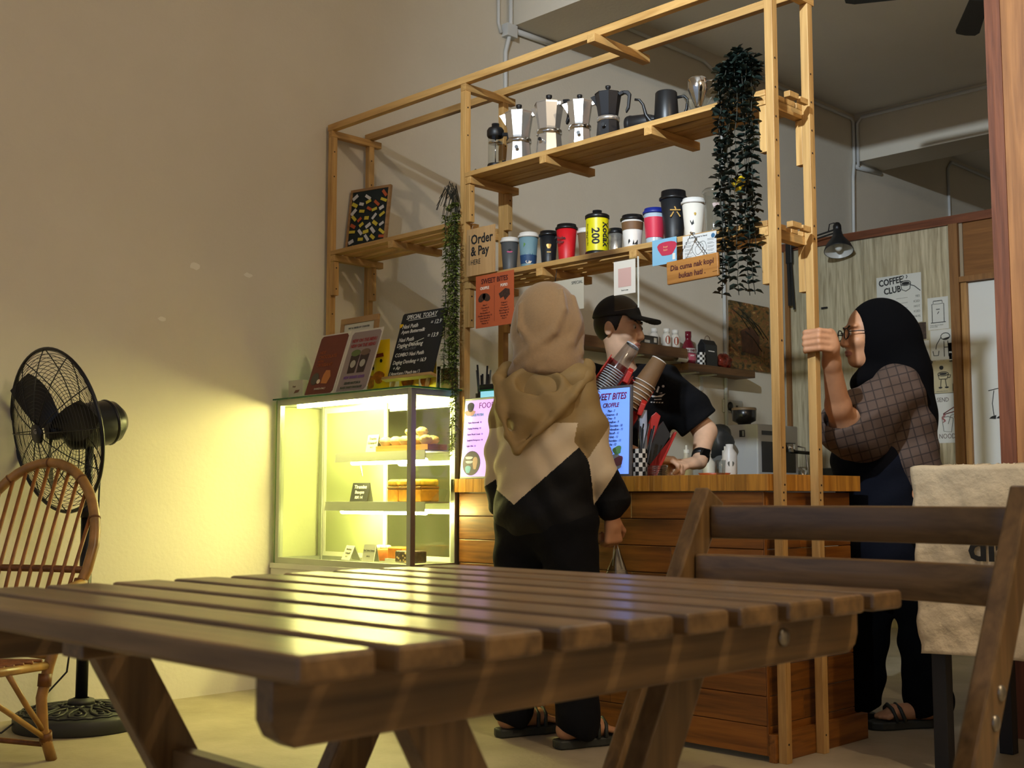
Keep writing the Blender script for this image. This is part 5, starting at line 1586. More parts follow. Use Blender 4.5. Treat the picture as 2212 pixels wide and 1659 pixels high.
sketch(o, [[(-.04, .16), (-.03, .075), (.02, .068), (.035, .155)], [(-.04, .16), (.0, .168), (.035, .155)], [(.0, .12), (.02, .175), (.045, .18), (.04, .16)]], .0018, mat=m_grey)
sketch(o, [[(-.025 + .008 * math.sin(9 * t), .185 - .05 * t) for t in np.linspace(0, 1, 9)], [(-.032 + .008 * math.cos(8 * t), .18 - .05 * t) for t in np.linspace(0, 1, 9)]], .0028, mat=M('noodle_red', '#a05a5c', .6))
o = poster('small photo strip pinned between posters and door stud', 1.222, 1.765, .05, .055, M('photo_brown', '#5a3d2c', .6, noise=.6, nscale=40))
o = poster('small white name card pinned below the photo strip', 1.224, 1.700, .046, .055)
text('since\n2021', .012, m_ink, o, (0, -.0016, .03), FRONT, 'CENTER', .0003)
o = poster('small cream sticker pinned beside the walking cup poster', 1.232, 1.510, .030, .05, M('poster_cream', '#b3a888', .7))
o = poster('narrow white card peeking from behind the headscarf', 1.045, 1.73, .05, .12)
o = poster('dark checked strip peeking above the headscarf back', 1.028, 1.86, .05, .11, M('dark_strip', '#3a2a20', .7, noise=.8, nscale=60))
o = T('hello_letters', 'black cut-out hello letters stuck on the partition', 'letters', (1.002, FY, 1.695))
text('hello', .052, m_ink, o, (0, -.0006, 0), FRONT, 'LEFT', .0016, 0, .85)
MB().box(.30, .345, FY - .012, FY, 2.135, 2.148).build('metal_clip', m_plast, part, False)

# black clamp lamp on the partition
cl = T('clamp_lamp', 'black swing-arm clamp lamp hanging from the top of the partition', 'lamp', (.09, PY - .03, 2.20))
MB().box(-.035, .012, -.03, .0, .28, .42).build('clamp', m_blk, cl, bevel=.004)
MB().bar((-.02, -.015, .45), (-.012, -.015, -.02), .022, .022, (0, 1, 0)).build('lower_arm', m_blk, cl)
MB().bar((.0, -.015, .30), (.02, -.015, -.05), .012, .012, (0, 1, 0)).build('spring_arm', m_blk, cl)
mb = MB()
for dz in (0, .022):
    mb.bar((-.01, -.02, .39 + dz), (.37, -.06, .432 + dz), .008, .010)
mb.build('upper_arm', m_blk, cl)
MB().tube([(.32, -.05, .45), (.33, -.05, .50), (.365, -.05, .505), (.375, -.05, .46)], .004, 6).build('cable_loop', m_plast, cl)
mb = MB(True)
hd = T('tmp', 'x', 'x'); bpy.data.objects.remove(hd)
sh_ = MB(True).lathe([(.028, .155), (.034, .12), (.045, .095), (.080, .045), (.098, .0), (.098, -.004), (.094, -.004), (.076, .043), (.042, .09), (.02, .10)], 30).build('shade', [M('lamp_black', '#1b1d20', .4)], cl, loc=(.43, -.11, .295), rot=(math.radians(-16), math.radians(-12), 0))
MB(True).lathe([(.0935, -.003), (.0745, .041), (.041, .086), (.0, .09)], 30).build('reflector', M('reflector_white', '#c9c9c6', .35), cl, loc=(.43, -.11, .294), rot=(math.radians(-16), math.radians(-12), 0))
MB(True).lathe([(0, .215), (.02, .213), (.028, .195), (.028, .155), (0, .15)], 20).build('socket_cap', m_blk, cl, loc=(.43, -.11, .295), rot=(math.radians(-16), math.radians(-12), 0))
MB(True).ball((0, 0, .035), (.028, .028, .036), 10).build('bulb', M('bulb_white', '#d8d8d4', .3), cl, loc=(.43, -.11, .294), rot=(math.radians(-16), math.radians(-12), 0))
# ------------------------------------------------------------------ slatted table close to the camera
def tw(ax):
    return WOOD('teak', '#81643d', '#47331b', ax, 1.0, 0.36, 0.14, coat=0.4)
tb = T('slatted_table', 'slatted dark wooden folding table in the foreground', 'table', (3.62, -2.51, 0))
TZ = 0.735
y = -2.920
for k in range(10):
    MB().box(3.250, 3.997, y, y + .064, TZ - .020, TZ).build('slat', tw('x'), tb, True, .004)
    y += .0826
for x0, h in ((3.915, .052), (3.312, .050)):
    r = .012
    poly = [(-2.900, 0), (-2.900, -h + .02), (-2.894, -h + .008), (-2.880, -h), (-2.125, -h), (-2.111, -h + .008), (-2.105, -h + .02), (-2.105, 0)]
    MB().prism(poly, .022, (x0 + .011, 0, TZ - .0205), (0, 1, 0), (0, 0, 1)).build('apron', tw('y'), tb, True, .002)
MB().box(3.600, 3.64, -2.895, -2.11, TZ - .038, TZ - .0205).build('cleat', tw('y'), tb, True, .002)
for x0 in (3.880, 3.348):
    MB().bar((x0, -2.735, .700), (x0, -2.335, 0.006), .026, .056, (0, 1, 0)).build('leg', tw('z'), tb, True, .003)
for x0 in (3.850, 3.378):
    MB().bar((x0, -2.300, .700), (x0, -2.690, 0.006), .026, .056, (0, 1, 0)).build('leg', tw('z'), tb, True, .003)
MB().bar((3.362, -2.637, .53), (3.866, -2.637, .53), .022, .036, (0, 0, 1)).build('stretcher', tw('x'), tb, True, .002)
MB().bar((3.395, -2.52, .30), (3.835, -2.52, .30), .022, .036, (0, 0, 1)).build('stretcher', tw('x'), tb, True, .002)
m_bolt = M('steel_bolt', '#9a968c', .3, .9)
mb = MB(True); mb.ball((3.9385, -2.262, .690), (.004, .0095, .0095), 8); mb.build('bolt', m_bolt, tb, True)

# folding chair behind the table
fc = T('folding_chair', 'dark wooden folding chair with curved back slats behind the table', 'chair', (3.785, -1.95, 0))
X0, X1 = 3.545, 4.030
YB = -1.845
for x0 in (X0, X1):
    MB().bar((x0, YB - .0, .842), (x0, -2.330, 0.004), .026, .048, (0, 1, 0)).build('back_leg', tw('z'), fc, True, .004)
    s = 1 if x0 == X0 else -1
    MB().bar((x0 + s * .029, -2.235, .452), (x0 + s * .029, -1.72, 0.004), .024, .045, (0, 1, 0)).build('front_leg', tw('z'), fc, True, .004)
def cslat(z0, z1, y, bow):
    mb = MB()
    n = 14
    vs = []
    for i in range(n + 1):
        t = i / n
        x = X0 + .014 + (X1 - X0 - .028) * t
        b = bow * (1 - (2 * t - 1) ** 2)
        for dy, z in ((-.008, z0), (-.008, z1), (.008, z1), (.008, z0)):
            vs.append((x, y + b + dy, z))
    fs = [(4 * i + a, 4 * i + 4 + a, 4 * i + 4 + (a + 1) % 4, 4 * i + (a + 1) % 4) for i in range(n) for a in range(4)]
    fs += [(0, 1, 2, 3), (4 * n + 3, 4 * n + 2, 4 * n + 1, 4 * n)]
    mb.add(vs, fs, 0, True)
    return mb.build('back_slat', tw('x'), fc, True, .003)
cslat(.776, .826, YB - .012, .035)
cslat(.703, .754, YB - .052, .035)
for k in range(6):
    yy = -2.27 + k * .062
    MB().box(X0 + .045, X1 - .045, yy, yy + .05, .436, .454).build('seat_slat', tw('x'), fc, True, .003)
for x0 in (X0 + .062, X1 - .062):
    MB().box(x0 - .01, x0 + .01, -2.275, -1.905, .405, .435).build('seat_rail', tw('y'), fc, True, .002)
for yy, zz in ((-1.972, .612), (-1.990, .580)):
    mb = MB(True); mb.ball((X1 + .0135, yy, zz), (.004, .0095, .0095), 8); mb.build('bolt', m_bolt, fc, True)
for yy, zz in ((-2.075, .44),):
    mb = MB(True); mb.ball((X1 + .0135, yy, zz), (.004, .0095, .0095), 8); mb.build('bolt', m_bolt, fc, True)

# ------------------------------------------------------------------ pedestal fan
m_fan = M('fan_black', '#15161a', .35, .2)
m_cast = M('cast_resin', '#2b2c29', .55)
fa = T('pedestal_fan', 'black pedestal fan with wire cage standing by the wall', 'fan', (.30, -1.28, 0))
MB(True).lathe([(0, 0), (.232, 0), (.236, .006), (.236, .046), (.228, .056), (.055, .078), (.05, .082), (0, .082)], 44).build('base', m_cast, fa)
MB(True).lathe([(.030, .08), (.050, .082), (.046, .098), (.028, .104)], 24).build('collar', m_cast, fa)
orn = MB()
for k in range(12):
    a = 2 * PI * k / 12
    def pp_(r, da): 
        z = .056 + (.228 - r) * (.022 / .173) + .003
        return (r * math.cos(a + da), r * math.sin(a + da), z)
    orn.tube([pp_(.085, 0), pp_(.11, .16), pp_(.15, .20), pp_(.185, .14), pp_(.195, .0), pp_(.185, -.14), pp_(.15, -.20), pp_(.11, -.16), pp_(.085, 0)], .0045, 6)
    orn.tube([pp_(.125, .0), pp_(.15, .09), pp_(.165, .03), pp_(.155, -.06)], .004, 6)
    orn.tube([pp_(.215, -.26), pp_(.205, -.1), pp_(.215, .0), pp_(.205, .12), pp_(.215, .26)], .004, 6)
    orn.tube([pp_(.062, -.2), pp_(.075, 0), pp_(.062, .2)], .005, 6)
orn.build('cast_scrolls', m_cast, fa)
MB().cyl((0, 0, .09), (0, 0, .80), .022, n=18).build('lower_pole', m_fan, fa)
MB().cyl((0, 0, .80), (0, 0, 1.06), .015, n=16).build('upper_pole', m_fan, fa)
MB().cyl((0, 0, .765), (0, 0, .815), .029, n=18).build('height_collar', m_fan, fa)
# head: local Z is the blowing direction
ax = Vector((-.6755, -.2425, -.1465))
RT_, UP_, FW_ = Vector((.707, .7073, 0)), Vector((.0663, -.0662, .9956)), Vector((-.7042, .7037, .0937))
rl, vl = Vector((.41, .912, 0)), Vector((-.911, .41, .03))
ax = (-.86 * .975 * rl - .86 * .20 * Vector((0, 0, 1)) - .48 * vl).normalized()
q = ax.to_track_quat('Z', 'Y')
HC = Vector((-.004, .0, 1.105)) + ax * .105 - rl * .03
def fobj(mb, name, mat):
    return mb.build(name, mat, fa, loc=HC, rot=q.to_euler())
RC = .305
def rim(z, r, t):
    return MB().tube([(r * math.cos(a), r * math.sin(a), z) for a in np.linspace(0, 2 * PI, 65)[:-1]], t, 6, closed=True)
fobj(rim(0.0, RC, .0065), 'cage_rim', m_fan)
def cage(sgn, dep, name, nr, hub):
    mb = MB()
    prof = lambda r: sgn * dep * (1 - (r / RC) ** 2.4)
    for i in range(nr):
        r = hub + (RC - hub) * (i + .5) / nr
        mb.tube([(r * math.cos(a), r * math.sin(a), prof(r)) for a in np.linspace(0, 2 * PI, 49)[:-1]], .0011, 4, closed=True)
    for k in range(12):
        a = 2 * PI * k / 12
        mb.tube([(r * math.cos(a), r * math.sin(a), prof(r) + .002 * sgn) for r in np.linspace(hub * .8, RC, 9)], .0021, 5)
    return fobj(mb, name, m_fan)
cage(1, .075, 'front_cage', 21, .035)
cage(-1, .085, 'rear_cage', 19, .06)
fobj(MB(True).lathe([(0, .080), (.034, .080), (.038, .072), (0, .070)], 24), 'hub_badge', m_fan)
o = text('G', .026, M('badge_letter', '#8f8f8c', .4), fa, HC + ax * .0815, q.to_euler(), 'CENTER', .0008)
for k in range(3):
    mb = MB(True)
    vs, fs = [], []
    n, m_ = 8, 5
    for i in range(n + 1):
        r = .03 + .245 * i / n
        for j in range(m_):
            u = (j / (m_ - 1) - .5)
            wdt = .07 + .07 * math.sin(PI * min(1, i / n * .9))
            a = 2 * PI * k / 3 + u * wdt / max(r, .06) * .9 + .25 * i / n
            vs.append((r * math.cos(a), r * math.sin(a), .0 + .05 * u + .01))
    for i in range(n):
        for j in range(m_ - 1):
            b0 = i * m_ + j
            fs.append((b0, b0 + 1, b0 + m_ + 1, b0 + m_))
    mb.add(vs, fs)
    fobj(mb, 'blade', m_fan)
fobj(MB(True).lathe([(0, .03), (.03, .028), (.036, .0), (.036, -.03), (0, -.03)], 20), 'blade_hub', m_fan)
fobj(MB(True).lathe([(.0, -.055), (.06, -.055), (.082, -.065), (.086, -.09), (.086, -.20), (.078, -.245), (.05, -.275), (0, -.285)], 34), 'motor_housing', m_fan)
mt = MB()
mt.tube([(.08 * math.cos(a), .08 * math.sin(a), -.215) for a in np.linspace(0, 2 * PI, 33)[:-1]], .009, 6, closed=True)
fobj(mt, 'vent_ring', m_fan)
mt = MB(); mt.prism([(.016 * math.cos(t), .016 * math.sin(t)) for t in np.linspace(0, 2 * PI, 17)[:-1]], .002, (.02, -.071, -.225), (1, 0, 0), (0, 0, 1)); fobj(mt, 'speed_dial', M('dial_grey', '#7d8a90', .4))
MB().cyl((0, 0, 1.04), tuple(HC - ax * .12 + Vector((0, 0, -.06))), .020, n=14).build('neck', m_fan, fa)
MB().tube([(.02, .01, 1.0), (.05, .02, .9), (.045, .02, .7), (.0, -.03, .45), (-.02, -.05, .2), (-.05, -.15, .085), (-.05, -.27, .006), (-.1, -.5, .006)], .004, 6).build('power_cable', m_plast, fa)

# ------------------------------------------------------------------ rattan chair
m_rat = M('rattan', '#9a7038', .42, noise=.35, nscale=18, coat=.2)
m_rat2 = M('rattan_binding', '#6e4218', .5, noise=.3, nscale=60)
m_rat3 = M('rattan_spindle', '#8a5526', .5, noise=.3, nscale=30)
rc_ = T('rattan_chair', 'arched rattan chair with slanting spindles at the picture edge', 'chair', (.63, -1.735, 0), math.radians(30))
def yb(z):
    return .02 + max(0, z - .34) * .36
def arch(t):
    a = PI * t
    z = .66 + .30 * math.sin(a)
    x = .255 * math.cos(a) * (1 - .05 * math.sin(a))
    return (x, yb(z), z)
pts = [(.20, .03, .0), (.185, .0, .10), (.178, -.004, .20), (.188, .015, .30), (.205, yb(.42), .42), (.230, yb(.52), .52), (.250, yb(.60), .60)]
loop = pts + [arch(t) for t in np.linspace(0.02, .98, 19)] + [(-x, y_, z) for x, y_, z in pts[::-1]]
MB().tube(loop, .0175, 12).build('back_frame', m_rat, rc_)
def band(pt, d, r=.0195, l=.02, name='binding'):
    p = Vector(pt); d = Vector(d).normalized()
    MB().cyl(p - d * l / 2, p + d * l / 2, r, n=12).build(name, m_rat2, rc_)
for t in (.12, .30, .5, .7, .88):
    p0, p1 = Vector(arch(t - .02)), Vector(arch(t + .02)); band(arch(t), p1 - p0, .019, .006)
for s in (-1, 1):
    band((s * .236, yb(.545), .545), (s * .1, .36, 1), .023, .05)
    band((s * .182, .005, .255), (0, .1, 1), .0215, .04)
    band((s * .189, .01, .075), (-s * .1, .3, -1), .0205, .035)
MB().tube([(-.236, yb(.60) , .60), (-.1, yb(.60), .603), (.1, yb(.60), .603), (.245, yb(.60), .60)], .012, 10).build('cross_rail', m_rat2, rc_)
for k in range(11):
    x = -.215 + .043 * k
    zt = .66 + .30 * math.sqrt(max(0, 1 - (x / .25) ** 2)) - .012
    MB().tube([(x, yb(zt), zt), (x * .96, yb(.6) - .008, .6), (x * .86, yb(.36), .36)], .0065, 8).build('spindle', m_rat3, rc_)
MB().tube([(-.20, .02, .33), (-.10, .03, .335), (.10, .03, .335), (.20, .02, .33)], .014, 10).build('seat_back_rail', m_rat, rc_)
for s in (-1, 1):
    MB().tube([(s * .185, .01, .30), (s * .20, -.2, .31), (s * .21, -.42, .32)], .014, 10).build('seat_side_rail', m_rat, rc_)
    MB().tube([(s * .212, -.42, .0), (s * .21, -.42, .16), (s * .208, -.42, .34)], .0165, 10).build('front_leg', m_rat, rc_)
    MB().tube([(s * .188, .012, .07), (s * .20, -.2, .19), (s * .208, -.40, .30)], .009, 8).build('brace', m_rat, rc_)
    MB().tube([(s * .188, .004, .09), (s * .196, -.10, .19), (s * .20, -.20, .30)], .009, 8).build('brace', m_rat, rc_)
    MB().tube([(s * .245, yb(.56), .56), (s * .27, -.05, .54), (s * .275, -.30, .50), (s * .24, -.42, .42), (s * .21, -.42, .33)], .015, 10).build('arm_rail', m_rat, rc_)
MB().tube([(-.205, -.42, .33), (0, -.44, .335), (.205, -.42, .33)], .015, 10).build('seat_front_rail', m_rat, rc_)
for k in range(9):
    yy = -.40 + .045 * k
    MB().tube([(-.2, yy, .322), (0, yy, .316), (.2, yy, .322)], .006, 6).build('seat_cane', m_rat3, rc_)
MB().tube([(-.19, .02, .05), (0, .02, .055), (.19, .02, .05)], .009, 8).build('stretcher', m_rat2, rc_)

# ------------------------------------------------------------------ tall black table with a hanging canvas banner
bt = T('bar_table', 'tall black-legged table with a red brown top at the picture edge', 'table', (3.25, .42, 0))
m_bw = M('black_wood', '#15161a', .5)
MB().box(2.875, 3.72, .17, .70, .905, .930).build('table_top', WOOD('red_top', '#7a3f22', '#562a12', 'x', 1, .4, .05), bt, True, .003)
for x0 in (2.895, 3.66):
    for y0 in (.185, .645):
        MB().box(x0, x0 + .045, y0, y0 + .045, 0, .9045).build('leg', m_bw, bt, True, .002)
MB().box(2.905, 3.70, .19, .21, .84, .9045).build('apron', m_bw, bt, True)
MB().box(2.903, 2.923, .23, .645, .84, .9045).build('apron', m_bw, bt, True)
# cloth: over the edge and down the front
n, m_ = 60, 56
vs, fs = [], []
prng = np.random.default_rng(3)
def wr(u, v):
    return (.004 * math.sin(17 * u + 3 * v + 2 * math.sin(5 * v)) + .003 * math.sin(31 * v + 9 * u) + .0022 * math.sin(53 * u - 22 * v) + .0018 * math.sin(71 * v + 37 * u)) * min(1, 3 * v + .25)
for j in range(m_ + 1):
    v = j / m_
    for i in range(n + 1):
        u = i / n
        x = 2.866 + .80 * u + .004 * math.sin(9 * v * 3 + 2 * u) + (.012 * (v ** 2) * (1 - u))
        if v < .16:                     # lies on the table top
            yy = .30 - .145 * v / .16
            zz = .9365 + .002 * math.sin(40 * u) + (.006 * math.sin(23 * u) ** 2 if j == 0 else 0)
        else:
            w_ = (v - .16) / .84
            yy = .155 - wr(u, w_) - .004
            zz = .932 - .565 * w_ + .006 * math.sin(6 * u) * w_
        vs.append((x, yy, zz))
for j in range(m_):
    for i in range(n):
        a = j * (n + 1) + i
        fs.append((a, a + n + 1, a + n + 2, a + 1))
cb_ = MB(True)
cb_.add(vs, fs)
m_can = M('canvas', '#dccdaf', .9, noise=.08, nscale=12, bump=.5, bscale=45)
cv = T('canvas_banner', 'crumpled cream canvas banner hanging over the front of the tall table', 'banner', (3.25, .15, .36))
co = cb_.build('cloth', m_can, cv, True)
sol = co.modifiers.new('thick', 'SOLIDIFY'); sol.thickness = .0016
fray = MB()
for k in range(46):
    x = 2.868 + .8 * random.random()
    fray.tube([(x, .285, .9385), (x + random.uniform(-.006, .006), .296, .9405 + .003 * random.random()), (x + random.uniform(-.012, .012), .306, .938 + .006 * random.random())], .0010, 4)
fray.build('frayed_edge', m_can, cv, True)['kind'] = 'stuff'
text('dia', .115, m_ink, cv, (3.045 - 3.25, .134 - .15, .655 - .36), FRONT, 'LEFT', .003)
# ------------------------------------------------------------------ people: one continuous skin each, clothes as separate layers
m_skin = M('skin_warm', '#b98764', .55, noise=.06, nscale=30)
m_skin2 = M('skin_tan', '#deb596', .5, noise=.08, nscale=30)
m_lip = M('lips', '#9a6252', .5)
m_eyew = M('eye_white', '#cfcac4', .3)
m_iris = M('iris_dark', '#1a120d', .25)
m_hair = M('hair_black', '#0d0c0d', .5)

def HF(c, f, pitch=0.0):
    """head frame: columns are face-left, forward, up"""
    f = Vector((f[0], f[1], 0)).normalized()
    R = Matrix((Vector((f.y, -f.x, 0)), f, Vector((0, 0, 1)))).transposed()
    R = R @ Matrix.Rotation(pitch, 3, 'X')
    return np.array(c, float), np.array(R)
def head_sdf(P, fr, s=1.0):
    c, R = fr
    q = ((P - c) @ R) / s
    d = ell(q, (0, -.012, .035), (.076, .096, .092))
    d = smin(d, ell(q, (0, .022, -.045), (.058, .070, .072)), .035)
    d = smin(d, ell(q, (0, .062, -.096), (.026, .024, .020)), .03)
    for s_ in (-1, 1):
        d = smin(d, ell(q, (s_ * .040, .062, -.022), (.027, .028, .026)), .02)
        d = smin(d, ell(q, (s_ * .030, .076, .034), (.028, .016, .010)), .014)
        d = smax(d, -ell(q, (s_ * .031, .100, .012), (.020, .015, .011)), .010)
        d = smin(d, ell(q, (s_ * .031, .080, .011), (.0175, .012, .0135)), .006)
        d = smin(d, ell(q, (s_ * .077, -.008, .002), (.010, .019, .031)), .008)
        d = smin(d, ell(q, (s_ * .011, .101, -.034), (.009, .010, .008)), .006)
    d = smin(d, cap(q, (0, .090, .018), (0, .108, -.026), .009, .0125), .012)
    d = smin(d, ell(q, (0, .088, -.060), (.024, .014, .008)), .006)
    d = smin(d, ell(q, (0, .086, -.071), (.020, .014, .008)), .006)
    d = smax(d, -ell(q, (0, .102, -.0655), (.021, .008, .0016)), .003)
    return d * s
def face_pick(fr, s=1.0):
    c, R = fr
    def f(X):
        q = ((X - c) @ R) / s
        lip = (np.abs(q[:, 0]) < .025) & (q[:, 1] > .080) & (np.abs(q[:, 2] + .0655) < .0125) & ((q[:, 0] / .026) ** 2 + ((q[:, 2] + .0655) / .0135) ** 2 < 1)
        return np.where(lip, 1, 0)
    return f
def face_bits(parent, fr, s=1.0, brows=True):
    c, R = fr
    R4 = Matrix.Translation(Vector(c)) @ Matrix(R.tolist()).to_4x4()
    for s_ in (-1, 1):
        mb = MB(True); mb.X = R4
        mb.ball((s_ * .031 * s, .0835 * s, .011 * s), .0118 * s, 8)
        e = mb.build('eye', m_eyew, parent)
        mb = MB(True); mb.X = R4
        mb.ball((s_ * .031 * s, .0915 * s, .009 * s), (.0058 * s, .0045 * s, .0058 * s), 7)
        mb.build('iris', m_iris, e)
        if brows:
            mb = MB(); mb.X = R4
            mb.tube([(s_ * .012 * s, .0935 * s, .030 * s), (s_ * .030 * s, .0925 * s, .0365 * s), (s_ * .050 * s, .080 * s, .031 * s)], [.0025, .0032, .0018], 5)
            mb.build('eyebrow', m_hair, parent)

def hand_sdf(P, w, d, n, curl=(.9, .9, .6), size=1.0, side=1, spread=.0, thumb=(.75, .75, .35), squeeze=0.0):
    """hand from the wrist w: d points to the knuckles, n is the palm side, fingers bend d->n"""
    w = np.array(w, float)
    d = np.array(Vector(d).normalized()); n = np.array(n, float); n = n - d * (n @ d); n = n / np.linalg.norm(n)
    s = np.cross(d, n) * side
    k = size
    D_ = cap(P, w, w + d * .03 * k, .024 * k, .026 * k)
    for o in (-.026, -.009, .009, .026):
        D_ = smin(D_, cap(P, w + d * .02 * k + s * o * .6 * k, w + d * .082 * k + s * o * k, .014 * k, .0125 * k), .014)
    for i, (o, L0) in enumerate(((.029, .042), (.010, .047), (-.010, .044), (-.028, .034))):
        p = w + d * .084 * k + s * o * k
        a = 0.0
        r = .0098 * k
        segs = (L0 * k, L0 * .65 * k, L0 * .5 * k)
        for j, l in enumerate(segs):
            a += curl[j] * (1 + .06 * i)
            v = d * math.cos(a) + n * math.sin(a) + s * spread * (1.5 - i) * .3
            q = p + v * l
            D_ = smin(D_, cap(P, p, q, r, r * .92), .005)
            p, r = q, r * .92
    t0 = w + d * .022 * k + s * .024 * k
    t1 = t0 + (s * thumb[0] + d * thumb[1] + n * thumb[2]) * .042 * k
    t2 = t1 + (s * thumb[0] * .2 + d * thumb[1] + n * thumb[2] * 1.5) * .030 * k
    D_ = smin(D_, cap(P, t0, t1, .015 * k, .0115 * k), .012)
    D_ = smin(D_, cap(P, t1, t2, .0112 * k, .0092 * k), .005)
    return D_
def foot_sdf(P, heel, toe, top):
    h, t = np.array(heel, float), np.array(toe, float)
    d = (t - h) / np.linalg.norm(t - h)
    s = np.array((-d[1], d[0], 0))
    D_ = cap(P, h + d * .03, h + d * .16, .030, .032)
    D_ = smin(D_, cap(P, h + d * .03, np.array(top, float), .031, .033), .03)
    for k, o in enumerate((-.026, -.012, .002, .015, .027)):
        D_ = smin(D_, cap(P, h + d * .17 + s * o, h + d * (.225 - abs(k - 1.2) * .009) + s * o * 1.1 - np.array((0, 0, .012)), .012, .009), .008)
    return D_
def sandal(parent, heel, toe, mat, z=.0, straps=True):
    """thick sole following the foot, with a toe strap"""
    h, t = Vector(heel), Vector(toe)
    d = (t - h).normalized(); s = Vector((-d.y, d.x, 0)); L_ = (t - h).length
    out = [(-.018, 0), (-.012, .028), (.03, .036), (.10, .034), (.17, .046), (.215, .044), (.245, .025), (.25, 0), (.245, -.022), (.21, -.042), (.16, -.046), (.09, -.036), (.03, -.036), (-.012, -.028)]
    sc_ = L_ / .235
    o = MB().prism([(a * sc_, b) for a, b in out], .030, h + Vector((0, 0, .016 - h.z)), d, s).build('sandal_sole', mat, parent, bevel=.006)
    if straps:
        for u in (.13, .16):
            mb = MB()
            mb.tube([h + d * u * sc_ + s * .046 + Vector((0, 0, .03 - h.z)), h + d * (u + .012) * sc_ + s * .030 + Vector((0, 0, .075 - h.z)), h + d * (u + .015) * sc_ + Vector((0, 0, .088 - h.z)), h + d * (u + .01) * sc_ - s * .030 + Vector((0, 0, .072 - h.z)), h + d * u * sc_ - s * .046 + Vector((0, 0, .03 - h.z))], .007, 6)
            mb.build('sandal_strap', mat, parent)
    return o

# ---------------- customer seen from behind
m_hijab = M('tan_headscarf', '#8d6f4a', .85, noise=.05, nscale=120, bump=.15, bscale=220, sheen=.3)
m_jt = M('jacket_tan', '#8f7547', .7, bump=.25, bscale=28)
m_jc = M('jacket_cream', '#cfbd9e', .7, bump=.25, bscale=28)
m_jb = M('jacket_black', '#0c0d10', .7, spec=.25, bump=.25, bscale=28)
m_blkcloth = M('black_cloth', '#0b0c10', .9, spec=.2, bump=.2, bscale=40)
cu = T('person', 'customer in a tan headscarf and tan, cream and black jacket at the counter', 'person', (1.71, -.28, 0), PI / 4)
fC = (.72, .70)
frC = HF((.022, .036, 1.468), fC)
RB = eul(0, 0, -45)            # body axes: x across the shoulders, y forward
def cust_body(P):
    d = head_sdf(P, frC)
    d = smin(d, cap(P, (.012, .012, 1.27), (.02, .03, 1.42), .055, .052), .03)
    d = smin(d, ell(P, (.0, .0, 1.10), (.145, .095, .20), RB), .06)
    d = smin(d, ell(P, (.0, .0, .80), (.145, .105, .14), RB), .08)
    d = smin(d, chain(P, [(.11, -.085, 1.25, .048), (.172, -.065, 1.00, .040), (.236, -.010, .775, .027)]), .03)
    d = smin(d, chain(P, [(-.11, .09, 1.25, .048), (-.146, .10, 1.00, .040), (-.150, .19, .80, .027)]), .03)
    d = smin(d, hand_sdf(P, (.236, -.008, .768), (.05, .10, -1), (-.45, .8, .1), (1.0, 1.1, .7), .95, 1), .012)
    d = smin(d, hand_sdf(P, (-.148, .195, .795), (.25, .6, -.75), (.8, .3, .2), (.4, .5, .3), .95, -1), .012)
    d = smin(d, chain(P, [(.075, -.06, .76, .085), (.10, -.075, .42, .058), (.10, -.095, .09, .036)]), .04)
    d = smin(d, chain(P, [(-.065, .06, .76, .085), (-.10, .085, .42, .058), (-.118, .105, .09, .036)]), .04)
    d = smin(d, foot_sdf(P, (.045, -.115, .062), (.235, -.005, .055), (.10, -.095, .10)), .02)
    d = smin(d, foot_sdf(P, (-.155, .085, .062), (.035, .195, .055), (-.118, .105, .10)), .02)
    return d
skin_obj('body', cust_body, (-.32, -.26, 0.0), (.36, .36, 1.63), .0046, [m_skin, m_lip], cu, face_pick(frC))
face_bits(cu, frC)
def cust_hijab(P):
    d = ell(P, (.010, .012, 1.462), (.122, .128, .146))
    d = smin(d, cap(P, (.012, .0, 1.40), (.016, -.01, 1.31), .118, .132), .05)
    d = smin(d, ell(P, (.015, .02, 1.27), (.16, .15, .06)), .04)
    # wrapped folds slanting from the crown to the neck
    a = P[:, 2] * 34 + P[:, 0] * 16 - P[:, 1] * 8
    b = P[:, 0] * 46 - P[:, 2] * 20 + 1.2
    w = np.clip((1.56 - P[:, 2]) / .2, 0, 1)
    d = d - .005 * np.sin(a) * w - .010 * (np.abs(np.sin(b * .5)) - .6) * w
    for pts in ([(.060, -.075, 1.565, .006), (.065, -.105, 1.49, .010), (.030, -.122, 1.41, .013), (-.045, -.120, 1.345, .012), (-.10, -.08, 1.31, .010)],
                [(.105, -.035, 1.545, .006), (.118, -.060, 1.45, .011), (.090, -.095, 1.375, .013), (.010, -.128, 1.315, .012), (-.06, -.12, 1.29, .010)],
                [(-.085, -.060, 1.51, .006), (-.088, -.085, 1.43, .010), (-.04, -.118, 1.36, .011), (.05, -.118, 1.315, .010)],
                [(.130, -.02, 1.41, .010), (.125, -.06, 1.345, .012), (.07, -.115, 1.295, .012), (-.02, -.135, 1.275, .010)]):
        d = smin(d, chain(P, pts, .01), .018)
    d = smax(d, -cap(P, (.11, .14, 1.50), (.115, .145, 1.40), .082, .075), .012)      # face opening
    return smax(d, 1.262 - P[:, 2], .01)
skin_obj('headscarf', cust_hijab, (-.2, -.2, 1.24), (.24, .22, 1.63), .006, m_hijab, cu)
def folds(P, amp=.005):
    return 1.5 * amp * (np.sin(P[:, 2] * 38 + P[:, 0] * 27 + 2 * np.sin(P[:, 0] * 21)) * .6 + np.sin(P[:, 2] * 61 - P[:, 0] * 33 + P[:, 1] * 20) * .4)
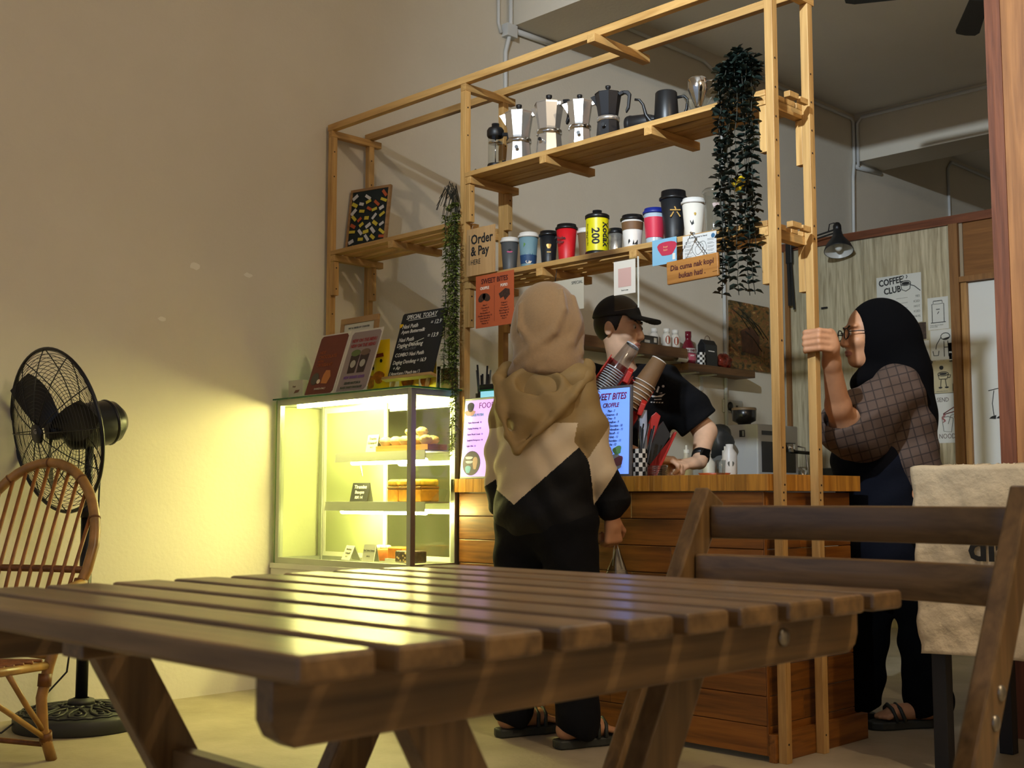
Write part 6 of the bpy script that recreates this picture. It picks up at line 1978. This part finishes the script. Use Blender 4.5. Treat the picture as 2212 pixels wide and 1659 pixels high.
def cust_jacket(P):
    d = ell(P, (.0, .0, 1.13), (.190, .150, .21), RB)
    d = smin(d, ell(P, (.0, .0, .92), (.195, .150, .20), RB), .07)
    d = smin(d, ell(P, (.0, .005, .775), (.200, .155, .115), RB), .06)
    d = smin(d, cap(P, (.095, -.07, 1.255), (-.095, .08, 1.255), .062), .05)
    d = smin(d, chain(P, [(.108, -.090, 1.235, .070), (.148, -.085, 1.06, .067), (.182, -.055, .93, .063), (.232, -.012, .835, .060), (.236, -.008, .800, .040)], .03), .014)
    d = smin(d, chain(P, [(-.110, .095, 1.235, .070), (-.142, .095, 1.02, .064), (-.150, .13, .88, .060), (-.152, .185, .815, .045)], .03), .014)
    d = d - folds(P, .0045)
    d = smax(d, .672 + .010 * np.sin(P[:, 0] * 16) - P[:, 2], .02)
    return d
def pick_jacket(X):
    x, z = X[:, 0], X[:, 2]
    tanc = 1.090 + .02 * x
    blk = np.interp(x, [-.24, -.19, -.108, .075, .12], [.93, .885, .815, .975, 1.015])
    ta = chain(X, [(.108, -.090, 1.235, .070), (.148, -.085, 1.06, .067), (.182, -.055, .93, .063), (.232, -.012, .835, .060)], .03)
    tt = np.minimum(ell(X, (.0, .0, 1.13), (.190, .150, .21), RB), ell(X, (.0, .0, .92), (.195, .150, .20), RB))
    arm = (ta < tt) & (z < 1.12)
    tan_a = .90 + 1.5 * (x - .098)
    blk_a = .785 + 1.57 * (x - .152)
    t = np.where(arm, tan_a, tanc)
    b = np.where(arm, blk_a, blk)
    m = np.where(z > t, 0, np.where(z > b, 1, 2))
    larm = (chain(X, [(-.110, .095, 1.235, .070), (-.142, .095, 1.02, .064), (-.150, .13, .88, .060), (-.152, .185, .815, .045)]) < tt) & (z < 1.05)
    return np.where(larm, np.where(z > .905 + .6 * (x + .17), 1, 2), m)
skin_obj('jacket', cust_jacket, (-.30, -.28, .65), (.34, .30, 1.36), .0031, [m_jt, m_jc, m_jb], cu, pick_jacket)
def cust_hood(P):
    # hood lying open on the back: a drooping pouch with a thick rolled rim
    a = cap(P, (-.085, -.02, 1.305), (-.06, -.130, 1.20), .040, .040)
    d = ell(P, (-.035, -.110, 1.165), (.145, .066, .125), eul(8, 0, -20))
    d = smin(d, cap(P, (-.06, -.145, 1.10), (-.100, -.160, 1.000), .060, .014), .05)
    d = smax(d, -ell(P, (-.03, -.170, 1.275), (.085, .042, .110), eul(18, 0, -20)), .02)
    rim = chain(P, [(-.130, .03, 1.295, .028), (-.160, -.06, 1.245, .022), (-.155, -.130, 1.150, .014), (-.130, -.172, 1.05, .010), (-.100, -.180, .995, .009)], .02)
    rim2 = chain(P, [(.150, -.03, 1.300, .030), (.140, -.125, 1.250, .022), (.090, -.178, 1.18, .014), (.010, -.192, 1.09, .011), (-.095, -.186, .998, .009)], .02)
    d = smin(d, rim, .02)
    d = smin(d, rim2, .02)
    return d - folds(P, .003)
skin_obj('hood', cust_hood, (-.26, -.28, .95), (.24, .12, 1.37), .005, m_jt, cu)
def cust_pants(P):
    d = ell(P, (.0, .0, .76), (.165, .135, .12), RB)
    d = smin(d, chain(P, [(.078, -.06, .74, .108), (.100, -.072, .42, .084), (.108, -.090, .10, .072), (.108, -.092, .07, .070)]), .05)
    d = smin(d, chain(P, [(-.070, .065, .74, .108), (-.098, .085, .42, .082), (-.112, .100, .10, .068), (-.112, .10, .075, .066)]), .05)
    d = d - folds(P, .003)
    return smax(d, .038 + .018 * np.sin(P[:, 0] * 30) - P[:, 2], .012)
skin_obj('trousers', cust_pants, (-.26, -.22, .02), (.26, .26, .90), .007, m_blkcloth, cu)
m_sole = M('sandal_rubber', '#262a26', .6)
sandal(cu, (.045, -.115, 0), (.247, .002, 0), m_sole)
sandal(cu, (-.155, .085, 0), (.047, .202, 0), m_sole)
# thin plastic bag in the hand
bg = T('plastic_bag', 'thin clear plastic bag hanging from the customer hand', 'bag', (1.71, -.28, 0), PI / 4)
mb = MB(True)
prof = [(.660, .008), (.640, .012), (.600, .026), (.56, .040), (.50, .052), (.42, .058), (.36, .055), (.345, .03), (.342, 0.0)]
n = 22
vs, fs = [], []
for z, r in prof:
    for i in range(n):
        a = 2 * PI * i / n
        rr = r * (1 + .22 * math.sin(5 * a + z * 30) * (1 if r > .01 else 0))
        vs.append((.258 + rr * math.cos(a), .035 + rr * .7 * math.sin(a), z))
for k in range(len(prof) - 1):
    for i in range(n):
        j = (i + 1) % n
        fs.append((k * n + i, k * n + j, (k + 1) * n + j, (k + 1) * n + i))
mb.add(vs, fs)
mb.build('bag_film', GLASS('bag_film', '#d9dcda', .30, .12), bg)
mb = MB()
mb.tube([(.250, .03, .690), (.245, .035, .66), (.240, .035, .60)], .0022, 5)
mb.tube([(.252, .03, .690), (.262, .03, .65), (.276, .03, .59)], .0022, 5)
mb.build('twisted_handles', M('bag_handle', '#b9b6ac', .4), bg)
MB(True).lathe([(0, .350), (.036, .350), (.044, .46), (0, .46)], 20, (.258, .035, 0)).build('cup_inside', M('cup_inside', '#8d7a5c', .6), bg)

# ---------------- barista leaning behind the counter
ba = T('person', 'barista in a black cap and black t-shirt leaning behind the counter', 'person', (1.52, .62, 0), PI / 4)
frB = HF((-.168, .004, 1.537), (.84, -.54), -.06)
RBb = eul(0, 0, 20)
def bar_body(P):
    d = head_sdf(P, frB)
    d = smin(d, cap(P, (-.150, .050, 1.335), (-.165, .020, 1.46), .058, .054), .03)
    d = smin(d, ell(P, (-.12, .09, 1.20), (.155, .10, .19), RBb), .06)
    d = smin(d, ell(P, (-.09, .20, .95), (.145, .11, .16), RBb), .08)
    d = smin(d, chain(P, [(.030, .06, 1.325, .052), (.195, .045, 1.115, .047), (.150, -.085, .985, .031)]), .03)
    d = smin(d, chain(P, [(-.290, .05, 1.325, .052), (-.285, -.06, 1.08, .046), (-.055, -.135, .985, .031)]), .03)
    d = smin(d, hand_sdf(P, (.145, -.095, .980), (-.9, -.5, -.08), (-.2, .35, -1), (.45, .7, .5), .98, -1), .012)
    d = smin(d, hand_sdf(P, (-.050, -.138, .992), (.95, -.28, -.02), (.05, .1, -1), (.55, .9, .6), .98, 1), .012)
    d = smin(d, chain(P, [(-.02, .22, .90, .085), (.0, .25, .48, .060), (.0, .28, .09, .038)]), .04)
    d = smin(d, chain(P, [(-.18, .22, .90, .085), (-.19, .28, .48, .060), (-.20, .30, .09, .038)]), .04)
    d = smin(d, cap(P, (.0, .28, .05), (.06, .15, .035), .040, .036), .03)
    d = smin(d, cap(P, (-.20, .30, .05), (-.14, .17, .035), .040, .036), .03)
    return d
skin_obj('body', bar_body, (-.42, -.30, 0.0), (.32, .42, 1.70), .0045, [m_skin2, m_lip], ba, face_pick(frB))
face_bits(ba, frB)
def bar_hair(P):
    c, R = frB
    q = (P - c) @ R
    d = ell(q, (0, -.014, .034), (.081, .100, .096))
    d = smax(d, -(ell(q, (0, .075, .0), (.075, .080, .10))), .01)
    d = smax(d, (-.045 - q[:, 2]), .008)
    d = smax(d, q[:, 2] - .07, .01)
    return smax(d, -ell(q, (0, .0, -.004), (.10, .020, .036)), .006)
skin_obj('hair', bar_hair, (-.32, -.15, 1.42), (.0, .16, 1.66), .0045, m_hair, ba)
def bar_cap(P):
    c, R = frB
    q = (P - c) @ R
    d = ell(q, (0, -.012, .046), (.088, .108, .106))
    d = smax(d, (.052 + .10 * np.clip(q[:, 1], -.05, .1) - q[:, 2]), .006)
    d = smin(d, ell(q, (0, -.012, .150), (.010, .010, .006)), .006)
    # peak
    br = np.maximum(np.abs(q[:, 2] - (.062 - .22 * (q[:, 1] - .08) - 6 * (q[:, 0] ** 2) * .55)) - .0035, ell(q, (0, .115, .05), (.078, .072, .20)))
    br = np.maximum(br, .055 - q[:, 1])
    return smin(d, br * .8, .008)
skin_obj('cap', bar_cap, (-.34, -.22, 1.50), (.08, .20, 1.72), .0045, M('cap_black', '#14161b', .75), ba)
def bar_shirt(P):
    d = ell(P, (-.125, .080, 1.20), (.195, .135, .20), RBb)
    d = smin(d, ell(P, (-.095, .175, .98), (.180, .145, .20), RBb), .08)
    d = smin(d, cap(P, (.01, .065, 1.325), (-.27, .055, 1.325), .070), .05)
    d = smin(d, chain(P, [(.025, .06, 1.318, .082), (.12, .05, 1.21, .088), (.185, .045, 1.135, .090)], .03), .04)
    d = smin(d, chain(P, [(-.285, .05, 1.318, .080), (-.295, .0, 1.20, .084), (-.290, -.04, 1.13, .085)], .03), .04)
    d = d - folds(P, .0035)
    dr = np.array((.165, -.015, -.21)); dr = dr / np.linalg.norm(dr)
    t = (P - np.array((.025, .06, 1.318))) @ dr
    d = smax(d, np.where(P[:, 0] > .02, t - .225, -1), .010)
    d = smax(d, np.where(P[:, 0] < -.22, 1.10 - P[:, 2], -1), .010)
    d = smax(d, -cap(P, (-.15, .045, 1.37), (-.165, .02, 1.50), .062, .07), .012)
    return smax(d, .82 - P[:, 2], .01)
skin_obj('t_shirt', bar_shirt, (-.44, -.20, .80), (.34, .40, 1.42), .006, m_blkcloth, ba)
def bar_pants(P):
    d = ell(P, (-.095, .20, .86), (.165, .13, .14), RBb)
    d = smin(d, chain(P, [(-.02, .22, .84, .105), (.0, .25, .48, .078), (.0, .28, .06, .062)]), .04)
    d = smin(d, chain(P, [(-.18, .22, .84, .105), (-.19, .28, .48, .078), (-.20, .30, .06, .062)]), .04)
    return smax(d, .03 - P[:, 2], .01)
skin_obj('trousers', bar_pants, (-.34, .0, .01), (.18, .44, 1.02), .010, m_blkcloth, ba)
for hx, hy in ((.0, .28), (-.20, .30)):
    MB().prism([(-.05, -.04), (.12, -.045), (.16, 0), (.12, .045), (-.05, .04)], .045, (hx, hy, .024), (.42, -.91, 0), (.91, .42, 0)).build('shoe', m_blkcloth, ba, bevel=.01)
# wrist watch
wd = Vector((-.045, -.13, -.13)).normalized()
mb = MB(True); p = Vector((.158, -.062, 1.008))
mb.cyl(p - wd * .013, p + wd * .013, .0375, n=24)
mb.build('watch_strap', m_plast, ba)
mb = MB(); mb.X = Matrix.Translation(p + Vector((.012, -.036, .012))) @ Euler((.5, .2, .3)).to_matrix().to_4x4()
mb.box(-.019, .019, -.006, .006, -.02, .02); mb.build('watch_case', M('watch_glass', '#0c0d10', .15), ba, bevel=.004)
# white drawing printed on the chest
def on_surface(fn, x, z, y0=-.35):
    ys = np.arange(y0, .2, .002)
    P = np.stack([np.full(len(ys), x), ys, np.full(len(ys), z)], 1)
    i = np.argmax(fn(P) < 0)
    return ys[i] - .0012
m_chw = M('shirt_print', '#c9c9c9', .7)
def shirt_poly(poly, name='shirt_print'):
    mb = MB()
    vs = [(x, on_surface(bar_shirt, x, z) - .001, z) for x, z in poly]
    n = len(vs)
    mb.add(vs, [tuple(range(n))])
    mb.build(name, m_chw, ba)
X_, Z_ = -.014, 1.268
shirt_poly([(X_ - .034, Z_ - .004), (X_ + .0, Z_ - .008), (X_ + .036, Z_ + .002), (X_ + .02, Z_ - .012), (X_ - .02, Z_ - .014)])
shirt_poly([(X_ + .026 + .0055 * math.cos(t), Z_ + .032 + .0055 * math.sin(t)) for t in np.linspace(0, 6.28, 11)[:-1]])
shirt_poly([(X_ - .030, Z_ + .016), (X_ - .022, Z_ + .034), (X_ - .014, Z_ + .028), (X_ - .018, Z_ + .012)])
shirt_poly([(X_ - .004, Z_ + .008), (X_ + .006, Z_ + .034), (X_ + .012, Z_ + .030), (X_ + .004, Z_ + .006)])
shirt_poly([(X_ + .010, Z_ + .004), (X_ + .022, Z_ + .007), (X_ + .022, Z_ + .003)])
shirt_poly([(X_ - .012, Z_ - .021), (X_ + .020, Z_ - .019), (X_ + .020, Z_ - .023), (X_ - .012, Z_ - .025)])
for k in range(5):
    shirt_poly([(X_ - .028 + .012 * k, Z_ - .033), (X_ - .020 + .012 * k, Z_ - .032), (X_ - .021 + .012 * k, Z_ - .037), (X_ - .028 + .012 * k, Z_ - .037)])

# ---------------- woman holding the post
def plaid():
    m, nt, b = base_mat('brown_plaid')
    N, Lk = nt.nodes.new, nt.links.new
    tc = N('ShaderNodeTexCoord')
    sp = N('ShaderNodeSeparateXYZ')
    rot = N('ShaderNodeMapping'); rot.inputs['Rotation'].default_value = (0, .25, .3)
    Lk(tc.outputs['Object'], rot.inputs['Vector']); Lk(rot.outputs[0], sp.inputs[0])
    outs = []
    for ax, s in (('X', 30.0), ('Z', 30.0)):
        mu = N('ShaderNodeMath'); mu.operation = 'MULTIPLY'; mu.inputs[1].default_value = s
        fr = N('ShaderNodeMath'); fr.operation = 'FRACT'
        lt = N('ShaderNodeMath'); lt.operation = 'LESS_THAN'; lt.inputs[1].default_value = .13
        Lk(sp.outputs[ax], mu.inputs[0]); Lk(mu.outputs[0], fr.inputs[0]); Lk(fr.outputs[0], lt.inputs[0])
        outs.append(lt)
    mxx = N('ShaderNodeMath'); mxx.operation = 'MAXIMUM'
    Lk(outs[0].outputs[0], mxx.inputs[0]); Lk(outs[1].outputs[0], mxx.inputs[1])
    mix = N('ShaderNodeMixRGB')
    mix.inputs[1].default_value = lin('#4e3e35'); mix.inputs[2].default_value = lin('#2b211d')
    Lk(mxx.outputs[0], mix.inputs[0]); Lk(mix.outputs[0], b.inputs['Base Color'])
    b.inputs['Roughness'].default_value = .85
    return m
m_plaid = plaid()
m_bh = M('black_headscarf', '#040406', .95, spec=.1)
m_navy = M('navy_apron', '#0a0e1a', .9, spec=.15, bump=.2, bscale=30)
la = T('person', 'woman in a black headscarf and glasses gripping the end post with one hand', 'person', (2.47, .93, 0), PI / 4)
frL = HF((-.140, .0, 1.452), (-1.0, -.10), -.02)
def lady_body(P):
    d = head_sdf(P, frL)
    d = smin(d, cap(P, (-.085, .0, 1.25), (-.125, .0, 1.39), .056, .052), .03)
    d = smin(d, ell(P, (-.06, .0, 1.08), (.115, .155, .20)), .06)
    d = smin(d, ell(P, (-.05, .0, .83), (.125, .165, .15)), .08)
    d = smin(d, chain(P, [(-.075, -.15, 1.245, .052), (-.325, -.275, 1.095, .046), (-.360, -.34, 1.16, .043), (-.412, -.462, 1.300, .029)]), .03)
    d = smin(d, chain(P, [(-.075, .15, 1.245, .052), (-.10, .20, 1.00, .045), (-.20, .16, .82, .030)]), .03)
    d = smin(d, hand_sdf(P, (-.20, .16, .82), (-.5, -.1, -.9), (.3, -.9, .1), (.3, .4, .3), .95, 1), .012)
    # hand closed around the post
    w = (-.412, -.462, 1.300)
    d = smin(d, cap(P, w, (-.425, -.508, 1.345), .028, .030), .02)
    d = smin(d, ell(P, (-.430, -.522, 1.366), (.026, .024, .044)), .02)
    for k in range(4):
        z = 1.336 + .0195 * k
        o = .003 * (k in (1, 2))
        f = chain(P, [(-.436, -.537, z, .0115), (-.474 - o, -.549 - o, z + .003, .0105), (-.513 - o, -.521, z, .0100), (-.507, -.491, z - .002, .0085)], .004)
        d = smin(d, f, .005)
    d = smin(d, chain(P, [(-.422, -.490, 1.372, .014), (-.446, -.468, 1.396, .0115), (-.478, -.462, 1.402, .009)], .005), .010)
    d = smin(d, chain(P, [(-.03, -.06, .78, .09), (.0, -.045, .42, .060), (.02, -.04, .09, .038)]), .04)
    d = smin(d, chain(P, [(-.08, .07, .78, .09), (-.14, .08, .42, .060), (-.175, .085, .09, .038)]), .04)
    d = smin(d, foot_sdf(P, (.045, -.035, .062), (-.185, -.085, .055), (.02, -.04, .10)), .02)
    d = smin(d, foot_sdf(P, (-.150, .09, .062), (-.38, .05, .055), (-.175, .085, .10)), .02)
    return d
skin_obj('body', lady_body, (-.56, -.58, 0.0), (.16, .30, 1.62), .0045, [m_skin, m_lip], la, face_pick(frL))
face_bits(la, frL)
def lady_hijab(P):
    d = ell(P, (-.098, .0, 1.468), (.128, .112, .132))
    d = smin(d, cap(P, (-.055, .0, 1.42), (-.035, .0, 1.30), .112, .125), .05)
    d = smin(d, ell(P, (-.01, .0, 1.15), (.105, .150, .20), eul(0, -6, 0)), .06)
    d = smin(d, ell(P, (-.13, .0, 1.275), (.085, .10, .06)), .04)
    b = P[:, 2] * 26 - P[:, 0] * 30 + P[:, 1] * 14
    d = d - .004 * np.sin(b) * np.clip((1.50 - P[:, 2]) / .2, 0, 1)
    # face opening, and the drape cut behind the shoulder
    d = smax(d, -ell(P, (-.268, -.008, 1.450), (.115, .100, .118), eul(0, 12, 0)), .008)
    d = smax(d, -ell(P, (-.17, -.10, 1.10), (.155, .13, .165)), .02)
    return smax(d, .985 - P[:, 2], .02)
skin_obj('headscarf', lady_hijab, (-.26, -.18, .96), (.16, .18, 1.63), .0055, m_bh, la)
def lady_shirt(P):
    d = ell(P, (-.06, .0, 1.10), (.145, .190, .21))
    d = smin(d, ell(P, (-.035, .0, .95), (.140, .195, .16)), .06)
    d = smin(d, cap(P, (-.075, -.12, 1.245), (-.075, .12, 1.245), .072), .05)
    d = smin(d, chain(P, [(-.085, -.145, 1.235, .085), (-.20, -.205, 1.15, .100), (-.285, -.250, 1.105, .100), (-.325, -.275, 1.090, .088)], .04), .05)
    d = smin(d, ell(P, (-.245, -.215, 1.04), (.105, .075, .075)), .05)
    d = smin(d, chain(P, [(-.075, .15, 1.235, .075), (-.10, .20, 1.02, .080)], .03), .04)
    d = d - folds(P, .005)
    # open cuff
    ax_ = np.array((-.085, -.19, .205)); ax_ = ax_ / np.linalg.norm(ax_)
    d = smax(d, (P - np.array((-.345, -.305, 1.115))) @ ax_ - .012, .01)
    d = smax(d, -cap(P, (-.325, -.275, 1.095), (-.40, -.44, 1.28), .062, .07), .012)
    return smax(d, .79 - P[:, 2], .02)
skin_obj('plaid_shirt', lady_shirt, (-.46, -.42, .77), (.16, .32, 1.34), .006, m_plaid, la)
def lady_apron(P):
    d = ell(P, (-.125, -.01, .86), (.155, .185, .28))
    d = smin(d, ell(P, (-.17, -.01, .98), (.13, .175, .10)), .05)
    d = smin(d, ell(P, (-.12, .0, .62), (.155, .19, .16)), .06)
    d = smax(d, P[:, 0] + .045 - .10 * (P[:, 2] < .84), .02)
    d = smax(d, P[:, 2] - 1.055, .02)
    return smax(d - folds(P, .003), .50 - P[:, 2], .015)
skin_obj('apron', lady_apron, (-.34, -.24, .48), (.10, .24, 1.09), .007, m_navy, la)
def lady_pants(P):
    d = ell(P, (-.045, .0, .76), (.140, .180, .17))
    d = smin(d, chain(P, [(-.03, -.06, .74, .112), (.008, -.045, .42, .090), (.028, -.035, .08, .088)]), .05)
    d = smin(d, chain(P, [(-.08, .07, .74, .112), (-.145, .08, .42, .082), (-.180, .085, .08, .072)]), .05)
    return smax(d - folds(P, .004), .045 + .012 * np.sin(P[:, 0] * 40) - P[:, 2], .012)
skin_obj('trousers', lady_pants, (-.30, -.22, .03), (.17, .24, .96), .007, M('lady_black', '#050608', .95, spec=.1), la)
sandal(la, (.045, -.035, 0), (-.20, -.088, 0), m_sole)
sandal(la, (-.150, .09, 0), (-.395, .047, 0), m_sole)
# glasses
c, R = frL
R4 = Matrix.Translation(Vector(c)) @ Matrix(R.tolist()).to_4x4()
gl = MB(); gl.X = R4
for s_ in (-1, 1):
    gl.tube([(s_ * .033 + .0235 * math.cos(t), .108 - .010 * abs(math.cos(t)) * .3, .006 + .020 * math.sin(t)) for t in np.linspace(0, 2 * PI, 21)[:-1]], .0022, 6, closed=True)
    gl.tube([(s_ * .056, .105, .012), (s_ * .074, .07, .013), (s_ * .083, .0, .010)], .0021, 6)
gl.tube([(-.010, .110, .010), (0, .113, .012), (.010, .110, .010)], .002, 6)
gl.build('spectacles', m_plast, la)
